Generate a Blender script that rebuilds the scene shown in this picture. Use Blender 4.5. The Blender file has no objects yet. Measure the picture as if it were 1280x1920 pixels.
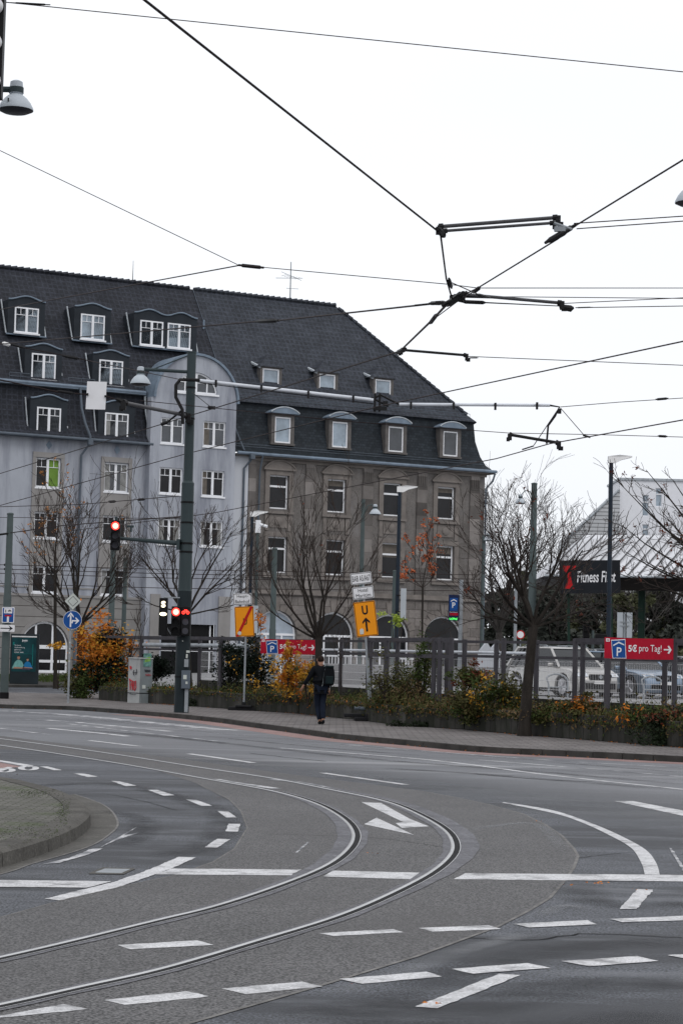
import bpy, bmesh, math, random
from mathutils import Vector, Matrix
R=math.radians
random.seed(7)
sc=bpy.context.scene; COL=sc.collection
# ---------------------------------------------------------------- camera
FOC=4000.; CH=1.85
cam_d=bpy.data.cameras.new('camera'); cam=bpy.data.objects.new('camera',cam_d); COL.objects.link(cam)
cam_d.sensor_fit='VERTICAL'; cam_d.sensor_height=36; cam_d.sensor_width=24; cam_d.lens=36*FOC/1920
cam_d.clip_start=.1; cam_d.clip_end=5000
CM=Matrix.Rotation(math.pi/2+math.atan(270/FOC),3,'X')@Matrix.Rotation(R(1.4),3,'Z')
cam.matrix_world=Matrix.Translation((0,0,CH))@CM.to_4x4()
sc.camera=cam
CP=Vector((0,0,CH))
# ---------------------------------------------------------------- sky and light (overcast)
SUN_EL,SUN_ROT=R(50),R(150)
w=bpy.data.worlds.new('World'); sc.world=w; w.use_nodes=True
nt=w.node_tree; nt.nodes.clear()
o=nt.nodes.new('ShaderNodeOutputWorld'); bg=nt.nodes.new('ShaderNodeBackground'); bg.inputs[1].default_value=.101
sky=nt.nodes.new('ShaderNodeTexSky'); sky.sky_type='NISHITA'; sky.sun_disc=False
sky.sun_elevation=SUN_EL; sky.sun_rotation=SUN_ROT; sky.dust_density=5; sky.air_density=1.5
mx=nt.nodes.new('ShaderNodeMix'); mx.data_type='RGBA'; mx.inputs[0].default_value=.93
tcw=nt.nodes.new('ShaderNodeTexCoord'); spw=nt.nodes.new('ShaderNodeSeparateXYZ'); rpw=nt.nodes.new('ShaderNodeValToRGB')
nt.links.new(tcw.outputs['Generated'],spw.inputs[0]); nt.links.new(spw.outputs[2],rpw.inputs[0])
nsw=nt.nodes.new('ShaderNodeTexNoise'); nsw.inputs['Scale'].default_value=1.6; nsw.inputs['Detail'].default_value=3
mpw=nt.nodes.new('ShaderNodeMapping'); mpw.inputs['Scale'].default_value=(1,1,3)
nt.links.new(tcw.outputs['Generated'],mpw.inputs[0]); nt.links.new(mpw.outputs[0],nsw.inputs['Vector'])
mmw=nt.nodes.new('ShaderNodeMix'); mmw.data_type='RGBA'; mmw.blend_type='MULTIPLY'; mmw.inputs[0].default_value=1
rnw=nt.nodes.new('ShaderNodeValToRGB'); rnw.color_ramp.elements[0].position=.3; rnw.color_ramp.elements[0].color=(.93,.94,.96,1); rnw.color_ramp.elements[1].position=.7; rnw.color_ramp.elements[1].color=(1.04,1.04,1.04,1)
e=rpw.color_ramp.elements; e[0].position=0; e[0].color=(9.6,9.9,10.4,1); e[1].position=.6; e[1].color=(11.5,11.6,11.9,1)
nt.links.new(rpw.outputs[0],mmw.inputs[6]); nt.links.new(nsw.outputs[0],rnw.inputs[0]); nt.links.new(rnw.outputs[0],mmw.inputs[7])
nt.links.new(sky.outputs[0],mx.inputs[6]); nt.links.new(mmw.outputs[2],mx.inputs[7])
nt.links.new(mx.outputs[2],bg.inputs[0]); nt.links.new(bg.outputs[0],o.inputs[0])
sl=bpy.data.lights.new('sun','SUN'); sl.energy=.5; sl.angle=R(20); sl.color=(1,.97,.93)
so=bpy.data.objects.new('sun',sl); COL.objects.link(so)
sd=Vector((math.sin(SUN_ROT)*math.cos(SUN_EL),math.cos(SUN_ROT)*math.cos(SUN_EL),math.sin(SUN_EL)))
so.rotation_euler=sd.to_track_quat('Z','Y').to_euler()
sc.view_settings.view_transform='Standard'; sc.view_settings.look='None'; sc.view_settings.exposure=0; sc.view_settings.gamma=1
sc.render.resolution_x=682; sc.render.resolution_y=1024
# ---------------------------------------------------------------- measuring helpers (photo -> metres)
def ray(x,y): return CM@Vector(((x-640)/FOC,-(y-960)/FOC,-1))
def G(x,y,z=0.):
    d=ray(x,y); return CP+d*((z-CH)/d.z)
def AY(x,y,Y):
    d=ray(x,y); return CP+d*(Y/d.y)
def proj(p):
    q=CM.transposed()@(Vector(p)-CP); return 640+FOC*q.x/-q.z, 960-FOC*q.y/-q.z
# ---------------------------------------------------------------- materials
MATS={}
def mat(name,col,rough=.6,metal=0,var=.2,scale=2.,bump=0,bscale=30,spec=.12,emis=0,stretch=(1,1,1),fine=0,fscale=40,detail=5):
    if name in MATS: return MATS[name]
    m=bpy.data.materials.new(name); m.use_nodes=True; t=m.node_tree; b=t.nodes['Principled BSDF']
    b.inputs['Roughness'].default_value=rough; b.inputs['Metallic'].default_value=metal
    b.inputs['Specular IOR Level'].default_value=spec
    tc=t.nodes.new('ShaderNodeTexCoord'); mp=t.nodes.new('ShaderNodeMapping'); mp.inputs['Scale'].default_value=stretch
    t.links.new(tc.outputs['Object'],mp.inputs[0])
    n=t.nodes.new('ShaderNodeTexNoise'); n.inputs['Scale'].default_value=scale; n.inputs['Detail'].default_value=detail; n.inputs['Roughness'].default_value=.62
    t.links.new(mp.outputs[0],n.inputs['Vector'])
    r=t.nodes.new('ShaderNodeValToRGB'); r.color_ramp.elements[0].position=.3; r.color_ramp.elements[1].position=.7
    r.color_ramp.elements[0].color=tuple(c*(1-var) for c in col)+(1,); r.color_ramp.elements[1].color=tuple(min(1,c*(1+var)) for c in col)+(1,)
    t.links.new(n.outputs[0],r.inputs[0]); out=r.outputs[0]
    if fine:
        n3=t.nodes.new('ShaderNodeTexNoise'); n3.inputs['Scale'].default_value=fscale; n3.inputs['Detail'].default_value=2
        t.links.new(tc.outputs['Object'],n3.inputs['Vector'])
        r3=t.nodes.new('ShaderNodeValToRGB'); r3.color_ramp.elements[0].position=.36; r3.color_ramp.elements[1].position=.64
        r3.color_ramp.elements[0].color=(1-fine,)*3+(1,); r3.color_ramp.elements[1].color=(1+fine,)*3+(1,)
        t.links.new(n3.outputs[0],r3.inputs[0])
        x=t.nodes.new('ShaderNodeMix'); x.data_type='RGBA'; x.blend_type='MULTIPLY'; x.inputs[0].default_value=1
        t.links.new(out,x.inputs[6]); t.links.new(r3.outputs[0],x.inputs[7]); out=x.outputs[2]
    t.links.new(out,b.inputs['Base Color'])
    if bump:
        n2=t.nodes.new('ShaderNodeTexNoise'); n2.inputs['Scale'].default_value=bscale; n2.inputs['Detail'].default_value=3
        t.links.new(tc.outputs['Object'],n2.inputs['Vector'])
        bp=t.nodes.new('ShaderNodeBump'); bp.inputs['Strength'].default_value=bump; bp.inputs['Distance'].default_value=.02
        t.links.new(n2.outputs[0],bp.inputs['Height']); t.links.new(bp.outputs[0],b.inputs['Normal'])
    if emis:
        b.inputs['Emission Color'].default_value=col+(1,); b.inputs['Emission Strength'].default_value=emis
    MATS[name]=m
    return m
def add_bricks(m,w,h,mortar,mcol,axes=('x','z'),amount=1,offset=.5,bump=.3):
    """cut courses/joints into a material: axes picks which object axes carry the pattern"""
    t=m.node_tree; b=t.nodes['Principled BSDF']
    tc=[n for n in t.nodes if n.type=='TEX_COORD'][0]
    sp=t.nodes.new('ShaderNodeSeparateXYZ'); cb=t.nodes.new('ShaderNodeCombineXYZ'); t.links.new(tc.outputs['Object'],sp.inputs[0])
    ix={'x':0,'y':1,'z':2}
    t.links.new(sp.outputs[ix[axes[0]]],cb.inputs[0]); t.links.new(sp.outputs[ix[axes[1]]],cb.inputs[1])
    br=t.nodes.new('ShaderNodeTexBrick'); br.inputs['Scale'].default_value=1; br.inputs['Mortar Size'].default_value=mortar
    br.inputs['Brick Width'].default_value=w; br.inputs['Row Height'].default_value=h; br.offset=offset; br.inputs['Mortar Smooth'].default_value=.1
    br.inputs['Color1'].default_value=(1-.16*amount,)*3+(1,); br.inputs['Color2'].default_value=(1.+.12*amount,)*3+(1,); br.inputs['Mortar'].default_value=mcol+(1,)
    t.links.new(cb.outputs[0],br.inputs['Vector'])
    old=b.inputs['Base Color'].links[0].from_socket
    x=t.nodes.new('ShaderNodeMix'); x.data_type='RGBA'; x.blend_type='MULTIPLY'; x.inputs[0].default_value=1
    t.links.new(old,x.inputs[6]); t.links.new(br.outputs[0],x.inputs[7]); t.links.new(x.outputs[2],b.inputs['Base Color'])
    if bump:
        bp=t.nodes.new('ShaderNodeBump'); bp.inputs['Strength'].default_value=bump; bp.inputs['Distance'].default_value=.03; bp.invert=True
        t.links.new(br.outputs['Fac'],bp.inputs['Height'])
        if b.inputs['Normal'].links: t.links.new(b.inputs['Normal'].links[0].from_socket,bp.inputs['Normal'])
        t.links.new(bp.outputs[0],b.inputs['Normal'])
    return m
def add_stains(m,col,scale,stretch,lo=.55,hi=.75,amt=.6):
    t=m.node_tree; b=t.nodes['Principled BSDF']; tc=[n for n in t.nodes if n.type=='TEX_COORD'][0]
    mp=t.nodes.new('ShaderNodeMapping'); mp.inputs['Scale'].default_value=stretch; mp.inputs['Location'].default_value=(3.1,7.7,1.3)
    t.links.new(tc.outputs['Object'],mp.inputs[0])
    n=t.nodes.new('ShaderNodeTexNoise'); n.inputs['Scale'].default_value=scale; n.inputs['Detail'].default_value=6; n.inputs['Roughness'].default_value=.65
    t.links.new(mp.outputs[0],n.inputs['Vector'])
    r=t.nodes.new('ShaderNodeMapRange'); r.inputs[1].default_value=lo; r.inputs[2].default_value=hi; r.inputs[4].default_value=amt
    t.links.new(n.outputs[0],r.inputs[0])
    old=b.inputs['Base Color'].links[0].from_socket
    x=t.nodes.new('ShaderNodeMix'); x.data_type='RGBA'; t.links.new(r.outputs[0],x.inputs[0])
    t.links.new(old,x.inputs[6]); x.inputs[7].default_value=col+(1,); t.links.new(x.outputs[2],b.inputs['Base Color'])
    return m
def plain(name,col,rough=.5,**k): return mat(name,col,rough,var=k.pop('var',.08),**k)
M={}
M['asphalt_dark']=add_stains(add_stains(mat('asphalt dark',(.062,.067,.079),.62,spec=.35,var=.28,scale=.5,stretch=(.45,1.3,1),fine=1.0,fscale=58,bump=.5,bscale=90),(.020,.022,.028),.5,(.45,1.5,1),.46,.58,.9),(.13,.137,.152),.8,(.5,1.6,1),.54,.68,.7)
M['asphalt_far']=add_stains(add_stains(mat('asphalt worn',(.098,.102,.113),.55,spec=.4,var=.25,scale=.4,stretch=(.3,1.6,1),fine=.35,fscale=50),(.055,.058,.07),.35,(.12,1.1,1),.5,.66,.75),(.33,.33,.34),.5,(.10,1.6,1),.54,.72,.6)  # worn asphalt; the pale streak layer paints sheen into the colour
t_=M['asphalt_far'].node_tree; a_=t_.nodes.new('ShaderNodeAttribute'); a_.attribute_name='fade'; t_.links.new(a_.outputs['Fac'],t_.nodes['Principled BSDF'].inputs['Alpha'])
M['trackbed']=add_stains(mat('track bed asphalt',(.070,.068,.069),.62,spec=.35,var=.16,scale=.6,fine=.95,fscale=58,bump=.4,bscale=90),(.05,.047,.047),.45,(1,.5,1),.48,.72,.7)
M['ground']=mat('far ground',(.12,.125,.12),.9,var=.3,scale=.1)
M['seam']=mat('joint sealant',(.15,.145,.14),.7,var=.4,scale=6)
M['paint']=add_stains(mat('road paint',(.52,.52,.53),.6,var=.12,scale=3,fine=.22,fscale=70),(.17,.17,.175),4,(1,1,1),.5,.66,.85)
M['paint_worn']=add_stains(mat('worn road paint',(.5,.5,.51),.6,var=.2,scale=2,fine=.3,fscale=60),(.13,.135,.15),2.6,(1,1,1),.40,.56,.95)
M['bike_red']=add_stains(mat('bike lane coating',(.25,.165,.155),.75,var=.2,scale=1.2,fine=.2),(.16,.13,.13),1.4,(.3,1.4,1),.5,.7,.7)
M['rail']=mat('polished rail',(.55,.55,.55),.33,metal=.95,var=.1,scale=2)
M['rail_dark']=mat('rail groove',(.012,.012,.013),.8,var=.3)
M['rail_flank']=add_stains(mat('rail grout',(.13,.13,.142),.7,var=.25,scale=2.5,fine=.25),(.07,.07,.078),3,(1,1,1),.5,.7,.6)
M['paver']=add_stains(add_bricks(mat('island pavers',(.125,.122,.112),.85,var=.25,scale=1.3,fine=.25),.2,.1,.012,(.5,.52,.42),('x','y'),1,.5,.4),(.05,.075,.02),1.0,(1,1,1),.56,.66,.55)
M['walk']=add_stains(add_bricks(mat('pavement slabs',(.155,.143,.14),.85,var=.22,scale=.8,fine=.15),.35,.35,.02,(.6,.6,.6),('x','y'),1,.5,.3),(.09,.085,.08),.5,(1,1,1),.52,.7,.5)
M['kerb']=mat('kerb stone',(.085,.081,.074),.85,var=.3,scale=3,fine=.2,bump=.3)
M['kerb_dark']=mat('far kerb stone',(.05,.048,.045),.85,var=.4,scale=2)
M['gutter']=add_stains(mat('gutter concrete',(.098,.094,.087),.85,var=.2,scale=2,fine=.2),(.06,.06,.055),2,(1,1,1),.5,.7,.6)
M['deck']=add_stains(mat('parking paving',(.22,.22,.225),.85,var=.15,scale=.7),(.15,.15,.155),.4,(.3,2,1),.5,.65,.7)
M['soil']=mat('soil',(.05,.04,.03),.95,var=.5,scale=4)
M['planter']=add_stains(add_bricks(mat('planter concrete',(.052,.05,.045),.9,var=.3,scale=2,stretch=(1,1,.4)),.27,9,.012,(.45,.45,.45),('x','z'),2.2,0,.5),(.022,.025,.018),1.4,(1,1,.35),.45,.6,.85)
M['lilac']=add_stains(add_stains(mat('lilac render',(.37,.39,.435),.9,var=.08,scale=.5),(.165,.175,.215),.6,(1.8,1,.22),.42,.66,.8),(.40,.405,.44),1.1,(1.5,1,.12),.56,.75,.5)
M['beige']=add_stains(mat('beige render',(.27,.26,.255),.9,var=.1,scale=.8),(.19,.18,.17),.7,(1,1,.2),.5,.7,.5)
M['white_wall']=mat('white render',(.5,.52,.56),.85,var=.06,scale=.8,stretch=(1,1,.2))
M['rustic']=add_bricks(mat('banded ground floor render',(.24,.232,.225),.9,var=.12,scale=1.2),40,.62,.02,(.35,.33,.32),('x','z'),.2,0,.6)
M['stone']=add_stains(add_stains(mat('weathered brown stone render',(.148,.137,.13),.92,var=.2,scale=1.3,fine=.12,fscale=9),(.205,.198,.2),1.1,(1,1,.5),.52,.7,.6),(.075,.066,.06),.8,(1,1,.3),.53,.72,.6)
M['stone_blocks']=add_bricks(mat('sandstone blocks',(.185,.168,.158),.9,var=.2,scale=1.5,fine=.1,fscale=9),.95,.55,.014,(.35,.33,.32),('x','z'),1.2,.5,.5)
M['trim_stone']=mat('sandstone trim',(.18,.162,.15),.9,var=.22,scale=1.6)
M['pilaster']=add_bricks(mat('pilaster stone',(.17,.156,.148),.9,var=.2,scale=1.2),9,.85,.01,(.6,.58,.55),('x','z'),3.6,0,.2)
M['tiles']=add_bricks(mat('dark roof tiles',(.021,.023,.029),.6,var=.3,scale=1.2,fine=.2,fscale=6),.33,.31,.045,(1.45,1.45,1.5),('x','z'),.5,.0,.5)
M['tiles2']=add_bricks(mat('grey roof tiles',(.031,.035,.043),.6,var=.25,scale=1.2,fine=.2,fscale=6),.33,.31,.045,(1.4,1.4,1.45),('x','z'),.5,.0,.5)
M['tiles_end']=add_bricks(mat('grey roof tiles hip end',(.031,.035,.043),.6,var=.25,scale=1.2),.33,.31,.045,(1.4,1.4,1.45),('y','z'),.5,.0,.5)
M['dormer_wood']=mat('dormer grey wood',(.12,.112,.108),.85,var=.2,scale=3)
M['slate']=mat('dormer slate',(.026,.031,.038),.6,var=.18,scale=2)
M['slate2']=add_bricks(mat('mansard slates',(.025,.031,.038),.55,var=.2,scale=1.6),.25,.17,.012,(.55,.55,.55),('x','z'),1.6,.5,.5)
M['zinc']=mat('zinc flashing',(.17,.215,.27),.45,var=.2,scale=2)
M['lead']=mat('pale lead',(.38,.41,.44),.5,var=.25,scale=3)
M['pipe']=mat('downpipe',(.10,.12,.145),.5,var=.15)
M['white']=mat('white window paint',(.78,.79,.82),.5,var=.04)
M['glass']=mat('dark window glass',(.012,.012,.014),.06,var=.6,scale=.5,spec=.25)
M['glass_sky']=mat('painted sky reflection glass',(.27,.33,.39),.1,var=.35,scale=.9,spec=.6)  # pale blue-grey base colour imitates the sky reflected in the panes
M['glass_mid']=mat('grey blind glass',(.05,.056,.066),.1,var=.4,scale=.9,spec=.6)
M['green_blind']=mat('green blind',(.15,.26,.05),.7,var=.15)
M['frost']=mat('pale blue film glass',(.34,.39,.45),.3,var=.12)
M['mast']=mat('mast paint',(.038,.052,.056),.5,var=.15,scale=1.2,stretch=(1,1,.3))
M['mast_low']=mat('mast paint lower',(.018,.025,.029),.5,var=.2,scale=1.2)
M['mast_far']=mat('galvanised green pole',(.072,.092,.093),.6,var=.15)
M['navy']=mat('dark blue lamp pole',(.018,.026,.038),.45,var=.15)
M['black']=mat('black housing',(.008,.008,.009),.5,var=.2)
M['iron']=mat('black fittings',(.015,.015,.016),.55,var=.3)
M['wire']=mat('copper wire',(.022,.014,.014),.6,var=.2)
M['grey_tube']=mat('grey insulating rod',(.07,.07,.075),.4,var=.15)
M['white_tube']=mat('white tube',(.6,.63,.68),.4,var=.1)
M['galv']=mat('galvanised steel',(.26,.28,.3),.5,var=.2,scale=3)
M['lamp']=mat('lamp housing',(.42,.46,.5),.4,var=.1)
M['lamp_dark']=mat('lamp underside',(.05,.05,.06),.3,var=.2)
M['led']=mat('led head',(.7,.7,.7),.4,var=.05)
M['postgrey']=mat('weathered grey post',(.065,.062,.07),.85,var=.25,scale=3,stretch=(1,1,.3))
M['mesh']=mat('white mesh wire',(.68,.68,.7),.5,var=.05)
M['sign_white']=mat('sign white',(.72,.72,.74),.5,var=.05)
M['sign_black']=mat('sign black',(.012,.012,.014),.5)
M['sign_yellow']=mat('sign orange yellow',(.78,.28,.012),.45,var=.06)
M['sign_red']=mat('sign red',(.42,.012,.015),.5,var=.1)
M['banner_red']=mat('banner red',(.36,.008,.025),.55,var=.12,scale=4)
M['sign_blue']=mat('sign blue',(.012,.07,.26),.45,var=.08)
M['sign_dblue']=mat('sign dark blue',(.01,.018,.06),.45)
M['sign_pale']=mat('faded sign face',(.5,.53,.5),.5,var=.08)
M['sign_back']=mat('sign back',(.4,.43,.46),.5,var=.08)
M['board']=mat('black board',(.012,.014,.018),.45,var=.2)
M['bark']=mat('dark bark',(.028,.024,.021),.9,var=.4,scale=8,stretch=(1,1,.3),bump=.6,bscale=20)
M['twig']=mat('twig bark',(.04,.031,.027),.9,var=.3)
M['bark_far']=mat('grey bark',(.055,.05,.047),.9,var=.3)
def leafm(n,c,v=.35): return mat(n,c,.65,var=v,scale=2.2,detail=3,spec=.1)
M['lf_orange']=leafm('orange leaves',(.46,.15,.02)); M['lf_yellow']=leafm('yellow leaves',(.46,.24,.03)); M['lf_red']=leafm('coral leaves',(.42,.12,.05))
M['lf_tan']=leafm('tan orange leaves',(.36,.16,.05)); M['lf_brown']=leafm('brown leaves',(.12,.035,.02)); M['lf_dark']=leafm('dark evergreen leaves',(.008,.014,.009)); M['lf_green']=leafm('green leaves',(.042,.062,.016))
M['lf_olive']=leafm('olive leaves',(.07,.068,.024)); M['lf_dry']=leafm('dry grass',(.12,.082,.04)); M['lf_lime']=leafm('lime leaves',(.3,.38,.06)); M['lf_ivy']=leafm('ivy leaves',(.022,.032,.017))
M['lf_far']=leafm('far foliage',(.058,.064,.055)); M['lf_far2']=leafm('far pale foliage',(.085,.09,.05))  # far foliage colour raised slightly to imitate haze
M['carpaint']=mat('silver beige car paint',(.44,.43,.415),.3,metal=.85,var=.04,spec=.6)
M['carblue']=mat('blue grey car paint',(.22,.28,.36),.3,metal=.85,var=.04,spec=.6)
M['cardark']=mat('dark car paint',(.03,.035,.045),.28,var=.04,spec=.6)
M['carglass']=mat('car glass',(.012,.015,.018),.08,var=.2,spec=.4)
M['tyre']=mat('tyre',(.012,.012,.013),.8); M['rim']=mat('alloy rim',(.4,.4,.42),.3,metal=.7)
M['lens']=mat('headlight lens',(.55,.58,.62),.1); M['plate']=mat('number plate',(.6,.6,.6),.4)
M['cloth_black']=mat('black cloth',(.005,.006,.008),.9,var=.3); M['denim']=mat('dark denim',(.009,.013,.024),.9,var=.35,scale=6)
M['skin']=mat('skin',(.36,.2,.14),.6,var=.08); M['hair']=mat('brown hair',(.022,.014,.011),.8,var=.4,scale=20)
M['cabinet']=add_stains(mat('cabinet grey',(.36,.37,.37),.7,var=.12,scale=2),(.2,.2,.2),3,(1,1,.4),.5,.7,.6)
M['cabinet2']=add_stains(mat('cabinet grey green',(.19,.215,.225),.7,var=.15,scale=2),(.12,.13,.13),3,(1,1,.4),.5,.7,.6)
M['rubber']=mat('recycled rubber foot',(.02,.02,.022),.85,var=.3)
M['canopy']=mat('pale metal roof',(.62,.63,.66),.45,var=.05,scale=.5)
M['canopy_seam']=mat('roof seam',(.1,.1,.105),.5); M['fascia']=mat('dark fascia',(.02,.018,.017),.5); M['dgreen']=mat('dark green steel',(.012,.03,.022),.5)
M['farwall']=mat('far white render',(.76,.77,.81),.9,var=.04); M['farstripe']=add_bricks(mat('grey boarding',(.5,.51,.53),.8,var=.08),60,.42,.06,(.45,.45,.45),('x','z'),.3,0,.3)
def glow(n,c,s): return mat(n,c,.4,emis=s,var=.02)
M['red_on']=glow('red lamp lit',(1.,.035,.025),4); M['red_core']=glow('red lamp centre',(1.,.5,.4),2.); M['white_on']=glow('white signal lit',(1.,.86,.6),3)
M['green_on']=glow('green led text',(.1,.9,.15),1.6); M['poster']=mat('poster backlit teal',(.008,.045,.052),.4,var=.5,scale=1.5)
M['curtain']=mat('net curtain',(.24,.24,.235),.8,var=.25,scale=4); M['curtain2']=mat('beige curtain',(.13,.115,.10),.8,var=.25,scale=4)
def film(name,c,amt,scale,stretch):
    m=bpy.data.materials.new(name); m.use_nodes=True; t=m.node_tree; b=t.nodes['Principled BSDF']; b.inputs['Base Color'].default_value=c+(1,); b.inputs['Roughness'].default_value=.6; b.inputs['Specular IOR Level'].default_value=.3
    at=t.nodes.new('ShaderNodeAttribute'); at.attribute_name='fade'; tc=t.nodes.new('ShaderNodeTexCoord'); mp=t.nodes.new('ShaderNodeMapping'); mp.inputs['Scale'].default_value=stretch; n=t.nodes.new('ShaderNodeTexNoise'); n.inputs['Scale'].default_value=scale; n.inputs['Detail'].default_value=6
    t.links.new(tc.outputs['Object'],mp.inputs[0]); t.links.new(mp.outputs[0],n.inputs['Vector']); r=t.nodes.new('ShaderNodeMapRange'); r.inputs[1].default_value=.35; r.inputs[2].default_value=.65; r.inputs[3].default_value=.25; r.inputs[4].default_value=1
    t.links.new(n.outputs[0],r.inputs[0]); a=t.nodes.new('ShaderNodeMath'); a.operation='MULTIPLY'; t.links.new(at.outputs['Fac'],a.inputs[0]); t.links.new(r.outputs[0],a.inputs[1]); d=t.nodes.new('ShaderNodeMath'); d.operation='MULTIPLY'; d.inputs[1].default_value=amt; t.links.new(a.outputs[0],d.inputs[0]); t.links.new(d.outputs[0],b.inputs['Alpha']); return m
M['rubber_film']=film('tyre rubber film',(.012,.013,.017),.5,2.2,(1,1,1)); M['dust_film']=film('pale road dust film',(.22,.225,.24),.5,2.2,(1,1,1))
# ---------------------------------------------------------------- mesh helpers
class MB:
    def __init__(s): s.v=[]; s.f=[]; s.T=None
    def add(s,vs,fs):
        n=len(s.v); s.v+=[tuple(s.T@Vector(p)) if s.T else tuple(p) for p in vs]; s.f+=[tuple(i+n for i in f) for f in fs]
    def box(s,c,d,rz=0,m=None):
        hx,hy,hz=d[0]/2,d[1]/2,d[2]/2; q=Matrix.Rotation(rz,3,'Z') if m is None else m
        vs=[Vector(c)+q@Vector((x,y,z)) for x,y,z in ((-hx,-hy,-hz),(hx,-hy,-hz),(hx,hy,-hz),(-hx,hy,-hz),(-hx,-hy,hz),(hx,-hy,hz),(hx,hy,hz),(-hx,hy,hz))]
        s.add(vs,[(0,3,2,1),(4,5,6,7),(0,1,5,4),(1,2,6,5),(2,3,7,6),(3,0,4,7)]); return s
    def bb(s,x0,x1,y0,y1,z0,z1): return s.box(((x0+x1)/2,(y0+y1)/2,(z0+z1)/2),(abs(x1-x0),abs(y1-y0),abs(z1-z0)))
    def quad(s,*p): s.add(p,[tuple(range(len(p)))]); return s
    def tube(s,pts,r,n=8,cap=True):
        pts=[Vector(p) for p in pts]; k=len(pts); rs=r if isinstance(r,(list,tuple)) else [r]*k
        vs=[];fs=[]; up=None
        for i,p in enumerate(pts):
            t=(pts[min(i+1,k-1)]-pts[max(i-1,0)])
            t=t.normalized() if t.length>1e-9 else Vector((0,0,1))
            if up is None: up=Vector((0,0,1)) if abs(t.z)<.9 else Vector((1,0,0))
            a=t.cross(up)
            if a.length<1e-4: a=t.cross(Vector((0,1,0)))
            a.normalize(); b=a.cross(t); up=b
            for j in range(n):
                g=2*math.pi*j/n; vs.append(p+(a*math.cos(g)+b*math.sin(g))*rs[i])
        for i in range(k-1):
            for j in range(n): fs.append((i*n+j,i*n+(j+1)%n,(i+1)*n+(j+1)%n,(i+1)*n+j))
        if cap: fs.append(tuple(range(n))[::-1]); fs.append(tuple((k-1)*n+j for j in range(n)))
        s.add(vs,fs); return s
    def lathe(s,prof,c=(0,0,0),n=20,axis='Z'):
        vs=[];fs=[];c=Vector(c)
        for (r,z) in prof:
            for j in range(n):
                g=2*math.pi*j/n
                p=(r*math.cos(g),r*math.sin(g),z) if axis=='Z' else ((r*math.cos(g),-z,r*math.sin(g)) if axis=='Y' else (z,r*math.cos(g),r*math.sin(g)))
                vs.append(c+Vector(p))
        k=len(prof)
        for i in range(k-1):
            for j in range(n): fs.append((i*n+j,i*n+(j+1)%n,(i+1)*n+(j+1)%n,(i+1)*n+j))
        fs.append(tuple(range(n))[::-1]); fs.append(tuple((k-1)*n+j for j in range(n)))
        s.add(vs,fs); return s
    def prism(s,poly,vec):
        poly=[Vector(p) for p in poly]; n=len(poly); vec=Vector(vec)
        s.add(poly+[p+vec for p in poly],[tuple(range(n))[::-1],tuple(range(n,2*n))]+[(i,(i+1)%n,n+(i+1)%n,n+i) for i in range(n)]); return s
    def xz(s,poly,y,th): return s.prism([(x,y,z) for x,z in poly],(0,th,0))
    def build(s,name,m,parent=None,smooth=35,fix=True,bevel=0):
        me=bpy.data.meshes.new(name); me.from_pydata(s.v,[],s.f)
        if fix:
            b=bmesh.new(); b.from_mesh(me); bmesh.ops.recalc_face_normals(b,faces=b.faces); b.to_mesh(me); b.free()
        me.materials.append(M[m] if isinstance(m,str) else m)
        if smooth and len(s.f)<60000: me.shade_smooth(); me.set_sharp_from_angle(angle=R(smooth))
        ob=bpy.data.objects.new(name,me); COL.objects.link(ob)
        if parent is not None: ob.parent=parent
        if bevel:
            bv=ob.modifiers.new('bevel','BEVEL'); bv.width=bevel; bv.segments=2; bv.limit_method='ANGLE'
        return ob
def tag(o,label=None,cat=None,group=None,kind=None):
    if label: o['label']=label
    if cat: o['category']=cat
    if group: o['group']=group
    if kind: o['kind']=kind
    return o
def thing(name,label,cat,loc=(0,0,0),rz=0,group=None,tilt=0):
    o=bpy.data.objects.new(name,None); COL.objects.link(o); o.location=loc
    o.rotation_euler=(Matrix.Rotation(rz,4,'Z')@Matrix.Rotation(tilt,4,'Y')).to_euler(); o.empty_display_size=.3
    return tag(o,label,cat,group)
def struct(name,mb,m,label=None,**k): return tag(mb.build(name,m,**k),label,kind='structure')
def local(o,p):
    mt=Matrix.Translation(o.location)@o.rotation_euler.to_matrix().to_4x4(); return mt.inverted()@Vector(p)
def text(parent,s,cx,cz,w=None,h=None,m='sign_black',y=-.01,bold=0,name='lettering',th=.004,rot=0,shear=0):
    c=bpy.data.curves.new('t','FONT'); c.body=s; c.align_x='CENTER'; c.offset=bold; c.shear=shear; c.resolution_u=3; c.space_line=.9
    t=bpy.data.objects.new('t',c); COL.objects.link(t); bpy.context.view_layer.update()
    me=bpy.data.meshes.new_from_object(t.evaluated_get(bpy.context.evaluated_depsgraph_get())); bpy.data.objects.remove(t); bpy.data.curves.remove(c)
    xs=[v.co.x for v in me.vertices]; ys=[v.co.y for v in me.vertices]; x0,x1,y0,y1=min(xs),max(xs),min(ys),max(ys)
    sx=w/(x1-x0) if w else None; sy=h/(y1-y0) if h else None; sx=sx or sy; sy=sy or sx
    cr,sr=math.cos(rot),math.sin(rot)
    for v in me.vertices:
        a=(v.co.x-(x0+x1)/2)*sx; b=(v.co.y-(y0+y1)/2)*sy
        v.co=(cx+a*cr-b*sr,y,cz+a*sr+b*cr)
    me.name=name; me.materials.clear(); me.materials.append(M[m]); o=bpy.data.objects.new(name,me); COL.objects.link(o); o.parent=parent
    return o
def rrect(x0,x1,z0,z1,r,n=4):
    p=[]
    for cx,cz,a in ((x1-r,z1-r,0),(x0+r,z1-r,90),(x0+r,z0+r,180),(x1-r,z0+r,270)):
        for i in range(n+1): g=R(a+90*i/n); p.append((cx+r*math.cos(g),cz+r*math.sin(g)))
    return p
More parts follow.
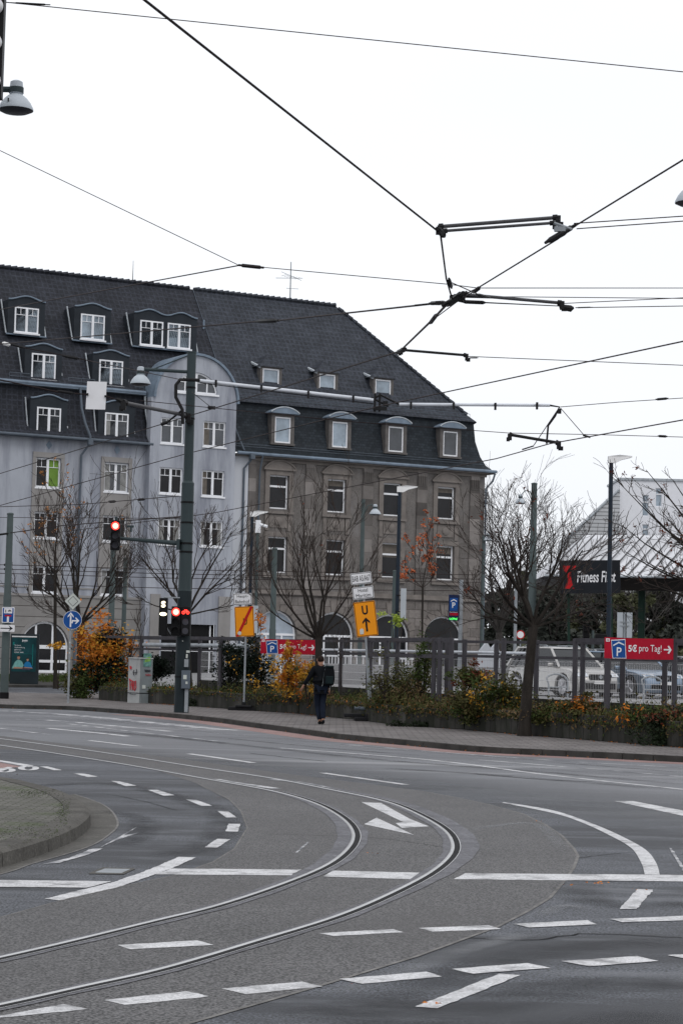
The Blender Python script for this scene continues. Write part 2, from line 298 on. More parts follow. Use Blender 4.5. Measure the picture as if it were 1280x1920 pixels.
def disc(cx,cz,r,n=28): return [(cx+r*math.cos(2*math.pi*i/n),cz+r*math.sin(2*math.pi*i/n)) for i in range(n)]
def part(parent,name,m,fn,**k):
    b=MB(); fn(b); return b.build(name,m,parent,**k)
def cat(pts,n=6):
    out=[]; P=[Vector(p) for p in pts]
    for i in range(len(P)-1):
        a=P[max(i-1,0)]; b=P[i]; c=P[i+1]; d=P[min(i+2,len(P)-1)]
        for j in range(n):
            t=j/n; out.append(.5*((2*b)+(c-a)*t+(2*a-5*b+4*c-d)*t*t+(3*b-a-3*c+d)*t**3))
    out.append(P[-1]); return out
def strip(mb,pts,wd,z,off=0,th=0):
    pts=[Vector((p[0],p[1],0)) for p in pts]; k=len(pts); L=[];Rr=[]
    for i,p in enumerate(pts):
        t=(pts[min(i+1,k-1)]-pts[max(i-1,0)]).normalized(); n=Vector((t.y,-t.x,0)) # right side
        L.append(p+n*(off-wd/2)); Rr.append(p+n*(off+wd/2))
    for i in range(k-1): mb.quad(L[i]+Vector((0,0,z)),Rr[i]+Vector((0,0,z)),Rr[i+1]+Vector((0,0,z)),L[i+1]+Vector((0,0,z)))
    return mb
def gp(pts,z=0.): return [G(x,y,z) for x,y in pts]
def flat(pts,z): return [Vector((p[0],p[1],z)) for p in pts]
# ================================================================ GROUND, ROAD, MARKINGS
b=MB(); b.quad((-1500,-200,0),(1500,-200,0),(1500,2500,0),(-1500,2500,0)); struct('ground',b,'ground',smooth=0)
b=MB(); b.quad((-70,-20,.003),(60,-20,.003),(60,104,.003),(-70,104,.003)); struct('road',b,'asphalt_dark',smooth=0)
# far lanes: worn paler asphalt with painted-in sheen streaks between the kerb and the track
kerb_px=[(-160,1319),(0,1328),(120,1331),(200,1336),(300,1344),(400,1354),(480,1365),(560,1376),(640,1387),(760,1398),(900,1411),(1060,1419),(1280,1430),(1500,1441)]
KERB=cat(gp(kerb_px),4)
def ipl(L,x):
    for (x0,y0),(x1,y1) in zip(L[:-1],L[1:]):
        if x0<=x<=x1: return y0+(y1-y0)*(x-x0)/(x1-x0)
    return L[-1][1]
mid=[(-160,1380),(0,1385),(300,1405),(720,1440),(1000,1462),(1280,1487),(1500,1505)]; lo_=[(-160,1400),(0,1398),(300,1430),(720,1480),(860,1505),(1000,1545),(1280,1590),(1500,1620)]
b=MB(); fd=[]; kx=[(proj(p)[0],p) for p in KERB]
for p0,x in [(p,x) for x,p in kx]:
    x=min(max(x,-160),1500); b.v+=[(p0.x,p0.y,.0045)]+[tuple(Vector((*G(x,y).xy,.0045))) for y in (ipl(mid,x),ipl(lo_,x))]; fd+=[1,1,0]
for k in range(len(kx)-1):
    for j in range(2): b.f.append((k*3+j,k*3+j+1,k*3+j+4,k*3+j+3))
o=struct('far_lanes',b,'asphalt_far',smooth=0); at=o.data.attributes.new('fade','FLOAT','POINT')
for k,f in enumerate(fd): at.data[k].value=f
bed=[(-100,1376),(0,1380),(180,1402),(311,1420),(500,1447),(720,1475),(790,1484),(860,1497),(920,1510),(980,1527),(1020,1546),(1053,1568),(1075,1592),(1083,1606),(1075,1628),(1058,1652),(1030,1685),(985,1712),(930,1740),(780,1795),(600,1850),(340,1925),
     (-300,2050),(-300,1850),(0,1722),(100,1694),(230,1663),(330,1642),(400,1617),(440,1592),(464,1553),(452,1522),(430,1500),(370,1470),(300,1447),(200,1425),(100,1410),(-100,1400)]
bw=flat(gp(bed),.0055); b=MB(); b.quad(*bw); struct('track_bed',b,'trackbed',smooth=0)
b=MB(); strip(b,bw[3:22],.028,.0068); strip(b,bw[24:34],.018,.0068); struct('asphalt_seam',b,'seam',smooth=0)
b=MB(); kk=KERB[14:]; strip(b,kk,.75,.006,.42); struct('bicycle_lane',b,'bike_red',smooth=0)
b=MB(); b.quad(*flat(gp([(-60,1425),(0,1430),(40,1438),(-10,1445),(-60,1445)]),.0062)); struct('bicycle_lane',b,'bike_red',smooth=0)
def mark(poly,m='paint',z=.0078):
    W=flat(gp(poly),z); out=[]
    for i,a in enumerate(W):
        c=W[(i+1)%len(W)]; n=max(1,int((c-a).length/.07)) if (c-a).length<12 else 1
        for j in range(n): out.append(a.lerp(c,j/n)+Vector((random.gauss(0,.0035),random.gauss(0,.0045),0)))
    b=MB(); b.quad(*out); return struct('road_marking',b,m,smooth=0)
for p in [
 [(-60,1651),(210,1654),(165,1666),(-60,1664)],
 [(85,1687),(112,1690),(225,1664),(291,1641),(322,1630),(367,1609),(335,1608),(310,1619),(270,1636),(215,1655)],
 [(323,1630),(563,1632),(545,1643),(292,1641)],[(625,1634),(605,1645),(786,1651),(800,1638)],
 [(872,1639),(850,1650),(1420,1656),(1420,1643)],
 [(1151,1503),(1186,1503),(1280,1521),(1400,1546),(1400,1556),(1280,1531)],
 [(1194,1669),(1224,1670),(1192,1706),(1160,1706)],
 [(1143,1725),(1300,1718),(1330,1726),(1165,1731)],[(963,1734),(1100,1727),(1118,1735),(991,1741)],
 [(782,1742),(915,1737),(940,1744),(811,1749)],[(597,1752),(735,1744),(757,1750),(625,1757)],[(220,1774),(372,1765),(402,1774),(245,1782)],
 [(1249,1793),(1400,1785),(1430,1793),(1300,1802)],[(1050,1804),(1194,1795),(1233,1804),(1104,1814)],[(846,1819),(987,1808),(1032,1817),(885,1828)],
 [(635,1838),(800,1824),(828,1833),(680,1847)],[(417,1856),(565,1843),(607,1852),(460,1867)],[(195,1878),(350,1861),(392,1871),(235,1887)],
 [(-60,1918),(120,1885),(165,1895),(0,1911),(-50,1925)],[(777,1890),(820,1893),(975,1831),(936,1828)],
 [(75,1438),(90,1438),(117,1445),(101,1445)],[(139,1451),(157,1451),(184,1457),(165,1458)],[(208,1465),(225,1466),(257,1474),(236,1475)],[(277,1482),(296,1482),(327,1492),(307,1493)],
 [(349,1500),(369,1501),(398,1512),(377,1512)],[(408,1522),(427,1522),(444,1534),(424,1534)],[(428,1546),(451,1546),(446,1561),(423,1560)],[(407,1574),(432,1575),(407,1591),(384,1590)],
 [(-60,1423),(0,1426),(64,1436),(56,1439),(0,1429),(-60,1427)],
]: mark(p)
b=MB()
for q in ([(683,308),(770,310),(905,385),(993,420),(870,428),(840,405),(875,400)],[(752,380),(850,425),(925,460),(695,410)]): b.quad(*flat(gp([(400+x*.40625,1380+y*.40625) for x,y in q]),.0078))
struct('road_arrow_marking',b,'paint',smooth=0)
oc=[(944,1505),(1038,1521),(1116,1548),(1170,1572),(1210,1595),(1229,1619),(1236,1642)]; ic=[(940,1506),(1038,1526),(1092,1544),(1143,1568),(1182,1591),(1201,1619),(1208,1642)]
o_=cat(flat(gp(oc),.0078),5); i_=cat(flat(gp(ic),.0078),5); b=MB()
for k in range(len(o_)-1): b.quad(o_[k],o_[k+1],i_[k+1],i_[k])
struct('road_marking',b,'paint',smooth=0)
for pts,wd,m in [([(116,1356),(250,1372),(405,1390)],.13,'paint_worn'),([(0,1366),(95,1378)],.12,'paint_worn'),([(90,1366),(185,1375),(240,1381)],.2,'paint'),([(168,1389),(262,1400)],.14,'paint'),
   ([(355,1414),(475,1431)],.14,'paint'),([(605,1450),(760,1472)],.13,'paint'),([(525,1403),(800,1425),(1030,1454),(1280,1481),(1450,1499)],.12,'paint'),([(880,1424),(1116,1443),(1280,1457),(1450,1470)],.12,'paint_worn'),
   ([(0,1333),(120,1340),(300,1357),(430,1370)],.55,'paint_worn'),([(30,1349),(110,1352),(320,1372)],.3,'paint_worn'),([(640,1396),(1000,1424),(1280,1440)],.10,'paint_worn')]:
    b=MB(); strip(b,cat(gp(pts),5),wd,.008); struct('road_marking',b,m,smooth=0)
# worn white scuffs beside rails, corner smear
for pts,wd in [([(404,1462),(430,1467),(520,1480)],.16),([(504,1462),(560,1468),(612,1478)],.16)]:
    b=MB(); strip(b,cat(gp(pts),3),wd,.0103); struct('road_marking',b,'paint_worn',smooth=0)
mark([(80,1622),(130,1610),(175,1592),(195,1592),(165,1604),(110,1620)],'paint_worn'); mark([(185,1592),(215,1575),(258,1551),(232,1568),(262,1562),(215,1578)],'paint_worn')
mark([(553,1601),(558,1600),(580,1580),(576,1580)],'paint_worn',.0085); mark([(1253,1591),(1258,1592),(1290,1640),(1282,1640)],'paint_worn')
# bicycle pictogram at left edge
b=MB()
for cx,cy in ((54,1441),(10,1445)):
    ring=gp([(cx+14*math.cos(a*math.pi/8),cy+3.8*math.sin(a*math.pi/8)) for a in range(17)]); strip(b,ring,.10,.0085)
strip(b,gp([(0,1446),(20,1439),(40,1440)]),.1,.009)
struct('bicycle_marking',b,'paint',smooth=0)
# ---- tram track
inner=[(-160,1835),(0,1802),(150,1767),(320,1725),(400,1706),(503,1673),(603,1634),(648,1606),(670,1578),(667,1555),(644,1532),(595,1506),(514,1483),(400,1463),(240,1434),(0,1397),(-200,1372)]
outer=[(-160,1922),(0,1892),(175,1852),(320,1820),(500,1765),(652,1718),(766,1666),(822,1634),(852,1606),(857,1583),(839,1556),(786,1526),(725,1502),(627,1482),(522,1461),(400,1443),(311,1429),(180,1409),(0,1385),(-200,1363)]
def smooth(P,it=6):
    P=[Vector(p) for p in P]
    for _ in range(it): P=[P[0]]+[(P[i-1]+P[i]*2+P[i+1])/4 for i in range(1,len(P)-1)]+[P[-1]]
    return P
track=thing('tram_track','curved grooved tram track sweeping through the foreground asphalt','tram track',(0,0,0))
RAILS=[]
def nrail(b,P):
    k=len(P); rows=[]
    for i,p in enumerate(P):
        t=(P[min(i+1,k-1)]-P[max(i-1,0)]); t.z=0; t.normalize(); n=Vector((t.y,-t.x,0))
        rows.append([p+n*o+Vector((0,0,z)) for o,z in ((-.064,.010),(-.059,.014),(-.046,.016),(-.033,.014),(-.028,.010))])
    for r0,r1 in zip(rows[:-1],rows[1:]):
        for j in range(4): b.quad(Vector((r0[j].x,r0[j].y,r0[j].z)),r0[j+1],r1[j+1],r1[j])
for L in (inner,outer):
    P=smooth(cat(gp(L),8),10); RAILS.append(P)
    rl=MB(); nrail(rl,P); strip(rl,P,.008,.0125,.030)
    r_=rl.build('rail','rail',track,smooth=0)
    g=MB(); strip(g,P,.052,.0118,-.001); g.build('groove','rail_dark',r_,smooth=0)
    f=MB(); nn=len(P)
    def wob(off,base):
        o_=[]
        for i,p in enumerate(P):
            t=(P[min(i+1,nn-1)]-P[max(i-1,0)]).normalized(); n=Vector((t.y,-t.x,0)); k=.5+.5*math.cos(min(math.pi,abs(i-nn*.52)/(nn*.30)*math.pi))
            o_.append(p+n*(off*(base+k*((.15 if off>0 else .04) if L is outer else (.03 if off>0 else .11))+.006*math.sin(i*.83)+.005*math.sin(i*.37+1))))
        return o_
    a_=wob(-1,.10); c_=wob(1,.075)
    for i in range(nn-1): f.quad(*flat([a_[i],c_[i],c_[i+1],a_[i+1]],.0095))
    f.build('rail_grout','rail_flank',track,smooth=0)
b=MB(); mk=[(214,1626),(222,1635),(203,1635)]
mh=thing('manhole_cover','rectangular concrete manhole cover in the dark asphalt by the left line','manhole cover',G(208,1635,.006))
q=flat([p-mh.location for p in gp([(165,1640),(193,1628),(255,1630),(232,1641)])],.0025); qi=flat([p-mh.location for p in gp([(178,1638),(197,1630.5),(245,1631.5),(228,1639)])],.004)
b.quad(*q); b.build('cover_frame','gutter',mh,smooth=0); b=MB(); b.quad(*qi); b.build('cover_plate','galv',mh,smooth=0)
# ---- near island with kerb and gutter
edge=[(-260,1660),(0,1593),(60,1576),(110,1559),(148,1540),(166,1521),(160,1506),(140,1493),(110,1480),(60,1467),(0,1456),(-260,1425)]
E_=cat(gp(edge,.15),6)
cen=sum(E_,Vector())/len(E_)
def inset(P,d):
    o_=[];k=len(P)
    for i,p in enumerate(P):
        t=(P[min(i+1,k-1)]-P[max(i-1,0)]); t.z=0; t.normalize(); n=Vector((-t.y,t.x,0)); o_.append(p+n*d)
    return o_
I_=inset(E_,.26); E0=inset(E_,-.03)
if (I_[30]-cen).length>(E_[30]-cen).length: I_=inset(E_,-.26); E0=inset(E_,.03)
b=MB(); b.quad(*flat(I_,.146)); struct('island_pavement',b,'paver',smooth=0)
ks=thing('kerb','concrete kerb stones curving round the near paved corner','kerb',(0,0,0)); tag(ks,kind='structure')
del ks['category']
st=list(range(0,len(E_)-1,3))
for s0 in st:
    b=MB(); seg=range(s0,min(s0+3,len(E_)-1)+0)
    for i in range(s0,min(s0+3,len(E_)-1)):
        a0,a1=E_[i],E_[i+1]; c0,c1=I_[i],I_[i+1]; d0,d1=E0[i],E0[i+1]
        if i==s0: a0=a0.lerp(a1,.04); c0=c0.lerp(c1,.04); d0=d0.lerp(d1,.04)
        mid0=a0-Vector((0,0,.03)); m1=a1-Vector((0,0,.03)); u0=a0.lerp(c0,.12); u1=a1.lerp(c1,.12)
        b.quad(c0,u0,u1,c1); b.quad(u0,d0.lerp(a0,.3)-Vector((0,0,.03)),d1.lerp(a1,.3)-Vector((0,0,.03)),u1)
        b.quad(d0.lerp(a0,.3)-Vector((0,0,.03)),Vector((d0.x,d0.y,0)),Vector((d1.x,d1.y,0)),d1.lerp(a1,.3)-Vector((0,0,.03)))
    b.build('kerb_stone','kerb',ks,fix=False)
b=MB(); strip(b,I_,.012,.1475); struct('joint_line',b,'rail_dark',smooth=0)
gt=[(-260,1705),(0,1641),(60,1621),(130,1601),(175,1585),(205,1566),(221,1548),(214,1527),(196,1511),(170,1500),(140,1490)]
Gt=cat(gp(gt),5); b=MB(); Ef=[G(*p) for p in [(-260,1500),(60,1480),(140,1490)]]
b.quad(*(flat(Gt,.006)+flat([G(60,1500),G(-260,1560)],.006))); struct('gutter',b,'gutter',smooth=0)
b=MB(); strip(b,Gt,.022,.0075); struct('asphalt_seam',b,'seam',smooth=0)
moss=MB()
for i in range(1500):
    px,py=random.choice([(random.gauss(118,8),random.gauss(1520,14)),(random.uniform(0,110),random.gauss(1562,8)),(random.gauss(60,22),random.gauss(1487,4))])
    p=G(px,py,.15)
    if random.random()<.8 and abs(px)<150:
        s=random.uniform(.004,.012); a=random.uniform(0,6.28)
        moss.quad(p+Vector((math.cos(a)*s,math.sin(a)*s,0)),p+Vector((-math.sin(a)*s,math.cos(a)*s,.006)),p+Vector((-math.cos(a)*s,-math.sin(a)*s,.005)))
tag(moss.build('moss','lf_green',fix=False,smooth=0),'green moss and weeds in the joints of the near paved corner','moss',kind='stuff')
# ---- far pavement, kerb, planter, deck
plank_px=[(-60,1302),(130,1308),(185,1312),(330,1322),(480,1333),(560,1338),(660,1349),(760,1361),(870,1368),(980,1378),(1130,1390),(1280,1402),(1450,1416)]
PW=gp(plank_px,.12)
b=MB(); kin=inset(flat(KERB,.12),.14)
if kin[20].y<KERB[20].y: kin=inset(flat(KERB,.12),-.14)
b.quad(*([p for p in kin]+[Vector((60,60,.12)),Vector((30,75,.12))]+[Vector((12,72,.12)),Vector((0,88,.12)),Vector((-8.5,88,.12)),G(130,1301,.12),G(0,1298,.12),G(-160,1294,.12)])); 
for i,p in enumerate(b.v): b.v[i]=(p[0],p[1],.12)
struct('pavement',b,'walk',smooth=0)
kf=thing('kerb','far kerb stones along the pavement','kerb'); del kf['category']; tag(kf,kind='structure')
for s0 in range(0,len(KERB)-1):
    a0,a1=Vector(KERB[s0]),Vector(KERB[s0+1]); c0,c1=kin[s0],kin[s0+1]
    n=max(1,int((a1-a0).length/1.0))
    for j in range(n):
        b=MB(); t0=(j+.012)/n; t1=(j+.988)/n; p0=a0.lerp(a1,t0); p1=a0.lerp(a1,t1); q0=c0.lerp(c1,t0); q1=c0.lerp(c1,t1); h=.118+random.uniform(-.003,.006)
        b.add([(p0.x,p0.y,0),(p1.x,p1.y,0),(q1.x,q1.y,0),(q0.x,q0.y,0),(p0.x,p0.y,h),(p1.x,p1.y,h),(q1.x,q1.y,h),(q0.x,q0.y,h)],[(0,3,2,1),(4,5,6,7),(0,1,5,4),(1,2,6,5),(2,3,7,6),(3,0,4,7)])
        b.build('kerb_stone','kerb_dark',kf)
def on_line(poly,px,z=1.9):
    best=None
    for i in range(len(poly)-1):
        for j in range(21):
            p=Vector(poly[i]).lerp(Vector(poly[i+1]),j/20); d=abs(proj((p.x,p.y,z))[0]-px)
            if best is None or d<best[0]: best=(d,p)
    p=best[1]; return Vector((p.x,p.y,0))
BK=[Vector((p.x+.9,p.y+2.3,0)) for p in PW]     # rear edge of the planting strip
MID=[Vector((p.x+.35,p.y+.9,0)) for p in PW]
# retaining wall in straight stretches, top height stepping as in the photo
segs=[(2,3,.60),(3,4,.62),(4,5,.66),(5,6,.62),(6,7,.62),(7,8,.60),(8,9,.66),(9,10,.68),(10,11,.66),(11,12,.7)]
names=['beside the grey cabinet','behind the thick mast','behind the crossed out detour sign','behind the striding person','behind the leaning detour sign','under the ivy','under the yellow green bushes','at the foot of the dark tree','below the right hand red banner','at the right edge of the picture']
for (i,j,h),nm in zip(segs,names):
    a,c=PW[i],PW[j]; d=c-a; L=d.length; o_=tag(MB().bb(0,L-.03,0,.16,0,h-.12).build('planter_wall','planter',bevel=.012),'low grey concrete retaining wall '+nm,'wall','concrete planter walls along the pavement')
    o_.location=a; o_.rotation_euler=(0,0,math.atan2(d.y,d.x))
b=MB(); sl_=[Vector((p.x+.08,p.y+.1,.52)) for p in PW[2:]]+[Vector((p.x,p.y,.52)) for p in BK[2:]][::-1]
for i in range(2,len(PW)-1): b.quad((PW[i].x+.05,PW[i].y+.12,.5),(PW[i+1].x+.05,PW[i+1].y+.12,.5),(BK[i+1].x,BK[i+1].y,.64),(BK[i].x,BK[i].y,.64))
struct('planting_soil',b,'soil',smooth=0)
BU=Vector((math.cos(R(29.2)),math.sin(R(29.2)),0)); BV=Vector((-math.sin(R(29.2)),math.cos(R(29.2)),0)); F0=G(100,1276); F0.z=0
dk=[Vector((p.x,p.y,0)) for p in BK[2:]]+[Vector((70,70,0)),Vector((90,230,0)),Vector((30,230,0)),F0+BU*30+BV*30,F0+BU*30-BV*.1,F0+BU*11.5-BV*.1,F0+BU*7-BV*4,Vector((-9.5,98,0))]
b=MB(); b.prism([(p.x,p.y,.05) for p in dk],(0,0,.59)); struct('parking_deck',b,'deck',smooth=0)
# far side street and grass verge left
b=MB(); b.prism([G(-200,1287.5,0)-Vector((0,0,0)),G(150,1290,0),F0+BU*5-BV*1,F0-BU*22-BV*1],(0,0,.12)); struct('verge_pavement',b,'kerb_dark',smooth=0)
b=MB(); strip(b,[Vector((-40,91.5,0)),Vector((-9,88.5,0))],.2,.02); struct('road_marking',b,'paint_worn',smooth=0)

for pts,wd in (([(470,1413),(540,1421),(610,1428)],.05),([(890,1452),(1010,1462),(1110,1466)],.04),([(500,1565),(700,1572),(830,1590)],.012),([(880,1760),(1000,1764),(1100,1752),(1280,1760)],.02),([(60,1500),(200,1490),(330,1520)],.012),([(1080,1610),(1180,1600),(1300,1604)],.012)):
    b=MB(); P=cat(gp(pts),8); P=[p+Vector((random.gauss(0,.012),random.gauss(0,.012),0)) for p in P]; strip(b,P,wd,.0066); struct('tar_seam',b,'rail_dark',smooth=0)

def smear(pts,wd,m,z=.0072,name='tyre_marks'):
    P=[Vector((p.x,p.y,z)) for p in cat(gp(pts),8)]; k=len(P); vs=[];fs=[];fd=[]
    for i,p in enumerate(P):
        t=(P[min(i+1,k-1)]-P[max(i-1,0)]); t.z=0; t.normalize(); n=Vector((t.y,-t.x,0)); e=min(1,i/4,(k-1-i)/4)
        for o,f in ((-.5,0),(-.22,.8),(0,1),(.25,.75),(.5,0)): vs.append(p+n*o*wd); fd.append(f*e)
    for i in range(k-1):
        for j in range(4): fs.append((i*5+j,i*5+j+1,i*5+j+6,i*5+j+5))
    b=MB(); b.add(vs,fs); o=struct(name,b,m,smooth=0,fix=False); at=o.data.attributes.new('fade','FLOAT','POINT')
    for i,f in enumerate(fd): at.data[i].value=f
for pts,wd in (([(560,1915),(760,1868),(930,1805),(1100,1775),(1300,1768)],.55),([(420,1950),(700,1935),(900,1885),(1100,1850),(1320,1838)],.7),([(1075,1655),(1110,1690),(1200,1700),(1320,1694)],.5),([(640,1935),(1000,1925),(1320,1905)],.6),
   ([(380,1380),(600,1402),(800,1418)],.35),([(1020,1429),(1130,1437),(1290,1450)],.3),([(150,1368),(400,1392),(700,1424),(1000,1447),(1290,1472)],.5),([(0,1362),(250,1376),(480,1400)],.4),([(700,1440),(900,1452),(1290,1484)],.55),
   ([(0,1478),(200,1470),(330,1495),(420,1530),(400,1580),(300,1610)],.5),([(200,1520),(260,1535),(270,1560),(220,1590)],.4)):
    smear(pts,wd,'rubber_film')
for pts,wd in (([(620,1870),(760,1822),(880,1780),(1000,1750)],.25),([(1000,1725),(1060,1700),(1110,1712)],.2),([(500,1390),(760,1408),(1060,1430)],.3),([(0,1340),(200,1352),(420,1376),(620,1394)],.35),([(560,1408),(900,1432),(1290,1465)],.25),([(860,1560),(1000,1545),(1060,1600)],.2)): smear(pts,wd,'dust_film',.0074,'dust_marks')
# ================================================================ BUILDINGS (local axes: x along the facade, y into the house, z up)
BA=R(29.2)
def facade(mb,u0,u1,z0,z1,holes,v,dep=.2):
    us={u0,u1}; zs={z0,z1}; rects=[]
    for h in holes:
        if h[0]=='arch': _,uc,r,zb,zt=h; q=(uc-r,uc+r,zb,zt+r)
        else: q=h
        rects.append(q); us|={q[0],q[1]}; zs|={q[2],q[3]}
    us=sorted(u for u in us if u0<=u<=u1); zs=sorted(z for z in zs if z0<=z<=z1)
    for i in range(len(us)-1):
        for j in range(len(zs)-1):
            cu=(us[i]+us[i+1])/2; cz=(zs[j]+zs[j+1])/2
            if any(q[0]<cu<q[1] and q[2]<cz<q[3] for q in rects): continue
            mb.quad((us[i],v,zs[j]),(us[i+1],v,zs[j]),(us[i+1],v,zs[j+1]),(us[i],v,zs[j+1]))
    for h,q in zip(holes,rects):
        a,c,e,f=q
        if h[0]=='arch':
            _,uc,r,zb,zt=h; n=20
            A=[(uc+r*math.cos(math.pi*k/n),zt+r*math.sin(math.pi*k/n)) for k in range(n+1)]
            for k in range(n):
                (x0,y0),(x1,y1)=A[k],A[k+1]
                mb.quad((x0,v,y0),(x0,v,zt+r),(x1,v,zt+r),(x1,v,y1)); mb.quad((x0,v,y0),(x1,v,y1),(x1,v+dep,y1),(x0,v+dep,y0))
            f=zt
        else: mb.quad((a,v,f),(c,v,f),(c,v+dep,f),(a,v+dep,f))
        mb.quad((a,v,e),(a,v,f),(a,v+dep,f),(a,v+dep,e)); mb.quad((c,v,e),(c,v,f),(c,v+dep,f),(c,v+dep,e)); mb.quad((a,v,e),(c,v,e),(c,v+dep,e),(a,v+dep,e))
def window(par,u0,u1,z0,z1,v,style='casement',glass='glass',sill=True,glass2=None,openl=False):
    b=MB(); fw=.085; d=.09
    b.bb(u0,u0+fw,v,v+d,z0,z1); b.bb(u1-fw,u1,v,v+d,z0,z1); b.bb(u0+fw,u1-fw,v,v+d,z0,z0+fw); b.bb(u0+fw,u1-fw,v,v+d,z1-fw,z1)
    uc=(u0+u1)/2; hz=z1-z0
    if style=='casement':
        b.bb(uc-.075,uc+.075,v-.015,v+d-.003,z0+fw,z1-fw)
        zt=z1-hz*.30
        for a,c in ((u0+fw,uc-.075),(uc+.075,u1-fw)):
            b.bb(a,c,v+.02,v+.05,zt-.018,zt+.018); b.bb((a+c)/2-.016,(a+c)/2+.016,v+.02,v+.05,zt+.018,z1-fw)
    elif style=='transom':
        zt=z1-hz*.33; b.bb(u0+fw,u1-fw,v-.02,v+d-.004,zt-.06,zt+.06)
    o=b.build('window','white',par)
    g=MB(); 
    if glass2: g.bb(u0+.02,uc-.02,v+.06,v+.075,z0+.02,z1-.02); g.build('pane',glass,o); g=MB(); g.bb(uc+.02,u1-.02,v+.06,v+.075,z0+.02,z1-.02); g.build('pane',glass2,o)
    else: g.bb(u0+.02,u1-.02,v+.06,v+.075,z0+.02,z1-.02); g.build('pane',glass,o)
    rw=random.Random(int((u0*7.3+z0*13.1)*100)); k=rw.random()
    if glass in('glass','glass_mid') and k<.55 and par.name!='stone_building' and z0>4:
        cm=rw.choice(['curtain','curtain2']); cw=(u1-u0)*rw.uniform(.12,.26)
        for s_ in (0,1):
            if rw.random()<.75: a_=u0+fw if s_==0 else u1-fw-cw; MB().bb(a_,a_+cw,v+.052,v+.058,z0+fw,z1-fw).build('curtain',cm,o)
    elif glass=='glass' and par.name=='stone_building' and k<.5: MB().bb(u0+fw,u1-fw,v+.052,v+.058,z1-hz*rw.uniform(.15,.5),z1-fw).build('blind','curtain2',o)
    if sill: MB().bb(u0-.06,u1+.06,v-.17,v-.002,z0-.1,z0-.005).build('sill','white',o)
    return o
# ---------------- lilac apartment house
H=thing('apartment_house','lilac rendered apartment house with dark tiled mansard roof and arched bay','apartment building',(F0.x,F0.y,0),BA)
W1=[(-1.52,.03),(2.82,4.38)]; LW=[(-10.2,-8.65),(-5.85,-4.3)]
rows=[(5.15,6.7),(8.36,9.88),(11.35,13.08)]
holes=[(a,c,z0,z1) for a,c in W1+LW for z0,z1 in rows]
b=MB(); facade(b,-18,5.75,5.55,14.3,[(a,c,max(z0,5.551),z1) for a,c,z0,z1 in holes if z0>5.5],0)
upper=MB(); facade(upper,-18,5.75,5.0,14.3,holes,0); upper.bb(5.49,5.745,-.597,.0,0,17.2); upper.build('wall','lilac',H,fix=False)
low=MB(); facade(low,-18,5.49,-.3,4.995,[('arch',-.6,1.5,.45,1.95),('arch',-8.0,1.5,.45,1.95),('arch',3.6,.001,.2,.3)][:2],0,.25)
low.build('ground_floor_wall','rustic',H,fix=False)
part(H,'string_course','beige',lambda b:(b.bb(-18,5.48,-.06,-.002,4.92,5.06),b.bb(-18,-1.75,-.04,-.002,5.42,5.5),b.bb(.3,2.6,-.04,-.002,5.42,5.5)))
# beige strips joining the window columns, with surrounds
for a,c in W1+LW:
    b=MB()
    for z0,z1 in ((5.06,5.05),(6.72,8.24),(9.9,11.23)):
        if z1>z0: b.bb(a+.0,c-.0,-.03,-.004,z0,z1)
    b.bb(a-.22,a-.002,-.06,-.004,5.06,13.4); b.bb(c+.002,c+.22,-.06,-.004,5.06,13.4); b.bb(a-.22,c+.22,-.075,-.004,13.11,13.42)
    b.build('window_surround','beige',H)
    q=MB(); q.xz([((a+c)/2+x*.2,13.87+z*.26) for x,z in ((0,1),(1,0),(0,-1),(-1,0))],-.025,.02); q.build('diamond_ornament','zinc',H)
k=0
for a,c in W1+LW:
    for z0,z1 in rows:
        if a==W1[0][0] and z0>11: window(H,a,c,z0,z1,.1,glass='glass',glass2='green_blind')
        else: window(H,a,c,z0,z1,.1,glass=['glass','glass','glass_mid'][k%3])
        k+=1
for uc in (-.6,-8.0):
    b=MB(); zt=1.95; r=1.48
    for u in (-.5,.5): b.bb(uc+u*1.05-.06,uc+u*1.05+.06,.12,.2,zt+.12,zt+math.sqrt(r*r-.53*.53))
    b.bb(uc-r,uc+r,.11,.21,zt-.1,zt+.12); b.bb(uc-r,uc+r,.11,.21,1.0,1.16) if False else b.bb(uc-r,uc+r,.112,.208,1.05,1.2)
    for u in (-.5,.5): b.bb(uc+u*1.05-.07,uc+u*1.05+.07,.12,.2,.6,1.05); b.bb(uc+u*1.05-.07,uc+u*1.05+.07,.12,.2,1.2,zt-.1)
    b.bb(uc-r,uc+r,.11,.21,.45,.6); b.bb(uc-r,uc-r+.1,.115,.205,.6,zt-.1); b.bb(uc+r-.1,uc+r,.115,.205,.6,zt-.1)
    for k in range(16):
        g0,g1=math.pi*k/16,math.pi*(k+1)/16
        b.prism([(uc+r*math.cos(g0),.12,zt+r*math.sin(g0)),(uc+r*math.cos(g1),.12,zt+r*math.sin(g1)),(uc+(r-.09)*math.cos(g1),.12,zt+(r-.09)*math.sin(g1)),(uc+(r-.09)*math.cos(g0),.12,zt+(r-.09)*math.sin(g0))],(0,.08,0))
    o=b.build('arched_window','white',H); g=MB(); g.xz([(uc-1.5,.45),(uc+1.5,.45)]+[(uc+1.49*math.cos(math.pi*k/16),zt+1.49*math.sin(math.pi*k/16)) for k in range(17)],.18,.02); g.build('pane','glass',o)
    b=MB()
    for k in range(18):
        g0,g1=math.pi*k/18,math.pi*(k+1)/18; r0,r1=1.52,1.72
        b.prism([(uc+r0*math.cos(g0),-.05,zt+r0*math.sin(g0)),(uc+r0*math.cos(g1),-.05,zt+r0*math.sin(g1)),(uc+r1*math.cos(g1),-.05,zt+r1*math.sin(g1)),(uc+r1*math.cos(g0),-.05,zt+r1*math.sin(g0))],(0,.046,0))
    b.build('arch_moulding','beige',H)
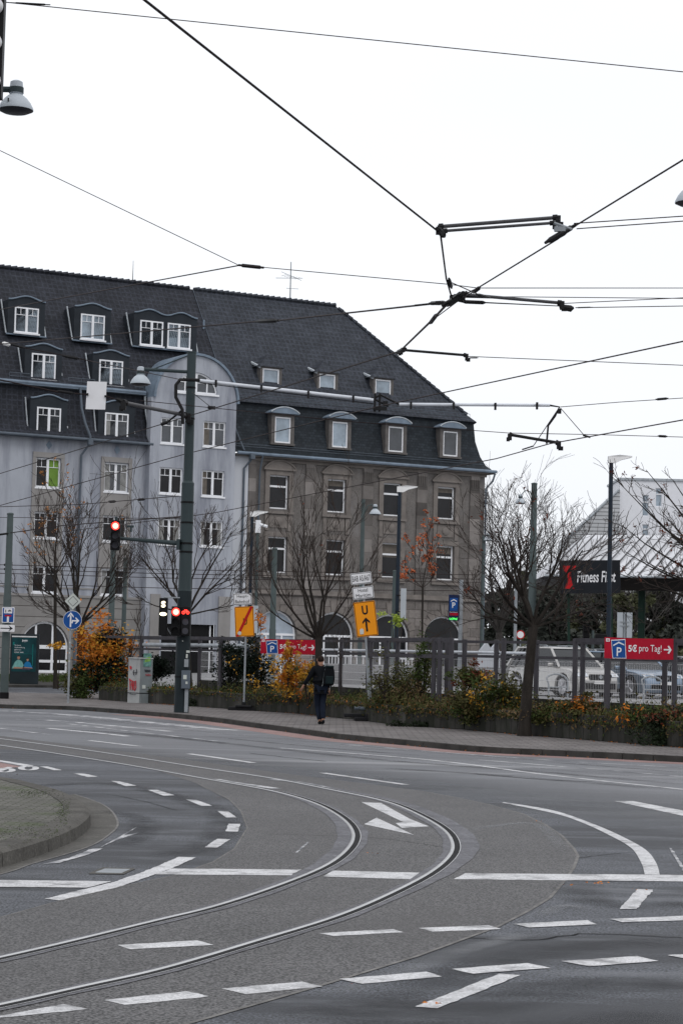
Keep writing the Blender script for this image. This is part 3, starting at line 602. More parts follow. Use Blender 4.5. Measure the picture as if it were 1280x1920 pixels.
# bay
bw_=[(6.18,7.7),(9.0,10.52)]; brow=[(8.33,9.88),(11.4,12.98),(14.45,16.0)]
b=MB(); facade(b,5.75,11.2,-.3,17.2,[(a,c,z0,z1) for a,c in bw_ for z0,z1 in brow]+[(6.6,10.2,.4,3.55)],-.6)
uc=8.47; rg=2.73
A=[(uc+rg*math.cos(math.pi*k/24),17.2+2.75*math.sin(math.pi*k/24)) for k in range(25)]
# gable front with lunette opening
lz=17.65; lr=1.42; Lp=[(uc+.0+lr*math.cos(math.pi*k/24),lz+1.27*math.sin(math.pi*k/24)) for k in range(25)]
for k in range(24): b.quad((A[k][0],-.6,A[k][1]),(A[k+1][0],-.6,A[k+1][1]),(Lp[k+1][0],-.6,Lp[k+1][1]),(Lp[k][0],-.6,Lp[k][1])); b.quad((Lp[k][0],-.6,Lp[k][1]),(Lp[k+1][0],-.6,Lp[k+1][1]),(Lp[k+1][0],-.4,Lp[k+1][1]),(Lp[k][0],-.4,Lp[k][1]))
b.quad((uc-rg,-.6,17.2),(uc+rg,-.6,17.2),(uc+lr,-.6,lz),(uc-lr,-.6,lz)); b.quad((uc-lr,-.6,lz),(uc+lr,-.6,lz),(uc+lr,-.4,lz),(uc-lr,-.4,lz))
b.bb(5.745,5.75,-.598,1.2,-.3,17.2); b.bb(11.2,11.205,-.598,1.2,-.3,17.2)
b.build('bay_wall','lilac',H,fix=False)
b=MB()
for k in range(24):
    g0,g1=math.pi*k/24,math.pi*(k+1)/24
    for (ra,rb,v0,v1) in ((2.74,2.88,-.75,5.2),):
        P=[(uc+r_*math.cos(g),17.2+(r_+.02)*math.sin(g)) for g,r_ in ((g0,ra),(g1,ra),(g1,rb),(g0,rb))]
        b.prism([(x,v0,z) for x,z in P],(0,v1-v0,0))
b.build('bay_roof','zinc',H)
b=MB(); b.bb(uc-lr+.02,uc+lr-.02,-.5,-.42,lz+.0,lz+.1); b.bb(uc-.08,uc+.08,-.51,-.42,lz+.1,lz+1.2); b.bb(uc-.78,uc-.70,-.5,-.42,lz+.1,lz+1.02); b.bb(uc+.70,uc+.78,-.5,-.42,lz+.1,lz+1.02); b.bb(uc-1.2,uc+1.2,-.495,-.43,lz+.62,lz+.66)
for k in range(20):
    g0,g1=math.pi*k/20,math.pi*(k+1)/20; b.prism([(uc+r_*math.cos(g),-.5,lz+(r_-.15)*math.sin(g)) for g,r_ in ((g0,1.42),(g1,1.42),(g1,1.32),(g0,1.32))],(0,.08,0))
o=b.build('lunette_window','white',H); g=MB(); g.xz([(uc+1.4*math.cos(math.pi*k/20),lz+1.25*math.sin(math.pi*k/20)) for k in range(21)],-.45,.02); g.build('pane','glass_mid',o); MB().bb(uc-1.5,uc+1.5,-.7,-.602,lz-.12,lz-.01).build('sill','white',o)
for a,c in bw_:
    for i,(z0,z1) in enumerate(brow): window(H,a,c,z0,z1,-.5,glass=['glass','glass','glass_mid'][i])
part(H,'shop_front','black',lambda b:b.bb(6.6,10.2,-.35,-.3,.4,3.55)); 
part(H,'shop_window','white',lambda b:(b.bb(6.6,10.2,-.4,-.352,1.9,2.0),b.bb(8.0,8.08,-.4,-.352,.4,1.9),b.bb(8.0,8.08,-.4,-.352,2.0,3.5),b.bb(9.9,9.98,-.4,-.352,.4,3.5)))
part(H,'pilaster','beige',lambda b:b.bb(5.8,6.45,-.68,-.602,0,5.3)); part(H,'pilaster','beige',lambda b:b.bb(10.35,11.15,-.68,-.602,0,5.3))
# roof
def roofstrip(b,u0,u1,prof):
    for (v0,z0),(v1,z1) in zip(prof[:-1],prof[1:]): b.quad((u0,v0,z0),(u1,v0,z0),(u1,v1,z1),(u0,v1,z1))
lowp=[(-.5,14.36),(-.1,14.75),(.2,15.3),(.45,16.2),(.55,17.35)]; upp=[(.3,17.62),(.75,17.95),(6.3,25.3),(12.3,17.6)]
b=MB(); roofstrip(b,-18,5.72,lowp); roofstrip(b,-18,5.5,upp[:2]); roofstrip(b,5.5,11.2,[(.8,18.02),(6.3,25.3)]); roofstrip(b,-18,5.5,upp[1:3]); roofstrip(b,-18,11.2,upp[2:]); b.build('roof','tiles',H,fix=False)
part(H,'gutter','pipe',lambda b:(b.tube([(-18,-.56,14.32),(5.7,-.56,14.32)],.09),b.bb(-18,5.7,-.5,-.0,14.26,14.3)))
part(H,'roof_gutter','zinc',lambda b:(b.tube([(-18,.2,17.5),(5.45,.2,17.5)],.11),b.bb(-18,5.45,.14,.6,17.36,17.42)))
part(H,'snow_guard','pipe',lambda b:[b.tube([(u0,.42,17.62+h),(u1,.42,17.62+h)],.02,5) for u0,u1 in ((-3.2,-1.9),) for h in (.22,.42)]+[b.tube([(u,.45,17.7),(u,.42,18.06)],.015,4) for u in (-3.2,-2.5,-1.9)])
for u0,u1 in ((.5,2.2),(4.85,5.4),(-6,-4.8)): part(H,'snow_guard','pipe',lambda b:[b.tube([(u0,.42,17.62+h),(u1,.42,17.62+h)],.02,4) for h in (.22,.42)]+[b.tube([(u,.45,17.7),(u,.42,18.06)],.015,4) for u in (u0,(u0+u1)/2,u1)])
part(H,'ridge_cap','tiles',lambda b:[b.tube([(u,6.3,25.3),(u+.40,6.3,25.34)],[.14,.18],6) for u in [x*.42-18 for x in range(69)]])
part(H,'downpipe','pipe',lambda b:(b.tube([(1.15,.1,17.45),(1.2,-.1,16.2),(1.35,-.35,15.3),(1.6,-.62,14.5),(1.6,-.62,14.2)],.075,8),b.bb(1.45,1.75,-.75,-.5,14.0,14.35),b.tube([(1.6,-.62,14.1),(1.25,-.16,13.4),(1.25,-.16,.2)],.07,8)))
part(H,'verge_flashing','lead',lambda b:b.tube([(5.45,.3,17.3),(5.5,.15,16.2),(5.6,-.1,15.3),(5.72,-.45,14.5)],.07,6))
part(H,'vent_pipe','zinc',lambda b:b.tube([(11.0,4.0,22.4),(11.0,4.0,23.0)],.06,6)) 
part(H,'lightning_rod','iron',lambda b:b.tube([(7.0,6.3,25.3),(7.0,6.3,26.7)],[.03,.012],5))
def wave(u0,u1,z,amp):
    n=14; return [(u0+(u1-u0)*i/n,z+amp*(.5-.5*math.cos(2*math.pi*i/n))) for i in range(n+1)]
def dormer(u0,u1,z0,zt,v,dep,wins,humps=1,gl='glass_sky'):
    m=.42; b=MB(); top=[]
    a0,a1=u0-m,u1+m; seg=(a1-a0)/humps
    for k in range(humps): top+=wave(a0+seg*k,a0+seg*(k+1),zt,.26)
    poly=[(a0,z0-.12)]+top+[(a1,z0-.12)]
    b.xz(poly,v,dep); d=b.build('dormer','slate',H,smooth=0)
    f=MB(); f.tube([(x,v-.05,z+.03) for x,z in top],.05,6); f.build('dormer_flashing','zinc',d); MB().tube([(a0-.1,v-.06,z0-.14),(a1+.1,v-.06,z0-.14)],.05,6).build('sill_flashing','zinc',d)
    s=MB(); s.tube([(a0-.08,v+.0,z0-.1),(a0-.12,v+dep*.55,zt+.1)],.045,5); s.build('step_flashing','lead',d); s=MB(); s.tube([(a1+.08,v,z0-.1),(a1+.1,v+dep*.18,z0+.55)],.045,5); s.build('step_flashing','lead',d)
    for w0,w1 in wins: window(H,w0,w1,z0,z0+1.55,v-.06,glass=gl,sill=True)
for a,c in [(-1.62,-.12),(2.7,4.22),(-10.3,-8.8),(-5.9,-4.4)]:
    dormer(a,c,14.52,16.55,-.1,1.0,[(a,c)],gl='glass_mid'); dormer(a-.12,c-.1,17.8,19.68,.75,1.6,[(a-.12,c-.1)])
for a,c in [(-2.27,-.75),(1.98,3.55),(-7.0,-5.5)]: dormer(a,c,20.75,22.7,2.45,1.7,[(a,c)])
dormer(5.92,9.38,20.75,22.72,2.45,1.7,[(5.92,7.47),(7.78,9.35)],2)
# ---------------- brown stone building
S=thing('stone_building','weathered brown stone building with arched ground floor windows and hipped mansard roof','building',(F0.x,F0.y,0),BA)
bc=[14.6,18.72,22.82,26.9]; hw=.68
b=MB(); facade(b,12.4,29.9,5.9,14.15,[(c-hw,c+hw,z0,z1) for c in bc for z0,z1 in ((6.95,9.18),(10.93,13.03))],0,.28)
b.bb(29.895,29.9,.003,12,-.2,14.15); b.build('wall','stone',S,fix=False)
b=MB(); facade(b,12.4,29.95,-.2,5.6,[('arch',c,1.5,.7,3.1) for c in bc],-.05,.3); b.bb(29.94,29.95,-.04,12,-.2,5.6); b.build('ground_floor_wall','stone_blocks',S,fix=False)
part(S,'party_wall','white_wall',lambda b:b.bb(11.42,12.4,-.1,.4,0,14.1))
part(S,'cornice','trim_stone',lambda b:(b.bb(12.4,30.05,-.24,-.003,5.6,5.74),b.bb(12.4,29.99,-.12,-.003,5.74,5.9),b.bb(12.4,30.0,-.1,-.003,5.0,5.07) if False else None))
part(S,'eaves_moulding','trim_stone',lambda b:(b.bb(12.4,29.98,-.12,-.003,13.85,14.05),b.bb(11.4,30.1,-.45,-.003,14.05,14.2),b.bb(29.905,30.35,-.45,12,14.05,14.2)))
for i,c in enumerate([16.8,20.98,25.03,29.1]):
    part(S,'pilaster','pilaster',lambda b:(b.bb(c-.38,c+.38,-.1,-.003,5.9,12.95),b.bb(c-.34,c+.34,-.13,-.003,12.95,13.85),*[b.bb(c-.27+q*.15,c-.2+q*.15,-.16,-.13,13.05,13.7) for q in range(4)]))
part(S,'pilaster','pilaster',lambda b:b.bb(12.45,12.95,-.1,-.003,5.9,13.85))
for c in bc:
    for z0,z1,top in ((6.95,9.18,0),(10.93,13.03,1)):
        b=MB(); b.bb(c-1.0,c-hw-.002,-.11,-.004,z0-.15,z1+.3); b.bb(c+hw+.002,c+1.0,-.11,-.004,z0-.15,z1+.3); b.bb(c-hw,c+hw,-.11,-.004,z1+.002,z1+.3); b.bb(c-1.05,c+1.05,-.18,-.004,z0-.32,z0-.155)
        if top:
            n=12; P=[(c+1.12*math.cos(R(150-120*k/n))/math.cos(R(30)),z1+.42-.56+ 1.12*math.sin(R(150-120*k/n))) for k in range(n+1)]
            b.xz([(c-1.12,z1+.36)]+P+[(c+1.12,z1+.36)],-.16,.156); b.bb(c-1.17,c+1.17,-.22,-.163,z1+.3,z1+.42)
            for k in range(n): b.prism([(P[k][0],-.23,P[k][1]),(P[k+1][0],-.23,P[k+1][1]),(P[k+1][0],-.23,P[k+1][1]-.1),(P[k][0],-.23,P[k][1]-.1)],(0,.068,0))
        b.build('window_surround','trim_stone',S,fix=False)
        window(S,c-hw+.02,c+hw-.02,z0,z1,.12,'transom',glass='glass',sill=False)
        part(S,'window_ledge','white',lambda b:b.bb(c-hw-.02,c+hw+.02,-.02,.11,z0-.01,z0+.07)) if False else None
    # apron between storeys with roundel
    b=MB(); b.bb(c-.62,c+.62,-.05,-.004,9.75,10.55); b.bb(c-.95,c-.68,-.09,-.004,9.55,10.58); b.bb(c+.68,c+.95,-.09,-.004,9.55,10.58); b.T=Matrix.Translation((c,-.05,10.15)); b.lathe([(.27,0),(.27,.05),(.18,.09),(.01,.1)],n=16,axis='Y'); b.T=None; b.build('apron_panel','trim_stone',S,fix=False)
    # arch: voussoirs and window
    b=MB(); zt=3.1
    for k in range(11):
        g0,g1=math.pi*(k+.04)/11,math.pi*(k+.96)/11; r0,r1=1.51,(2.0 if k%2 else 1.82)
        if k==5: r1=2.25
        b.prism([(c+r_*math.cos(g),-.12,zt+r_*math.sin(g)) for g,r_ in ((g0,r0),(g1,r0),(g1,r1),(g0,r1))],(0,.067,0))
    b.build('arch_stones','trim_stone',S,fix=False)
    b=MB(); r=1.48
    for k in range(18):
        g0,g1=math.pi*k/18,math.pi*(k+1)/18; b.prism([(c+r_*math.cos(g),.14,zt+r_*math.sin(g)) for g,r_ in ((g0,r),(g1,r),(g1,r-.1),(g0,r-.1))],(0,.08,0))
    b.bb(c-r,c+r,.13,.23,zt-.07,zt+.07); b.bb(c-r,c-r+.1,.135,.225,.7,zt-.07); b.bb(c+r-.1,c+r,.135,.225,.7,zt-.07)
    for u in (-.55,.55): b.bb(c+u-.05,c+u+.05,.135,.225,.7,zt-.07)
    o=b.build('arched_window','white',S); g=MB(); g.xz([(c-1.49,.7),(c+1.49,.7)]+[(c+1.49*math.cos(math.pi*k/16),zt+1.49*math.sin(math.pi*k/16)) for k in range(17)],.2,.02); g.build('pane','frost' if c==bc[0] else 'glass',o)
SE=.42 # eaves overhang
b=MB()
e0=(11.42,-.5,14.25); e1=(30.3,-.5,14.25)
prof=[(-.5,14.25),(-.12,14.62),(.15,15.2),(.4,16.2),(.5,17.4)]
for (v0,z0),(v1,z1) in zip(prof[:-1],prof[1:]):
    b.quad((11.22,v0,z0),(29.75-v0,v0,z0),(29.75-v1,v1,z1),(11.22,v1,z1))
b.build('mansard_roof','slate2',S,fix=False)
b=MB()
for (v0,z0),(v1,z1) in zip(prof[:-1],prof[1:]): b.quad((29.75-v0,v0,z0),(29.75-v0,12.1-v0,z0),(29.75-v1,12.1-v1,z1),(29.75-v1,v1,z1))
b.build('mansard_end','slate2',S,fix=False)
b=MB(); b.quad((11.22,.25,17.5),(29.35,.25,17.5),(28.85,.75,18.0),(11.22,.75,18.0)); b.quad((11.22,.75,18.0),(28.85,.75,18.0),(21.8,6.3,25.3),(11.22,6.3,25.3)); b.quad((11.22,.25,17.48),(29.35,.25,17.48),(29.35,.6,17.38),(11.22,.6,17.38)); b.build('roof','tiles2',S,fix=False)
b=MB(); b.quad((29.35,.25,17.5),(29.35,12.3,17.5),(28.85,11.8,18.),(28.85,.75,18.)); b.quad((28.85,.75,18.0),(28.85,11.85,18.0),(21.8,6.3,25.3)); b.build('hip_end_roof','tiles_end',S,fix=False)
b=MB(); b.quad((11.22,6.3,25.3),(21.8,6.3,25.3),(28.85,11.85,18),(11.22,11.85,18)); b.build('rear_roof','tiles2',S,fix=False)
part(S,'hip_cap','tiles2',lambda b:([b.tube([Vector((28.85,.75,18)).lerp(Vector((21.8,6.3,25.3)),t),Vector((28.85,.75,18)).lerp(Vector((21.8,6.3,25.3)),t+.034)],[.17,.12],6) for t in [k*.035 for k in range(28)]]+[b.tube([(u,6.3,25.3),(u+.4,6.3,25.34)],[.14,.18],6) for u in [11.3+x*.42 for x in range(25)]]))
part(S,'gutter','zinc',lambda b:(b.tube([(11.4,-.58,14.22),(30.4,-.58,14.22),(30.4,12,14.22)],.1),))
part(S,'roof_seam','pipe',lambda b:(b.tube([(11.21,.8,18.05),(11.21,6.2,25.25)],.02,5),b.tube([(11.3,.35,17.4),(11.5,.1,15.8),(11.9,-.45,14.4)],.05,5)))
part(S,'snow_guard','pipe',lambda b:[b.tube([(11.4,.42,17.62+h),(28.9,.42,17.62+h)],.015,4) for h in (.2,.4)]+[b.tube([(11.4,-.3,14.5+h),(29.6,-.3,14.5+h)],.015,4) for h in (.15,.3)]+[b.tube([(11.4+k*.5,.45,17.7),(11.4+k*.5,.42,18.04)],.012,4) for k in range(36)])
part(S,'downpipe','pipe',lambda b:(b.bb(12.2,12.5,-.8,-.5,13.85,14.2),b.tube([(12.35,-.65,13.9),(12.05,-.2,13.3),(12.05,-.2,.2)],.07,8)))
part(S,'downpipe','pipe',lambda b:(b.tube([(13.1,-.62,14.1),(13.15,-.2,13.2),(13.1,-.2,5.9)],.06,8)))
part(S,'downpipe','pipe',lambda b:(b.tube([(30.3,-.6,14.1),(30.2,-.5,13.6),(29.85,-.22,13.1),(29.85,-.22,.2)],.065,8)))
for c in [14.72,18.82,22.95,27.1]:
    b=MB(); v=-.12; zb=15.05
    b.bb(c-.8,c-.56,v,v+.9,zb,16.95); b.bb(c+.56,c+.8,v,v+.9,zb,16.95); b.bb(c-.56,c+.56,v,v+.9,16.72,16.95); b.bb(c-.85,c+.85,v-.05,v+.3,zb-.12,zb-.001)
    d=b.build('dormer','dormer_wood',S)
    n=10; P=[(c+1.0*math.sin(R(-50+100*k/n))/math.sin(R(50)),16.95+.62*(math.cos(R(-50+100*k/n))-math.cos(R(50)))/(1-math.cos(R(50)))*.55) for k in range(n+1)]
    f=MB(); f.xz(P+[(c+1.0,16.9),(c-1.0,16.9)],v-.3,1.3); f.build('dormer_roof','zinc',d)
    f=MB(); f.tube([(x,v-.3,z) for x,z in P],.045,5); f.build('dormer_flashing','lead',d)
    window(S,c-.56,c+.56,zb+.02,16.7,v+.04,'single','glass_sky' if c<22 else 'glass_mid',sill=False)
for c in [14.6,18.68,22.83]:
    b=MB(); v=1.45; zb=18.68
    b.bb(c-.76,c-.6,v,v+.5,zb,20.05); b.bb(c+.6,c+.76,v,v+.5,zb,20.05); b.bb(c-.6,c+.6,v,v+.5,19.92,20.05); b.bb(c-.6,c+.6,v,v+.5,zb,zb+.06)
    d=b.build('roof_dormer','dormer_wood',S)
    f=MB(); f.add([(c-.95,v-.12,20.0),(c+.95,v-.12,20.0),(c+.95,v+1.4,20.05),(c-.95,v+1.4,20.05),(c,v+.5,20.85),(c,v+2.2,20.85)],[(0,1,4),(1,2,5,4),(3,0,4,5)]); f.bb(c-.74,c+.74,v+.12,v+1.,zb,20.0); f.build('dormer_roof','tiles2',d,fix=False)
    MB().tube([(c-.80,v+.0,19.95),(c-.85,v+1.6,20.5)],.09,5).build('dormer_flashing','lead',d); MB().tube([(c-.75,v+.05,18.7),(c-.75,v+1.1,19.9)],.04,5).build('step_flashing','lead',d)
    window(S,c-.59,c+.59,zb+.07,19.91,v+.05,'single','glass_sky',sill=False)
an=thing('roof_antenna','bare television antenna mast standing on the ridge of the brown building','antenna',F0+BU*18.35+BV*6.3+Vector((0,0,25.2)),BA)
part(an,'mast','galv',lambda b:b.tube([(0,0,0),(0,0,2.7)],[.045,.03],6))
part(an,'crossbar','galv',lambda b:(b.tube([(-1.1,0,1.5),(.9,0,1.7)],.018,4),b.tube([(-.6,.2,2.0),(.7,-.2,1.5)],.015,4),*[b.tube([(-.5+.2*k,-.35,1.75-.02*k),(-.5+.2*k,.35,1.75-.02*k)],.012,4) for k in range(6)],b.tube([(-.3,0,.9),(.6,0,.95)],.015,4)))
# ---------------- far white block and boarded gable
fy=230
def P3(x,y,Y=fy): return AY(x,y,Y)
a=P3(1161,900); c=P3(1300,885); base=-1
FB=thing('white_apartment_block','pale white apartment block far away behind the metal station roof','apartment building',(a.x,a.y,0),0)
hW=a.z; wd=26
holes=[]
for ux,zt,zb in ((1203,928,968),(1203,983,1010),(1228,915,950)):
    p=P3(ux,zt); q=P3(ux+12,zb); holes.append((p.x-a.x,q.x-a.x,q.z,p.z))

b=MB(); facade(b,0,wd,0,hW,holes,0,.3); b.bb(0,wd,.35,10,0,hW-.02); b.build('wall','farwall',FB,fix=False)
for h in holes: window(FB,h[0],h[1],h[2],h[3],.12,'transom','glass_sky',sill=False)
part(FB,'parapet','lead',lambda b:b.bb(-.15,wd,-.15,10.,hW,hW+.25)); part(FB,'roof_vent','lead',lambda b:(b.tube([(4.2,6,hW),(4.2,6,hW+.7)],[1.1,.9],10)))
gl=P3(1062,1010); gr=P3(1161,920)
FG=thing('boarded_gable_house','grey boarded gable rising beside the far white block','house',(gl.x-1,gl.y-.3,0),0)
part(FG,'wall','farstripe',lambda b:b.xz([(0,0),(gr.x-gl.x+.98,0),(gr.x-gl.x+.98,gr.z),(1,gl.z)],0,9)); part(FG,'verge','lead',lambda b:b.tube([(1,-.1,gl.z),(gr.x-gl.x+.9,-.1,gr.z+.1)],.12,5))
# ================================================================ MASTS, LAMPS, SIGNALS
def gz(p): return .12
def bell(T,cx,cz,s,y=0,name='lamp_shade'):
    """bell shaped lamp: cap, collar, bowl, dark underside"""
    o=part(T,name,'lamp',lambda b:b.lathe([(.07*s,.56*s),(.12*s,.53*s),(.13*s,.44*s),(.135*s,.30*s),(.12*s,.28*s),(.16*s,.25*s),(.22*s,.2*s),(.29*s,.11*s),(.345*s,.0),(.345*s,-.03*s),(.335*s,-.03*s),(.335*s,0)],(cx,y,cz),24))
    part(o,'lens','lamp_dark',lambda b:b.lathe([(.33*s,-.035*s),(.25*s,-.075*s),(.1*s,-.095*s),(.01,-.1*s)],(cx,y,cz),20))
    part(o,'collar','mast',lambda b:b.lathe([(.145*s,.31*s),(.145*s,.42*s)],(cx,y,cz),16)); return o
# thick mast
mp=G(340,1336,.12); ks=67/1.
MT=thing('catenary_mast','thick dark green overhead line mast with red lit signals at the kerb','mast',mp)
def MX(px,py,Y=None):  # photo point at the mast's distance, in mast coordinates
    return AY(px,py,Y or mp.y)-mp
zt=MX(357,662).z; z905=MX(350,905).z; z1108=MX(345,1108).z
part(MT,'lower_shaft','mast_low',lambda b:b.lathe([(.215,0),(.212,.6),(.208,z1108)],n=20))
part(MT,'middle_shaft','mast',lambda b:b.lathe([(.208,z1108),(.19,z1108+.05),(.18,z905-.1),(.185,z905-.02),(.14,z905+.05)],n=20))
part(MT,'upper_shaft','mast',lambda b:b.lathe([(.14,z905),(.13,zt),(.14,zt),(.14,zt+.04)],n=20))
for z,r_ in ((MX(0,935).z,.195),(MX(0,973).z,.195),(MX(0,1012).z,.2),(MX(0,1028).z,.2),(1.0,.222),(MX(0,720).z,.145),(MX(0,778).z,.145)): part(MT,'clamp_band','black',lambda b:b.lathe([(r_,z),(r_,z+.05)],n=18))
part(MT,'control_box','pipe',lambda b:b.box((.12,-.24,.95),(.25,.14,.52)),bevel=.01)
part(MT,'cable_cover','galv',lambda b:b.box((.15,-.2,.35),(.1,.08,.66))); part(MT,'inspection_plate','galv',lambda b:b.box((.12,-.215,1.42),(.12,.03,.22)))
for c_,d_ in (((.1,-.314,1.02),(.1,.006,.12)),((.15,-.314,.86),(.06,.006,.07)),((.16,-.225,1.75),(.1,.012,.06)),((.13,-.227,1.62),(.05,.01,.12)),((.0,-.232,2.05),(.03,.01,.03))): part(MT,'sticker','sign_pale',lambda b:b.box(c_,d_))
# mast lamp with arm
la=MX(264,703); lt=MX(350,694)
L=thing('street_lamp','bell shaped lamp on an arm near the top of the thick mast','street lamp',mp,group=None)
bell(L,la.x,MX(0,712).z,1.0*.82*1.05)
part(L,'arm','mast',lambda b:(b.tube([(la.x,0,lt.z),(-.12,0,lt.z-.05)],.05,8),b.tube([(la.x+.35,0,lt.z+.0),(-.12,0,lt.z+.42)],.018,5)))
# signal on arm
hx=MX(219,1005); hz=hx.z
def signal(par,cx,cz,w_,h_,lamps,y=-.3,visor=True):
    hb=part(par,'signal_housing','black',lambda b:b.box((cx,y,cz),(w_,.16,h_)),bevel=.02)
    for (dx,dz,r_,m,m2) in lamps:
        x=cx+dx; z=cz+dz
        part(hb,'visor','black',lambda b:[b.prism([(x+rr*math.cos(R(a)),y-.08,z+rr*math.sin(R(a))) for rr,a in ((r_+.02,a0),(r_+.02,a0+20),(r_+.005,a0+20),(r_+.005,a0))],(0,-.17,0)) for a0 in range(-20,200,20)])
        l=part(hb,'lamp_lens',m,lambda b:b.xz(disc(x,z,r_,20),y-.1,.03))
        if m2: part(hb,'lamp_glow',m2,lambda b:b.xz(disc(x,z,r_*.72,20),y-.115,.012))
    return hb
SG=thing('traffic_signal','red lit traffic signal on a long horizontal arm left of the mast','traffic light',mp)
signal(SG,hx.x,hz,.27,.86,[(0,.27,.115,'red_on','red_core'),(0,0,.1,'lamp_dark',None),(0,-.27,.1,'lamp_dark',None)])
part(SG,'arm','mast',lambda b:(b.tube([(hx.x-.2,-.1,MX(0,1003).z),(-.25,-.1,MX(0,1012).z+.02)],[.04,.075],10),b.box((-.22,-.1,MX(0,1013).z),(.09,.26,.3)),b.tube([(hx.x+.42,-.1,hz+.12),(hx.x+.42,-.1,hz+.26)],.03),b.box((hx.x+.4,-.1,hz+.28),(.2,.06,.06)),b.box((hx.x,-.28,hz+.48),(.08,.08,.1))))
h3=MX(340,1165)
SR=thing('traffic_signal','pair of black signal heads on the thick mast, round red lamp beside red bicycle symbol','traffic light',mp)
signal(SR,h3.x-.125,h3.z,.265,.84,[(0,.26,.115,'red_on','red_core'),(0,-.02,.1,'black',None),(0,-.28,.1,'black',None)],-.34)
hb=part(SR,'bicycle_signal_housing','black',lambda b:b.box((h3.x+.15,-.34,h3.z),(.27,.16,.84)),bevel=.02)
def bike(b,x,z,s,y):
    for dx in (-.5,.5):
        for k in range(12):
            g0,g1=2*math.pi*k/12,2*math.pi*(k+1)/12
            b.prism([(x+(dx+r_*math.cos(g))*s,y,z+r_*s*math.sin(g)-.1*s) for g,r_ in ((g0,.38),(g1,.38),(g1,.22),(g0,.22))],(0,.01,0))
    for p,q in (((-.5,-.1),(-.2,.4)),((-.2,.4),(.35,.4)),((.5,-.1),(.25,.55)),((-.1,-.1),(.3,.35)),((-.3,.5),(-.05,.5))): b.tube([(x+p[0]*s,y,z+p[1]*s),(x+q[0]*s,y,z+q[1]*s)],.08*s,5)
part(hb,'bicycle_symbol','red_on',lambda b:bike(b,h3.x+.15,h3.z+.26,.125,-.44)); 
part(hb,'lamp_lens','lamp_dark',lambda b:[b.xz(disc(h3.x+.15,h3.z+z,.09,18),-.43,.02) for z in (-.02,-.28)])
h4=MX(308,1157)
ST=thing('tram_signal','slim black tram signal with lit letter S above a white bar','traffic light',mp)
hb=part(ST,'signal_housing','black',lambda b:b.box((h4.x,-.3,h4.z),(.24,.16,1.08)),bevel=.02)
text(hb,'S',h4.x,h4.z+.36,.12,.18,'white_on',y=-.392,bold=.04,name='letter')
part(hb,'bar_lamp','white_on',lambda b:b.xz([(h4.x+.1*math.cos(2*math.pi*k/16),h4.z+.08+.05*math.sin(2*math.pi*k/16)) for k in range(16)],-.4,.02))
part(ST,'bracket','galv',lambda b:(b.tube([(h4.x,-.3,h4.z+.56),(h4.x+.45,-.2,h4.z+.56)],.022,6),b.tube([(h4.x+.1,-.28,h4.z-.3),(h4.x+.25,-.25,h4.z-.52),(h4.x+.5,-.2,h4.z-.52)],.018,6)))
# other green masts
def pole(px,ty,Y,r,label,z0=.12,m='mast_far',name='catenary_mast',cat_='mast',grp='green poles standing behind the pavement',by=1300,split=None,base=True):
    t=AY(px,ty,Y); o=thing(name,label,cat_,(t.x,t.y,z0),group=grp); h=t.z-z0
    if split: part(o,'shaft',m,lambda b:b.lathe([(r*1.15,0),(r*1.12,h*split),(r,h*split+.04),(r*.85,h)],n=14))
    else: part(o,'shaft',m,lambda b:b.lathe([(r,0),(r*.85,h)],n=14))
    if base: part(o,'cap',m,lambda b:b.lathe([(r*.95,h),(r*.95,h+.04),(r*.5,h+.07)],n=14))
    return o,h
o,_=pole(20,965,G(11,1310,.12).y,.125,'green catenary mast with dark foot behind the blue dead end sign',split=.55); part(o,'foot','black',lambda b:b.lathe([(.165,0),(.165,.2),(.15,.22)],n=16))
pole(213,1034,96,.14,'grey green pole under the hanging signal',.0,split=.5); pole(236,1048,104,.12,'short grey pole just right of the one under the hanging signal',.0)
pole(515,1030,92,.13,'pale green pole rising behind the left red banner',.6,split=.4); pole(740,1072,96,.11,'thin pale green pole just left of the dark blue lamp post in the middle',.6)
pole(1001,908,94,.15,'tall pale green pole behind the dark leafless tree',.6,split=.6); pole(967,1085,110,.09,'thin grey pole left of the dark trunk',.6,m='galv')
# LED lamps
def ledlamp(px,ty,Y,side,label,z0=.62,hl=.62):
    t=AY(px,ty,Y); o=thing('street_lamp',label,'street lamp',(t.x,t.y,z0),group='modern flat headed street lamps'); h=t.z-z0
    part(o,'pole','navy',lambda b:b.lathe([(.095,0),(.092,1.2),(.075,h)],n=14))
    part(o,'lamp_head','led',lambda b:b.add([(x,y,z) for x,y,z in ((-.12,-.1,h-.02),(.16,-.1,h-.02),(.38,-.14,h+.10),(.75,-.14,h+.20),(.78,0,h+.25),(.3,-.12,h+.28),(-.12,-.1,h+.22))]+[(x,y,z) for x,y,z in ((-.12,.1,h-.02),(.16,.1,h-.02),(.38,.14,h+.10),(.75,.14,h+.20),(.78,0.01,h+.25),(.3,.12,h+.28),(-.12,.1,h+.22))],[tuple(range(7)),tuple(range(7,14))[::-1]]+[(i,(i+1)%7,7+(i+1)%7,7+i) for i in range(7)]))
    return o,h
l1,h1=ledlamp(473,968,104,1,'flat headed lamp with white camera beside the white strip of wall'); 
part(l1,'camera','white',lambda b:(b.box((.3,-.1,h1-.5),(.26,.2,.62)),b.tube([(.4,-.15,h1-.4),(.75,-.3,h1-.5)],.07,8),b.tube([(0,0,h1-.3),(.3,-.05,h1-.3)],.03,6))); part(l1,'side_pole','mast_far',lambda b:b.lathe([(.07,0),(.07,h1-.8)],(.3,-.1,0),10))
part(l1,'plate','sign_back',lambda b:b.box((.28,-.2,2.9),(.3,.03,1.35)))
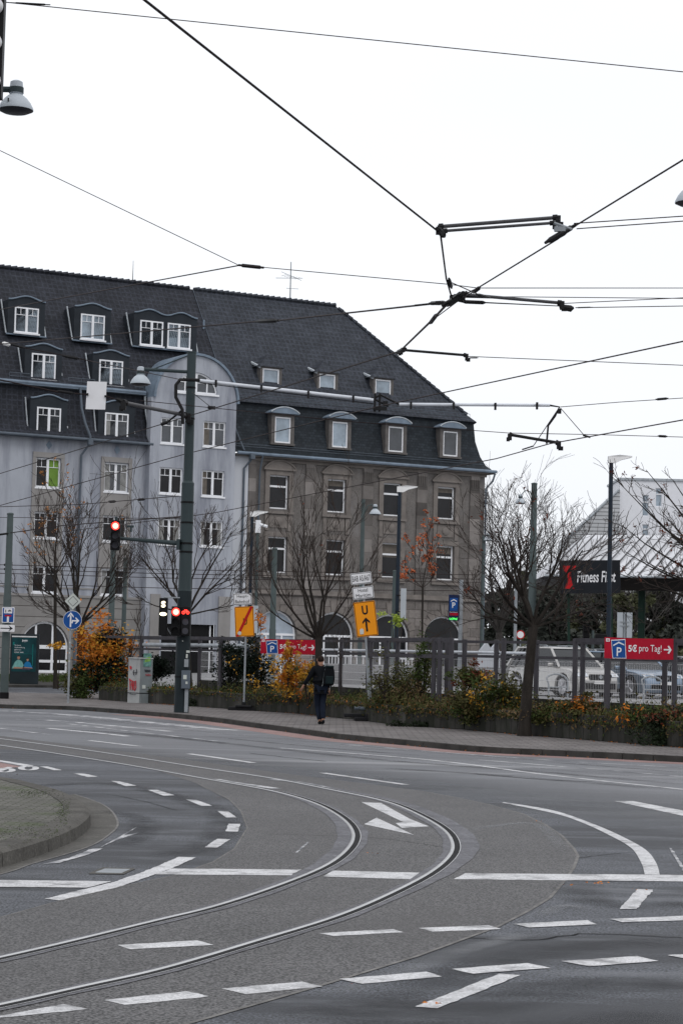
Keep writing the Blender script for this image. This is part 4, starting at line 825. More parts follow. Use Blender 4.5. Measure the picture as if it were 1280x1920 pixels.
l2,h2=ledlamp(749,922,92,1,'flat headed lamp on a dark blue post right of the orange U sign'); part(l2,'plate','sign_back',lambda b:b.box((.26,-.12,3.55),(.24,.03,1.3))); part(l2,'bracket','black',lambda b:(b.box((.13,-.1,3.2),(.4,.04,.04)),b.box((.13,-.1,3.9),(.4,.04,.04))))
l3,h3_=ledlamp(1145,867,78,1,'flat headed lamp on a dark blue post crossing the black sign board')
# bell lamps in the background
def belllamp(px,py,Y,s,polepx,poley,label,dist=1,z0=.6):
    t=AY(polepx,poley,Y); l=AY(px,py,Y); o=thing('street_lamp',label,'street lamp',(t.x,t.y,z0),group='bell shaped lamps in the background'); dx=l.x-t.x; h=t.z-z0
    part(o,'pole','mast_far',lambda b:b.lathe([(.11,0),(.10,h*.5),(.085,h)],n=12)); bell(o,dx,l.z-z0-.2*s,s)
    part(o,'arm','mast_far',lambda b:b.tube([(0,0,h-.9),(dx*.35,0,h-.3),(dx*.7,0,h-.25),(dx,0,l.z-z0+.25*s)],.03,6))
belllamp(703,957,100,.8,681,936,'bell lamp on a curved bracket in front of the brown facade')
belllamp(975,937,120,.85,1003,912,'small bell lamp left of the tall pale pole by the dark tree',z0=.6)
belllamp(914,1008,135,.8,906,1004,'faint bell lamp beside the corner of the brown building')
# near black panel and bell lamp, top left; bell lamp at right edge
t=G(-4,100,0) if False else AY(-22,185,20.); 
NP=thing('signal_panel','black panel edge with pale round lamps at the top left corner','signal',(t.x,t.y,t.z))
part(NP,'bracket','iron',lambda b:b.tube([(-.5,0,.7),(0,0,.7)],.03,6)); nb=part(NP,'panel','black',lambda b:b.box((.0,0,.72),(.265,.12,1.44))); part(nb,'lamp_lens','lamp',lambda b:[b.lathe([(.10,-.06),(.09,.0),(.05,.03),(.01,.035)],(.07,-.0,z),16,axis='Y') for z in (.07,.46,.8,1.15)]) if False else part(nb,'lamp_lens','led',lambda b:[b.lathe([(.085,.04),(.082,.09),(.05,.13),(.01,.14)],(.042,-.0,z),18,axis='Y') for z in (.16,.53,.88)])
t=AY(30,204,20.5); NL=thing('street_lamp','large bell lamp hanging beside the black panel at the top left','street lamp',(t.x,t.y,t.z),group='large near bell lamps')
bell(NL,0,0,.50); part(NL,'pole','mast',lambda b:b.lathe([(.1,-t.z),(.08,1.2)],(-.68,0,0),14)); part(NL,'arm','mast',lambda b:b.tube([(-.6,0,.19),(-.06,0,.19)],.03,8)); part(NL,'latch','iron',lambda b:b.box((-.05,-.155,.05),(.012,.02,.03)))
t=AY(1297,378,30.); NL=thing('street_lamp','bell lamp cut by the right edge of the picture','street lamp',(t.x,t.y,t.z),group='large near bell lamps')
bell(NL,0,0,.72); part(NL,'pole','mast',lambda b:b.lathe([(.1,-t.z),(.08,.8)],(.88,0,0),14)); part(NL,'arm','mast',lambda b:b.tube([(.8,0,.22),(.06,0,.22)],.04,8))
# ================================================================ SIGNS
def base(px,py,z=.12): return G(px,py,z)
p=base(457,1332); s=4000/p.y
SB=thing('road_sign','orange detour sign with red diagonal line and crossed out U under a station plate','road sign',p,0)
part(SB,'post','galv',lambda b:b.lathe([(.03,0),(.03,3.6)],n=10)); part(SB,'foot','rubber',lambda b:(b.box((0,0,.05),(.95,.42,.1)),b.box((0,-.12,.13),(.5,.3,.07)),b.box((0,0,.2),(.12,.12,.12))),bevel=.02)
def plate(par,cx,cz,w_,h_,m,name,rim='sign_white',rimw=.012,y=-.05,rot=0,edge='sign_black'):
    q=lambda pts:[(cx+x*math.cos(rot)-z*math.sin(rot),cz+x*math.sin(rot)+z*math.cos(rot)) for x,z in pts]
    o=part(par,name,rim,lambda b:b.xz(q(rrect(-w_/2,w_/2,-h_/2,h_/2,.03)),y,.012),smooth=0)
    if edge: part(o,'border',edge,lambda b:b.xz(q(rrect(-w_/2+rimw,w_/2-rimw,-h_/2+rimw,h_/2-rimw,.025)),y-.003,.003),smooth=0)
    part(o,'face',m,lambda b:b.xz(q(rrect(-w_/2+rimw+.015,w_/2-rimw-.015,-h_/2+rimw+.015,h_/2-rimw-.015,.02)),y-.006,.003),smooth=0); return o,q
zc=MX(0,0).z*0+(CH+(1225-1165)/s)-.12; rr=R(3.6)
o,q=plate(SB,-.05,zc,.585,.92,'sign_yellow','yellow_plate','sign_yellow',rot=rr)
text(o,'U',-.05+.02,zc-.0,.12,.2,'sign_black',y=-.06,bold=.01,name='letter')
part(o,'diagonal','sign_red',lambda b:b.xz(q([(-.28,-.45),(-.19,-.45),(.28,.45),(.19,.45)]),-.0645,.004),smooth=0)
part(o,'sticker','sign_pale',lambda b:b.xz(disc(-.05-.14,zc-.36,.06,12),-.068,.003))
zc2=CH+(1225-1123)/s-.12; o,q=plate(SB,-.13,zc2,.57,.35,'sign_white','name_plate',rot=R(3.5))
text(o,'Haupt-',-.13,zc2+.075,.34,.11,rot=R(3.5),y=-.06,bold=0); text(o,'Bahnhof',-.13,zc2-.075,.44,.10,rot=R(3.5),y=-.06,bold=0)
# leaning sign
p=base(693,1352); s=4000/p.y; tl=-R(3.8); RT=R(4)
def pr(c,dx,dz): return (c.x+dx*math.cos(RT)-dz*math.sin(RT),c.z+dx*math.sin(RT)+dz*math.cos(RT))
SC=thing('road_sign','leaning orange detour sign with U and arrow under two white destination plates','road sign',p,0,tilt=tl)
part(SC,'post','galv',lambda b:(b.tube([(.0,0,.1),(-.02,0,4.0)],.03,10),b.tube([(.06,.05,.1),(.02,.03,1.7)],.03,10)))
def loc(px,py): return local(SC,AY(px,py,p.y))
c_=loc(685.5,1160.5); o,q=plate(SC,c_.x,c_.z,.58,.94,'sign_yellow','yellow_plate','sign_yellow',rot=RT)
text(o,'U',*pr(c_,0,.24),.16,.25,rot=RT,y=-.06,bold=.03,name='letter'); part(o,'arrow','sign_black',lambda b:(b.xz([pr(c_,*v) for v in ((-.025,-.34),(.025,-.34),(.025,0),(-.025,0))],-.062,.006),b.xz([pr(c_,*v) for v in ((-.10,-.13),(-.10,-.07),(0,.04),(.10,-.07),(.10,-.13),(0,-.03))],-.064,.006)))
part(o,'sticker','sign_pale',lambda b:b.xz([pr(c_,*v) for v in ((-.2,-.4),(-.1,-.4),(-.09,-.28),(-.14,-.24),(-.2,-.28))],-.068,.003))
c_=loc(680.5,1111.5); o,q=plate(SC,c_.x,c_.z,.57,.33,'sign_white','name_plate',rot=RT); text(o,'Hotel',*pr(c_,0,.07),.26,.1,rot=RT,y=-.06,bold=0); text(o,'Maritim',*pr(c_,0,-.07),.40,.1,rot=RT,y=-.06,bold=0)
c_=loc(676.8,1084.5); o,q=plate(SC,c_.x,c_.z,.57,.31,'sign_white','name_plate',rot=RT); text(o,'BAB A5/A67',c_.x,c_.z,.48,.16,rot=RT,y=-.06,bold=0)
FT=thing('ballast_blocks','stacked dark recycled rubber feet under the leaning detour sign','sign base',(p.x,p.y,.12),R(4)); part(FT,'rubber_block','rubber',lambda b:(b.box((-.05,.12,.14),(1.3,.38,.1)),b.box((.05,-.12,.05),(.95,.4,.1)),b.box((.28,-.1,.15),(.8,.36,.1))),bevel=.02); part(FT,'clamp','pipe',lambda b:(b.tube([(-.42,0,.34),(.45,0,.3)],.05,8),b.box((0,0,.27),(.12,.12,.26))))
# blue arrow and priority sign
p=base(128,1318); s=4000/p.y
SD=thing('road_sign','blue round straight or right sign under a faded diamond priority sign','road sign',p,0)
part(SD,'post','galv',lambda b:b.lathe([(.033,0),(.033,3.6)],n=10)); cz=CH+(1217-1162)/s-.12; cx=AY(136.5,1162,p.y).x-p.x; rw=17.5/s
o=part(SD,'round_plate','sign_white',lambda b:b.xz(disc(cx,cz,rw),-.05,.012)); part(o,'face','sign_blue',lambda b:b.xz(disc(cx,cz,rw-.012),-.055,.004))
k=rw
part(o,'arrow','sign_white',lambda b:(b.xz([(cx+x*k,cz+z*k) for x,z in ((-.26,-.75),(-.10,-.75),(-.10,.5),(-.26,.5))],-.06,.004),b.xz([(cx+x*k,cz+z*k) for x,z in ((-.18,.82),(.14,.42),(.14,.25),(-.18,.6),(-.5,.25),(-.5,.42))],-.062,.004),
   b.xz([(cx+x*k,cz+z*k) for x,z in ((-.10,-.35),(-.04,-.0),(.6,-.0),(.6,-.15),(.06,-.15),(.06,-.35))],-.0605,.004),b.xz([(cx+x*k,cz+z*k) for x,z in ((.76,-.07),(.42,.26),(.28,.26),(.52,-.07),(.28,-.4),(.42,-.4))],-.062,.004)))
cz=CH+(1217-1127)/s-.12; d=15.5/s*1.0; o=part(SD,'diamond_plate','sign_pale',lambda b:b.xz([(cx+d,cz),(cx,cz+d),(cx-d,cz),(cx,cz-d)],-.05,.012))
part(o,'border','lamp_dark',lambda b:b.xz([(cx+d*.64,cz),(cx,cz+d*.64),(cx-d*.64,cz),(cx,cz-d*.64)],-.053,.003)); part(o,'face','sign_pale',lambda b:b.xz([(cx+d*.56,cz),(cx,cz+d*.56),(cx-d*.56,cz),(cx,cz-d*.56)],-.056,.003))
part(SD,'sticker','sign_pale',lambda b:[b.box((0,-.034,z),(.04,.006,.05)) for z in (1.35,1.62,1.75,1.95)])
# dead end sign + arrow on left mast
p=G(11,1310,.12); s=4000/p.y; Yq=p.y-.25
a=AY(5,1138,Yq); c=AY(27,1168,Yq); 
SE_=thing('road_sign','blue dead end sign with cycle symbol fixed to the left green mast','road sign',(a.x,Yq,0)); w_=c.x-a.x; 
o,q=plate(SE_,w_/2,(a.z+c.z)/2,w_,a.z-c.z,'sign_blue','blue_plate',edge=None,y=-.02)
zz=c.z; hh=a.z-c.z
part(o,'inset','sign_white',lambda b:b.bb(.07,w_-.07,-.032,-.028,zz+hh*.6,zz+hh*.93)); part(o,'pictogram','sign_black',lambda b:(bike(b,w_*.62,zz+hh*.76,.07,-.036),b.bb(w_*.27,w_*.33,-.037,-.033,zz+hh*.66,zz+hh*.84)))
part(o,'stem','sign_white',lambda b:b.bb(w_/2-.035,w_/2+.035,-.032,-.028,zz+.02,zz+hh*.42)); part(o,'red_bar','sign_red',lambda b:b.bb(w_/2-.11,w_/2+.11,-.034,-.0285,zz+hh*.40,zz+hh*.5))
a=AY(-8,1171,Yq); c=AY(28,1185,Yq); SF=thing('direction_sign','white plate with black arrow pointing right under the dead end sign','road sign',(a.x,Yq,0)); w_=c.x-a.x
o,q=plate(SF,w_/2,(a.z+c.z)/2,w_,a.z-c.z,'sign_white','plate',y=-.02,edge=None); zm=(a.z+c.z)/2
part(o,'arrow','sign_black',lambda b:(b.bb(.18,w_-.08,-.034,-.029,zm-.014,zm+.014),b.xz([(w_-.06,zm),(w_-.2,zm+.1),(w_-.15,zm),(w_-.2,zm-.1)],-.035,.006)))
# red banners
def banner(x0,x1,y0,y1,Y,label,tilt):
    a=AY(x0,y0,Y); c=AY(x1,y1,Y); w_=c.x-a.x; h_=a.z-c.z+ (x1-x0)*.0244/4000*Y
    o=thing('parking_banner',label,'banner',(a.x,Y,0),tilt=0,group='red parking price banners'); z1=a.z; z0=z1-h_
    P=part(o,'sheet','banner_red',lambda b:b.xz([(w_*i/10,z1-.012*math.sin(i*math.pi/10)) for i in range(11)]+[(w_*i/10,z0-.008*math.sin(i*math.pi/10)) for i in range(10,-1,-1)],-.01,.012),smooth=0)
    x=w_*.118; bw_=w_*.205; k=h_
    B_=part(o,'parking_symbol','sign_white',lambda b:b.xz([(w_*.095,z1-.13*k),(w_*.30,z1-.07*k),(w_*.318,z0+.01*k),(w_*.118,z0-.0*k)],-.018,.006),smooth=0)
    part(B_,'face','sign_blue',lambda b:b.xz([(w_*.103,z1-.165*k),(w_*.293,z1-.115*k),(w_*.309,z0+.04*k),(w_*.125,z0+.03*k)],-.022,.003),smooth=0)
    text(B_,'P',w_*.212,z0+.32*k,w_*.07,.42*k,'sign_white',y=-.026,bold=.01,name='letter')
    part(B_,'roof_line','sign_white',lambda b:b.xz([(w_*.125,z1-.36*k),(w_*.205,z1-.20*k),(w_*.285,z1-.32*k),(w_*.285,z1-.38*k),(w_*.205,z1-.27*k),(w_*.128,z1-.42*k)],-.026,.003),smooth=0)
    text(P,'5€',w_*.408,z1-.50*k,w_*.125,.34*k,'sign_white',bold=.03,y=-.014); text(P,'pro Tag!',w_*.665,z1-.53*k,w_*.325,.42*k,'sign_white',y=-.014)
    part(P,'arrow','sign_white',lambda b:(b.bb(w_*.86,w_*.955,-.017,-.012,z1-.56*k,z1-.50*k),b.xz([(w_*.975,z1-.53*k),(w_*.935,z1-.33*k),(w_*.915,z1-.37*k),(w_*.945,z1-.53*k),(w_*.915,z1-.69*k),(w_*.935,z1-.73*k)],-.018,.006)))
    part(P,'rail_emblem','sign_white',lambda b:b.xz(rrect(w_*.02,w_*.075,z1-.21*k,z1-.06*k,.008),-.014,.003)); text(P,'DB',w_*.0475,z1-.135*k,w_*.034,.08*k,'banner_red',y=-.018,bold=.02)
    return o
YB1=on_line(MID,540).y; YB2=on_line(PW,1197).y-.05
banner(489,592,1197.5,1225,YB1,'red parking banner partly covered by the orange shrub, left one',0); banner(1132.5,1261,1194.5,1234,YB2,'red parking banner on the right hung in front of the parked cars',0)
# parking LED sign
Y=100; a=AY(841,1115,Y); c=AY(859,1164,Y); w_=c.x-a.x; o=thing('parking_sign','narrow dark blue car park sign with green lit display on a grey pole','sign',(a.x,Y,.62)); z1=a.z-.62; z0=c.z-.62; h_=z1-z0
part(o,'pole','galv',lambda b:b.lathe([(.1,0),(.09,AY(862,1087,Y).z-.62)],(w_+.1,.1,0),12)); P=part(o,'panel','sign_dblue',lambda b:b.bb(0,w_,0,.14,z0,z1))
part(P,'blue_field','sign_blue',lambda b:b.bb(.05,w_-.05,-.008,-.001,z1-h_*.62,z1-h_*.12)); text(P,'P',w_*.5,z1-h_*.4,.15,.26,'sign_white',y=-.012,bold=.02,name='letter'); part(P,'roof_line','sign_white',lambda b:b.xz([(.1,z1-.28),(w_/2,z1-.2),(w_-.1,z1-.28),(w_-.1,z1-.33),(w_/2,z1-.25),(.1,z1-.33)],-.014,.004))
text(P,'Parkhaus',w_/2,z1-h_*.67,w_*.8,.05,'sign_white',y=-.012); part(P,'red_strip','banner_red',lambda b:b.bb(.05,w_-.03,-.008,-.001,z0+h_*.2,z0+h_*.3)); text(P,'GEÖFFNET',w_/2,z0+h_*.08,w_*.86,.12,'green_on',y=-.012,bold=.02,name='led_text')
# ---- poster stand
a=AY(21,1188,104); c=AY(71,1282,104); w_=c.x-a.x; o=thing('poster_stand','dark street poster stand with teal film poster of two seated people','billboard',(a.x,104,0)); z1=a.z; 
part(o,'case','mast_low',lambda b:(b.bb(0,w_,0,.25,.12,z1)),bevel=.02); part(o,'top_light','led',lambda b:b.bb(.06,w_-.1,-.02,-.002,z1-.16,z1-.10))
P=part(o,'poster','poster',lambda b:b.bb(.08,w_-.12,-.012,-.003,.72,z1-.18))
text(P,'joyn',w_*.5,z1-.33,.26,.13,'sign_white',y=-.02,bold=.03)
for i,(t_,wd) in enumerate((('So gute',.32),('Unterhaltung',.5),('gehören',.32),('immer zwei',.44))): text(P,t_,.2+wd/2,z1-.56-i*.11,wd,.075,'sign_white',y=-.02,bold=0)
M['p_teal']=mat('poster teal shirt',(.16,.36,.34),.6,var=.25,scale=9); M['p_blue']=mat('poster blue shirt',(.015,.16,.36),.6,var=.2); M['p_grey']=mat('poster dark trousers',(.05,.05,.08),.6); M['p_edge']=mat('poster teal light',(.01,.16,.15),.6,var=.4)
part(P,'printed_light','p_edge',lambda b:(b.bb(w_-.3,w_-.27,-.0155,-.0135,1.0,z1-.5),b.bb(.12,.2,-.0155,-.0135,z1-.55,z1-.4),b.bb(.2,w_-.3,-.0155,-.0135,z1-.97,z1-.955)))
def fig(x,z,s,m,tag_):
    part(P,tag_,m,lambda b:b.xz([(x-.34*s,z),(x-.30*s,z+.12*s),(x-.18*s,z+.36*s),(x-.06*s,z+.46*s),(x+.06*s,z+.46*s),(x+.18*s,z+.38*s),(x+.3*s,z+.14*s),(x+.36*s,z)],-.0165,.003))
    part(P,'printed_face','skin',lambda b:(b.xz([(x+.075*s*math.cos(k*.5236),z+.58*s+.10*s*math.sin(k*.5236)) for k in range(12)],-.0175,.003),b.xz([(x-.28*s,z+.0),(x-.2*s,z+.09*s),(x+.3*s,z+.06*s),(x+.36*s,z)],-.0185,.003))); part(P,'printed_hair','hair',lambda b:b.xz([(x+.08*s*math.cos(k*.5236),z+.64*s+.06*s*math.sin(k*.5236)) for k in range(7)],-.0215,.003))
fig(.42,.86,.92,'p_teal','printed_person'); fig(.86,.88,.72,'p_blue','printed_person'); part(P,'printed_legs','p_grey',lambda b:b.bb(.62,1.0,-.023,-.02,.8,.89))
# ---- cabinet
p=base(262,1318); s=4000/p.y; o=thing('utility_cabinet','pale grey utility cabinet covered in graffiti and stickers by the wall','cabinet',p,0); h_=CH+(1221-1236)/s-.12; 
z1=h_; 
part(o,'side_panel','cabinet',lambda b:b.add([(-.42,.12,0),(.0,-.15,0),(0,-.15,z1),(-.42,.12,z1),(-.1,.4,0),(-.1,.4,z1)],[(0,1,2,3),(4,0,3,5)]),fix=False)
D=part(o,'door','cabinet2',lambda b:b.add([(.0,-.15,0),(.4,.03,0),(.4,.03,z1),(0,-.15,z1),(.1,.4,0),(.1,.4,z1),(-.1,.4,0),(-.1,.4,z1)],[(0,1,2,3),(1,4,5,2),(4,6,7,5)]),fix=False)
part(o,'lid','cabinet',lambda b:b.prism([(-.45,.12,z1),(0,-.19,z1),(.43,.02,z1),(.12,.44,z1),(-.12,.44,z1)],(0,0,.05)),bevel=.02); part(o,'base_line','black',lambda b:(b.tube([(-.43,.115,.33),(.0,-.16,.33),(.41,.025,.33)],.012,4)))
vl=Vector((.42,-.27,0)).normalized(); vr=Vector((.4,.18,0)).normalized()
def PL(u,z): return Vector((-.42,.12,z))+vl*u+Vector((-.012,-.018,0))
def PR(u,z): return Vector((0,-.15,z))+vr*u+Vector((.008,-.018,0))
M['spray_red']=mat('red spray paint',(.45,.05,.06),.6); M['spray_black']=mat('black spray paint',(.02,.02,.03),.6); M['spray_green']=mat('green sticker print',(.2,.38,.08),.6,var=.5,scale=12); M['spray_teal']=mat('teal sticker print',(.12,.25,.22),.6,var=.5,scale=12)
part(o,'red_graffiti','spray_red',lambda b:(b.tube([PL(.12,.42),PL(.1,.72),PL(.06,.8)],.016,4),b.tube([PL(.06,.8),PL(.18,.72),PL(.17,.6),PL(.22,.42)],.018,4),b.tube([PL(.22,.42),PL(.2,.74),PL(.27,.7),PL(.25,.56),PL(.2,.55)],.016,4),b.tube([PL(.28,.44),PL(.28,.72),PL(.34,.74),PL(.36,.5),PL(.3,.4),PL(.28,.44)],.017,4),b.tube([PL(.1,1.22),PL(.12,1.12)],.035,5)))
part(o,'black_graffiti','spray_black',lambda b:(b.tube([PL(.26,1.1),PL(.22,1.0),PL(.27,.92)],.011,4),b.tube([PL(.36,1.12),PL(.38,1.02),PL(.34,.94)],.011,4),b.tube([PL(.24,1.0),PL(.38,1.02)],.01,4),b.tube([PL(.1,.30),PL(.28,.27),PL(.36,.29)],.008,4)))
part(D,'black_graffiti','spray_black',lambda b:[b.tube([PR(.16+k*.04,1.12),PR(.18+k*.04,1.04),PR(.2+k*.04,1.10)],.010,4) for k in range(5)]); part(D,'red_graffiti','spray_red',lambda b:[b.tube([PR(.2+k*.05,.98),PR(.2+k*.05,.91),PR(.24+k*.05,.95)],.008,4) for k in range(4)])
def quadR(b,u0,u1,z0,z1_): b.quad(PR(u0,z0),PR(u1,z0),PR(u1,z1_),PR(u0,z1_))
part(D,'sticker','spray_teal',lambda b:quadR(b,.1,.38,1.22,1.66)); D2=part(D,'sticker','spray_green',lambda b:[b.quad(PR(.14,1.36)+Vector((.002,-.004,0)),PR(.34,1.4)+Vector((.002,-.004,0)),PR(.34,1.56)+Vector((.002,-.004,0)),PR(.16,1.5)+Vector((.002,-.004,0)))]); part(D,'notice','sign_pale',lambda b:(quadR(b,.08,.2,.48,.6)))
# ================================================================ OVERHEAD LINES
def W3(p):
    if len(p)==4: return Vector(p[1:])
    return G(p[0],p[1],-p[2]) if p[2]<0 else AY(p[0],p[1],p[2])
def wire(label,pts,r,ins=(),cat_='wire',name='overhead_wire',sag=0,m='wire',grp=None):
    P=[W3(p) for p in pts]; Q=[]
    for i in range(len(P)-1):
        n=8 if sag else 1
        for j in range(n):
            t=j/n; q=P[i].lerp(P[i+1],t); q.z-=sag*4*t*(1-t); Q.append(q)
    Q.append(P[-1])
    if pts[0][0]<0 or pts[0][0]>1280 or pts[0][1]<0: Q[0]=Q[0]+(Q[0]-Q[1]).normalized()*14
    if pts[-1][0]>1280: Q[-1]=Q[-1]+(Q[-1]-Q[-2]).normalized()*14
    b0=Q[0].copy(); o=MB().tube([q-b0 for q in Q],r*(.74 if max(Q[0].y,Q[-1].y)<50 else 1.1),5).build(name,m); o.location=b0; tag(o,label,cat_,grp)
    for a in ins:
        A,Bq=W3(a[0]),W3(a[1]); rr=a[2]; mm=a[3] if len(a)>3 else 'iron'; rr*=.8; d=Bq-A
        k=MB(); k.tube([A-b0,A+d*.12-b0,A+d*.15-b0,A+d*.85-b0,A+d*.88-b0,Bq-b0],[rr*.6,rr*.6,rr,rr,rr*.6,rr*.6],6); 
        c=k.build('insulator',mm,o)
    return o
Wb=lambda z=-5.5:z
wire('thin span wire crossing the top of the picture from corner to right edge',[(-40,-1,24),(1320,139,24)],.0085,[((20,5,24),(95,9,24),.014)])
wire('thick contact wire running steeply from the top left to the clamp',[(250,-17,-5.5),(825,437,-5.5),(836,522,-5.5),(847,560,-5.5)],.012,[((819,428,-5.5),(832,443,-5.5),.035),((841,522,-5.5),(846,540,-5.5),.022)],'wire')
wire('contact wire curving from the junction down to the left past the mast',[(847,560,21.7),(810,600,26),(750,658,34),(400,766,57),(350,781,61.0),(0,888,85)],.0135,[((818,590,25),(806,606,26.5),.035),((760,654,33),(744,662,34.5),.05)],'wire')
wire('contact wire rising from the lower left to the right edge above the tube',[(0,948,92),(345,852,76),(710,762,60.5),(1280,640,40),(1330,630,38)],.0145)
wire('lowest contact wire sloping up to the right under the black steady arm',[(-30,1016,140),(400,962,100),(930,860,66),(1030,832,60.5),(1310,782,50)],.0155)
wire('span wire from the left edge to the long dark insulator below the ridge',[(0,282,30),(447,497,30)],.008)
wire('span wire with insulator leading right from above the ridge',[(447,497,30),(840,533,27),(895,540,26),(1320,540,30)],.008,[((447,497,30),(495,502,30),.035),((886,549,26),(900,538,26),.035)])
wire('wire climbing from the left roof edge to the insulator above the ridge',[(-30,586,45),(447,498,30)],.009)
wire('span wire crossing the dark roof to the junction with a long insulator',[(-30,648,48),(400,610,34),(480,603,32),(522,601,31),(835,567,21.7)],.010,[((480,603,32),(522,601,31),.04),((805,569,23),(835,567,21.7),.03)])
wire('wire from the right edge down through the clamp to the junction',[(1310,281,-5.5),(1075,425,-5.5),(1045,448,-5.5),(895,540,-5.5),(850,562,-5.5)],.010,[((1078,422,-5.5),(1022,455,-5.5),.03),((868,549,-5.5),(838,572,-5.5),.045)])
wire('short wire from the junction left of the long grey rod',[(890,545,21),(856,566,22),(808,602,26)],.008)
wire('upper of two wires leaving the clamp to the right edge',[(1075,419,17),(1330,402,17)],.0065); wire('lower of two wires leaving the clamp to the right edge',[(1080,429,17),(1330,411,17)],.0065)
wire('short diagonal link above the junction',[(846,530,21),(905,556,21.5)],.008,[((893,552,21),(918,558,21.5),.02)])
def rod(label,a,c,r,m='grey_tube',ends=True):
    A,Bq=W3(a),W3(c); o=thing('insulating_rod',label,'rod',A); d=Bq-A
    part(o,'rod',m,lambda b:b.tube([(0,0,0),d],r,10)); 
    if ends:
        part(o,'clamp','iron',lambda b:(b.tube([-d*.01,d*.03],r*1.7,8),b.box(Vector((0,0,-r*1.5)),(r*2.5,r*3,r*4)),b.box(Vector((-r,0,-r*3)),(r*2,r*2,r*2.5)))); part(o,'clamp','iron',lambda b:(b.tube([d*.97,d*1.01],r*1.7,8),b.box(d+Vector((r,0,-r*1.5)),(r*2.5,r*3,r*5)),b.box(d+Vector((r*2.2,0,-r*3.6)),(r*3,r*2,r*2.5))))
    return o
rod('upper thick grey rod of the pair above the junction',(824,425,18.3),(1042,408,18.3),.0165); rod('lower thinner grey rod of the pair above the junction',(832,433,18.2),(1036,418,18.2),.013)
rod('long grey rod leaving the big junction to the right',(868,552,21.7),(1050,568,21.5),.017); rod('dark rod holding the contact wire in front of the hip of the roof',(752,656,34),(872,666,34),.021,'iron')
cl=W3((850,560,21.7)); o=thing('wire_junction','black cluster of clamps where the overhead wires meet','clamp',cl)
part(o,'clamp','iron',lambda b:(b.tube([(-.06,0,-.05),(.14,0,.07)],[.03,.02],8),b.box((0,0,0),(.07,.06,.07),R(20)),b.box((.05,0,.02),(.1,.05,.05)),b.tube([(-.12,0,-.08),(-.02,0,-.01)],.02,6),b.tube([(.05,0,.03),(.5,0,.02)],[.02,.01],6)))
part(o,'strain_insulator','iron',lambda b:(b.tube([(0,0,-.01),(.10,0,-.03),(.12,0,-.03),(.3,0,-.033),(.33,0,-.033),(1.1,0,-.05)],[.012,.012,.02,.02,.007,.005],8),b.tube([(-.4,0,-.08),(-.1,0,-.04)],.01,6),b.box((-.16,0,-.05),(.05,.03,.04))))
cl=W3((1060,430,17.6)); o=thing('wire_clamp','shiny metal clamp cluster at the end of the paired rods','clamp',cl); part(o,'clamp','galv',lambda b:(b.box((-.05,0,0),(.09,.04,.04),0),b.tube([(-.1,0,.05),(.05,0,-.0)],.014,6),b.lathe([(.03,-.01),(.03,.01)],(-.02,0,-.015),10,axis='Y'))); part(o,'strain_insulator','iron',lambda b:b.tube([(-.16,0,-.11),(-.12,0,-.09),(-.02,0,-.03),(.03,0,.0)],[.012,.026,.026,.01],8))
cl=W3((1075,577,21.5)); o=thing('wire_clamp','black wedge clamp at the right end of the long grey rod','clamp',cl); part(o,'wedge','iron',lambda b:(b.tube([(-.13,0,0),(-.1,0,0),(-.03,0,-.01),(.0,0,-.0)],[.015,.03,.035,.01],8),b.tube([(-.15,0,.05),(-.13,0,-.01)],.016,6)))
wire('upper thin wire from the junction to the right edge',[(900,556,21.7),(1330,560,22)],.006,[((905,556,21.7),(945,558,21.7),.018)]); wire('second thin wire from the junction rising slightly to the right edge',[(1055,569,21.5),(1330,556,22)],.006); wire('wire from the black wedge clamp to the right edge',[(1078,577,21.5),(1330,573,22)],.0065,[((1078,577,21.5),(1110,576,21.5),.009)])
wire('thin wire running right from the dark rod by the roof hip',[(872,668,34),(1330,687,34)],.009,[((878,671,34),(896,671,34),.014)])
# white tube of the cantilever
A=MX(368,713)+mp; o=thing('cantilever_arm','long white tube reaching right from the top of the thick mast','cantilever arm',A)
Bq=W3((1030,760,61)); pr=[W3((x,y,61)) for x,y in ((368,713),(700,750),(748,758),(1030,760))]
part(o,'tube','white_tube',lambda b:(b.tube([pr[0]-A,pr[1]-A],.05,10),b.tube([pr[2]-A,pr[3]-A],.045,10)))
part(o,'clip','iron',lambda b:[b.box(W3((x,y,60.9))-A,(.06,.12,.2)) for x,y in ((405,719),(490,729),(578,740),(662,748),(770,760),(850,761),(928,762),(1006,761))])
part(o,'cable','iron',lambda b:(b.tube([W3((x,y,60.8))-A for x,y in ((375,713),(352,712),(338,712),(330,722),(330,745),(342,768),(343,795))],.05,7),b.tube([W3((x,y,60.8))-A for x,y in ((343,768),(310,795))],.03,6))); part(o,'cable','iron',lambda b:b.tube([W3((x,y,61))-A for x,y in ((698,750),(712,740),(728,748),(748,758))],.032,7)); part(o,'drop_arm','iron',lambda b:b.tube([W3((x,y,61))-A for x,y in ((1030,760),(1048,763),(1040,780),(1027,798),(1024,832))],.03,7))
part(o,'stay','iron',lambda b:(b.tube([W3((375,718,61))-A,W3((700,757,61))-A],.012,4),b.tube([W3((1047,765,61))-A,W3((1000,835,61))-A],.013,4),b.tube([W3((1050,765,61))-A,W3((1095,817,60))-A],.013,4),b.tube([W3((360,735,61))-A,W3((395,763,58))-A],.013,4),b.tube([W3((978,843,61))-A,W3((1000,836,61))-A],.02,4),b.tube([W3((1092,816,60))-A,W3((1106,820,60))-A],.03,5),b.tube([W3((390,764,58))-A,W3((404,765,58))-A],.05,5),b.tube([W3((302,796,60))-A,W3((314,792,60))-A],.05,5)))
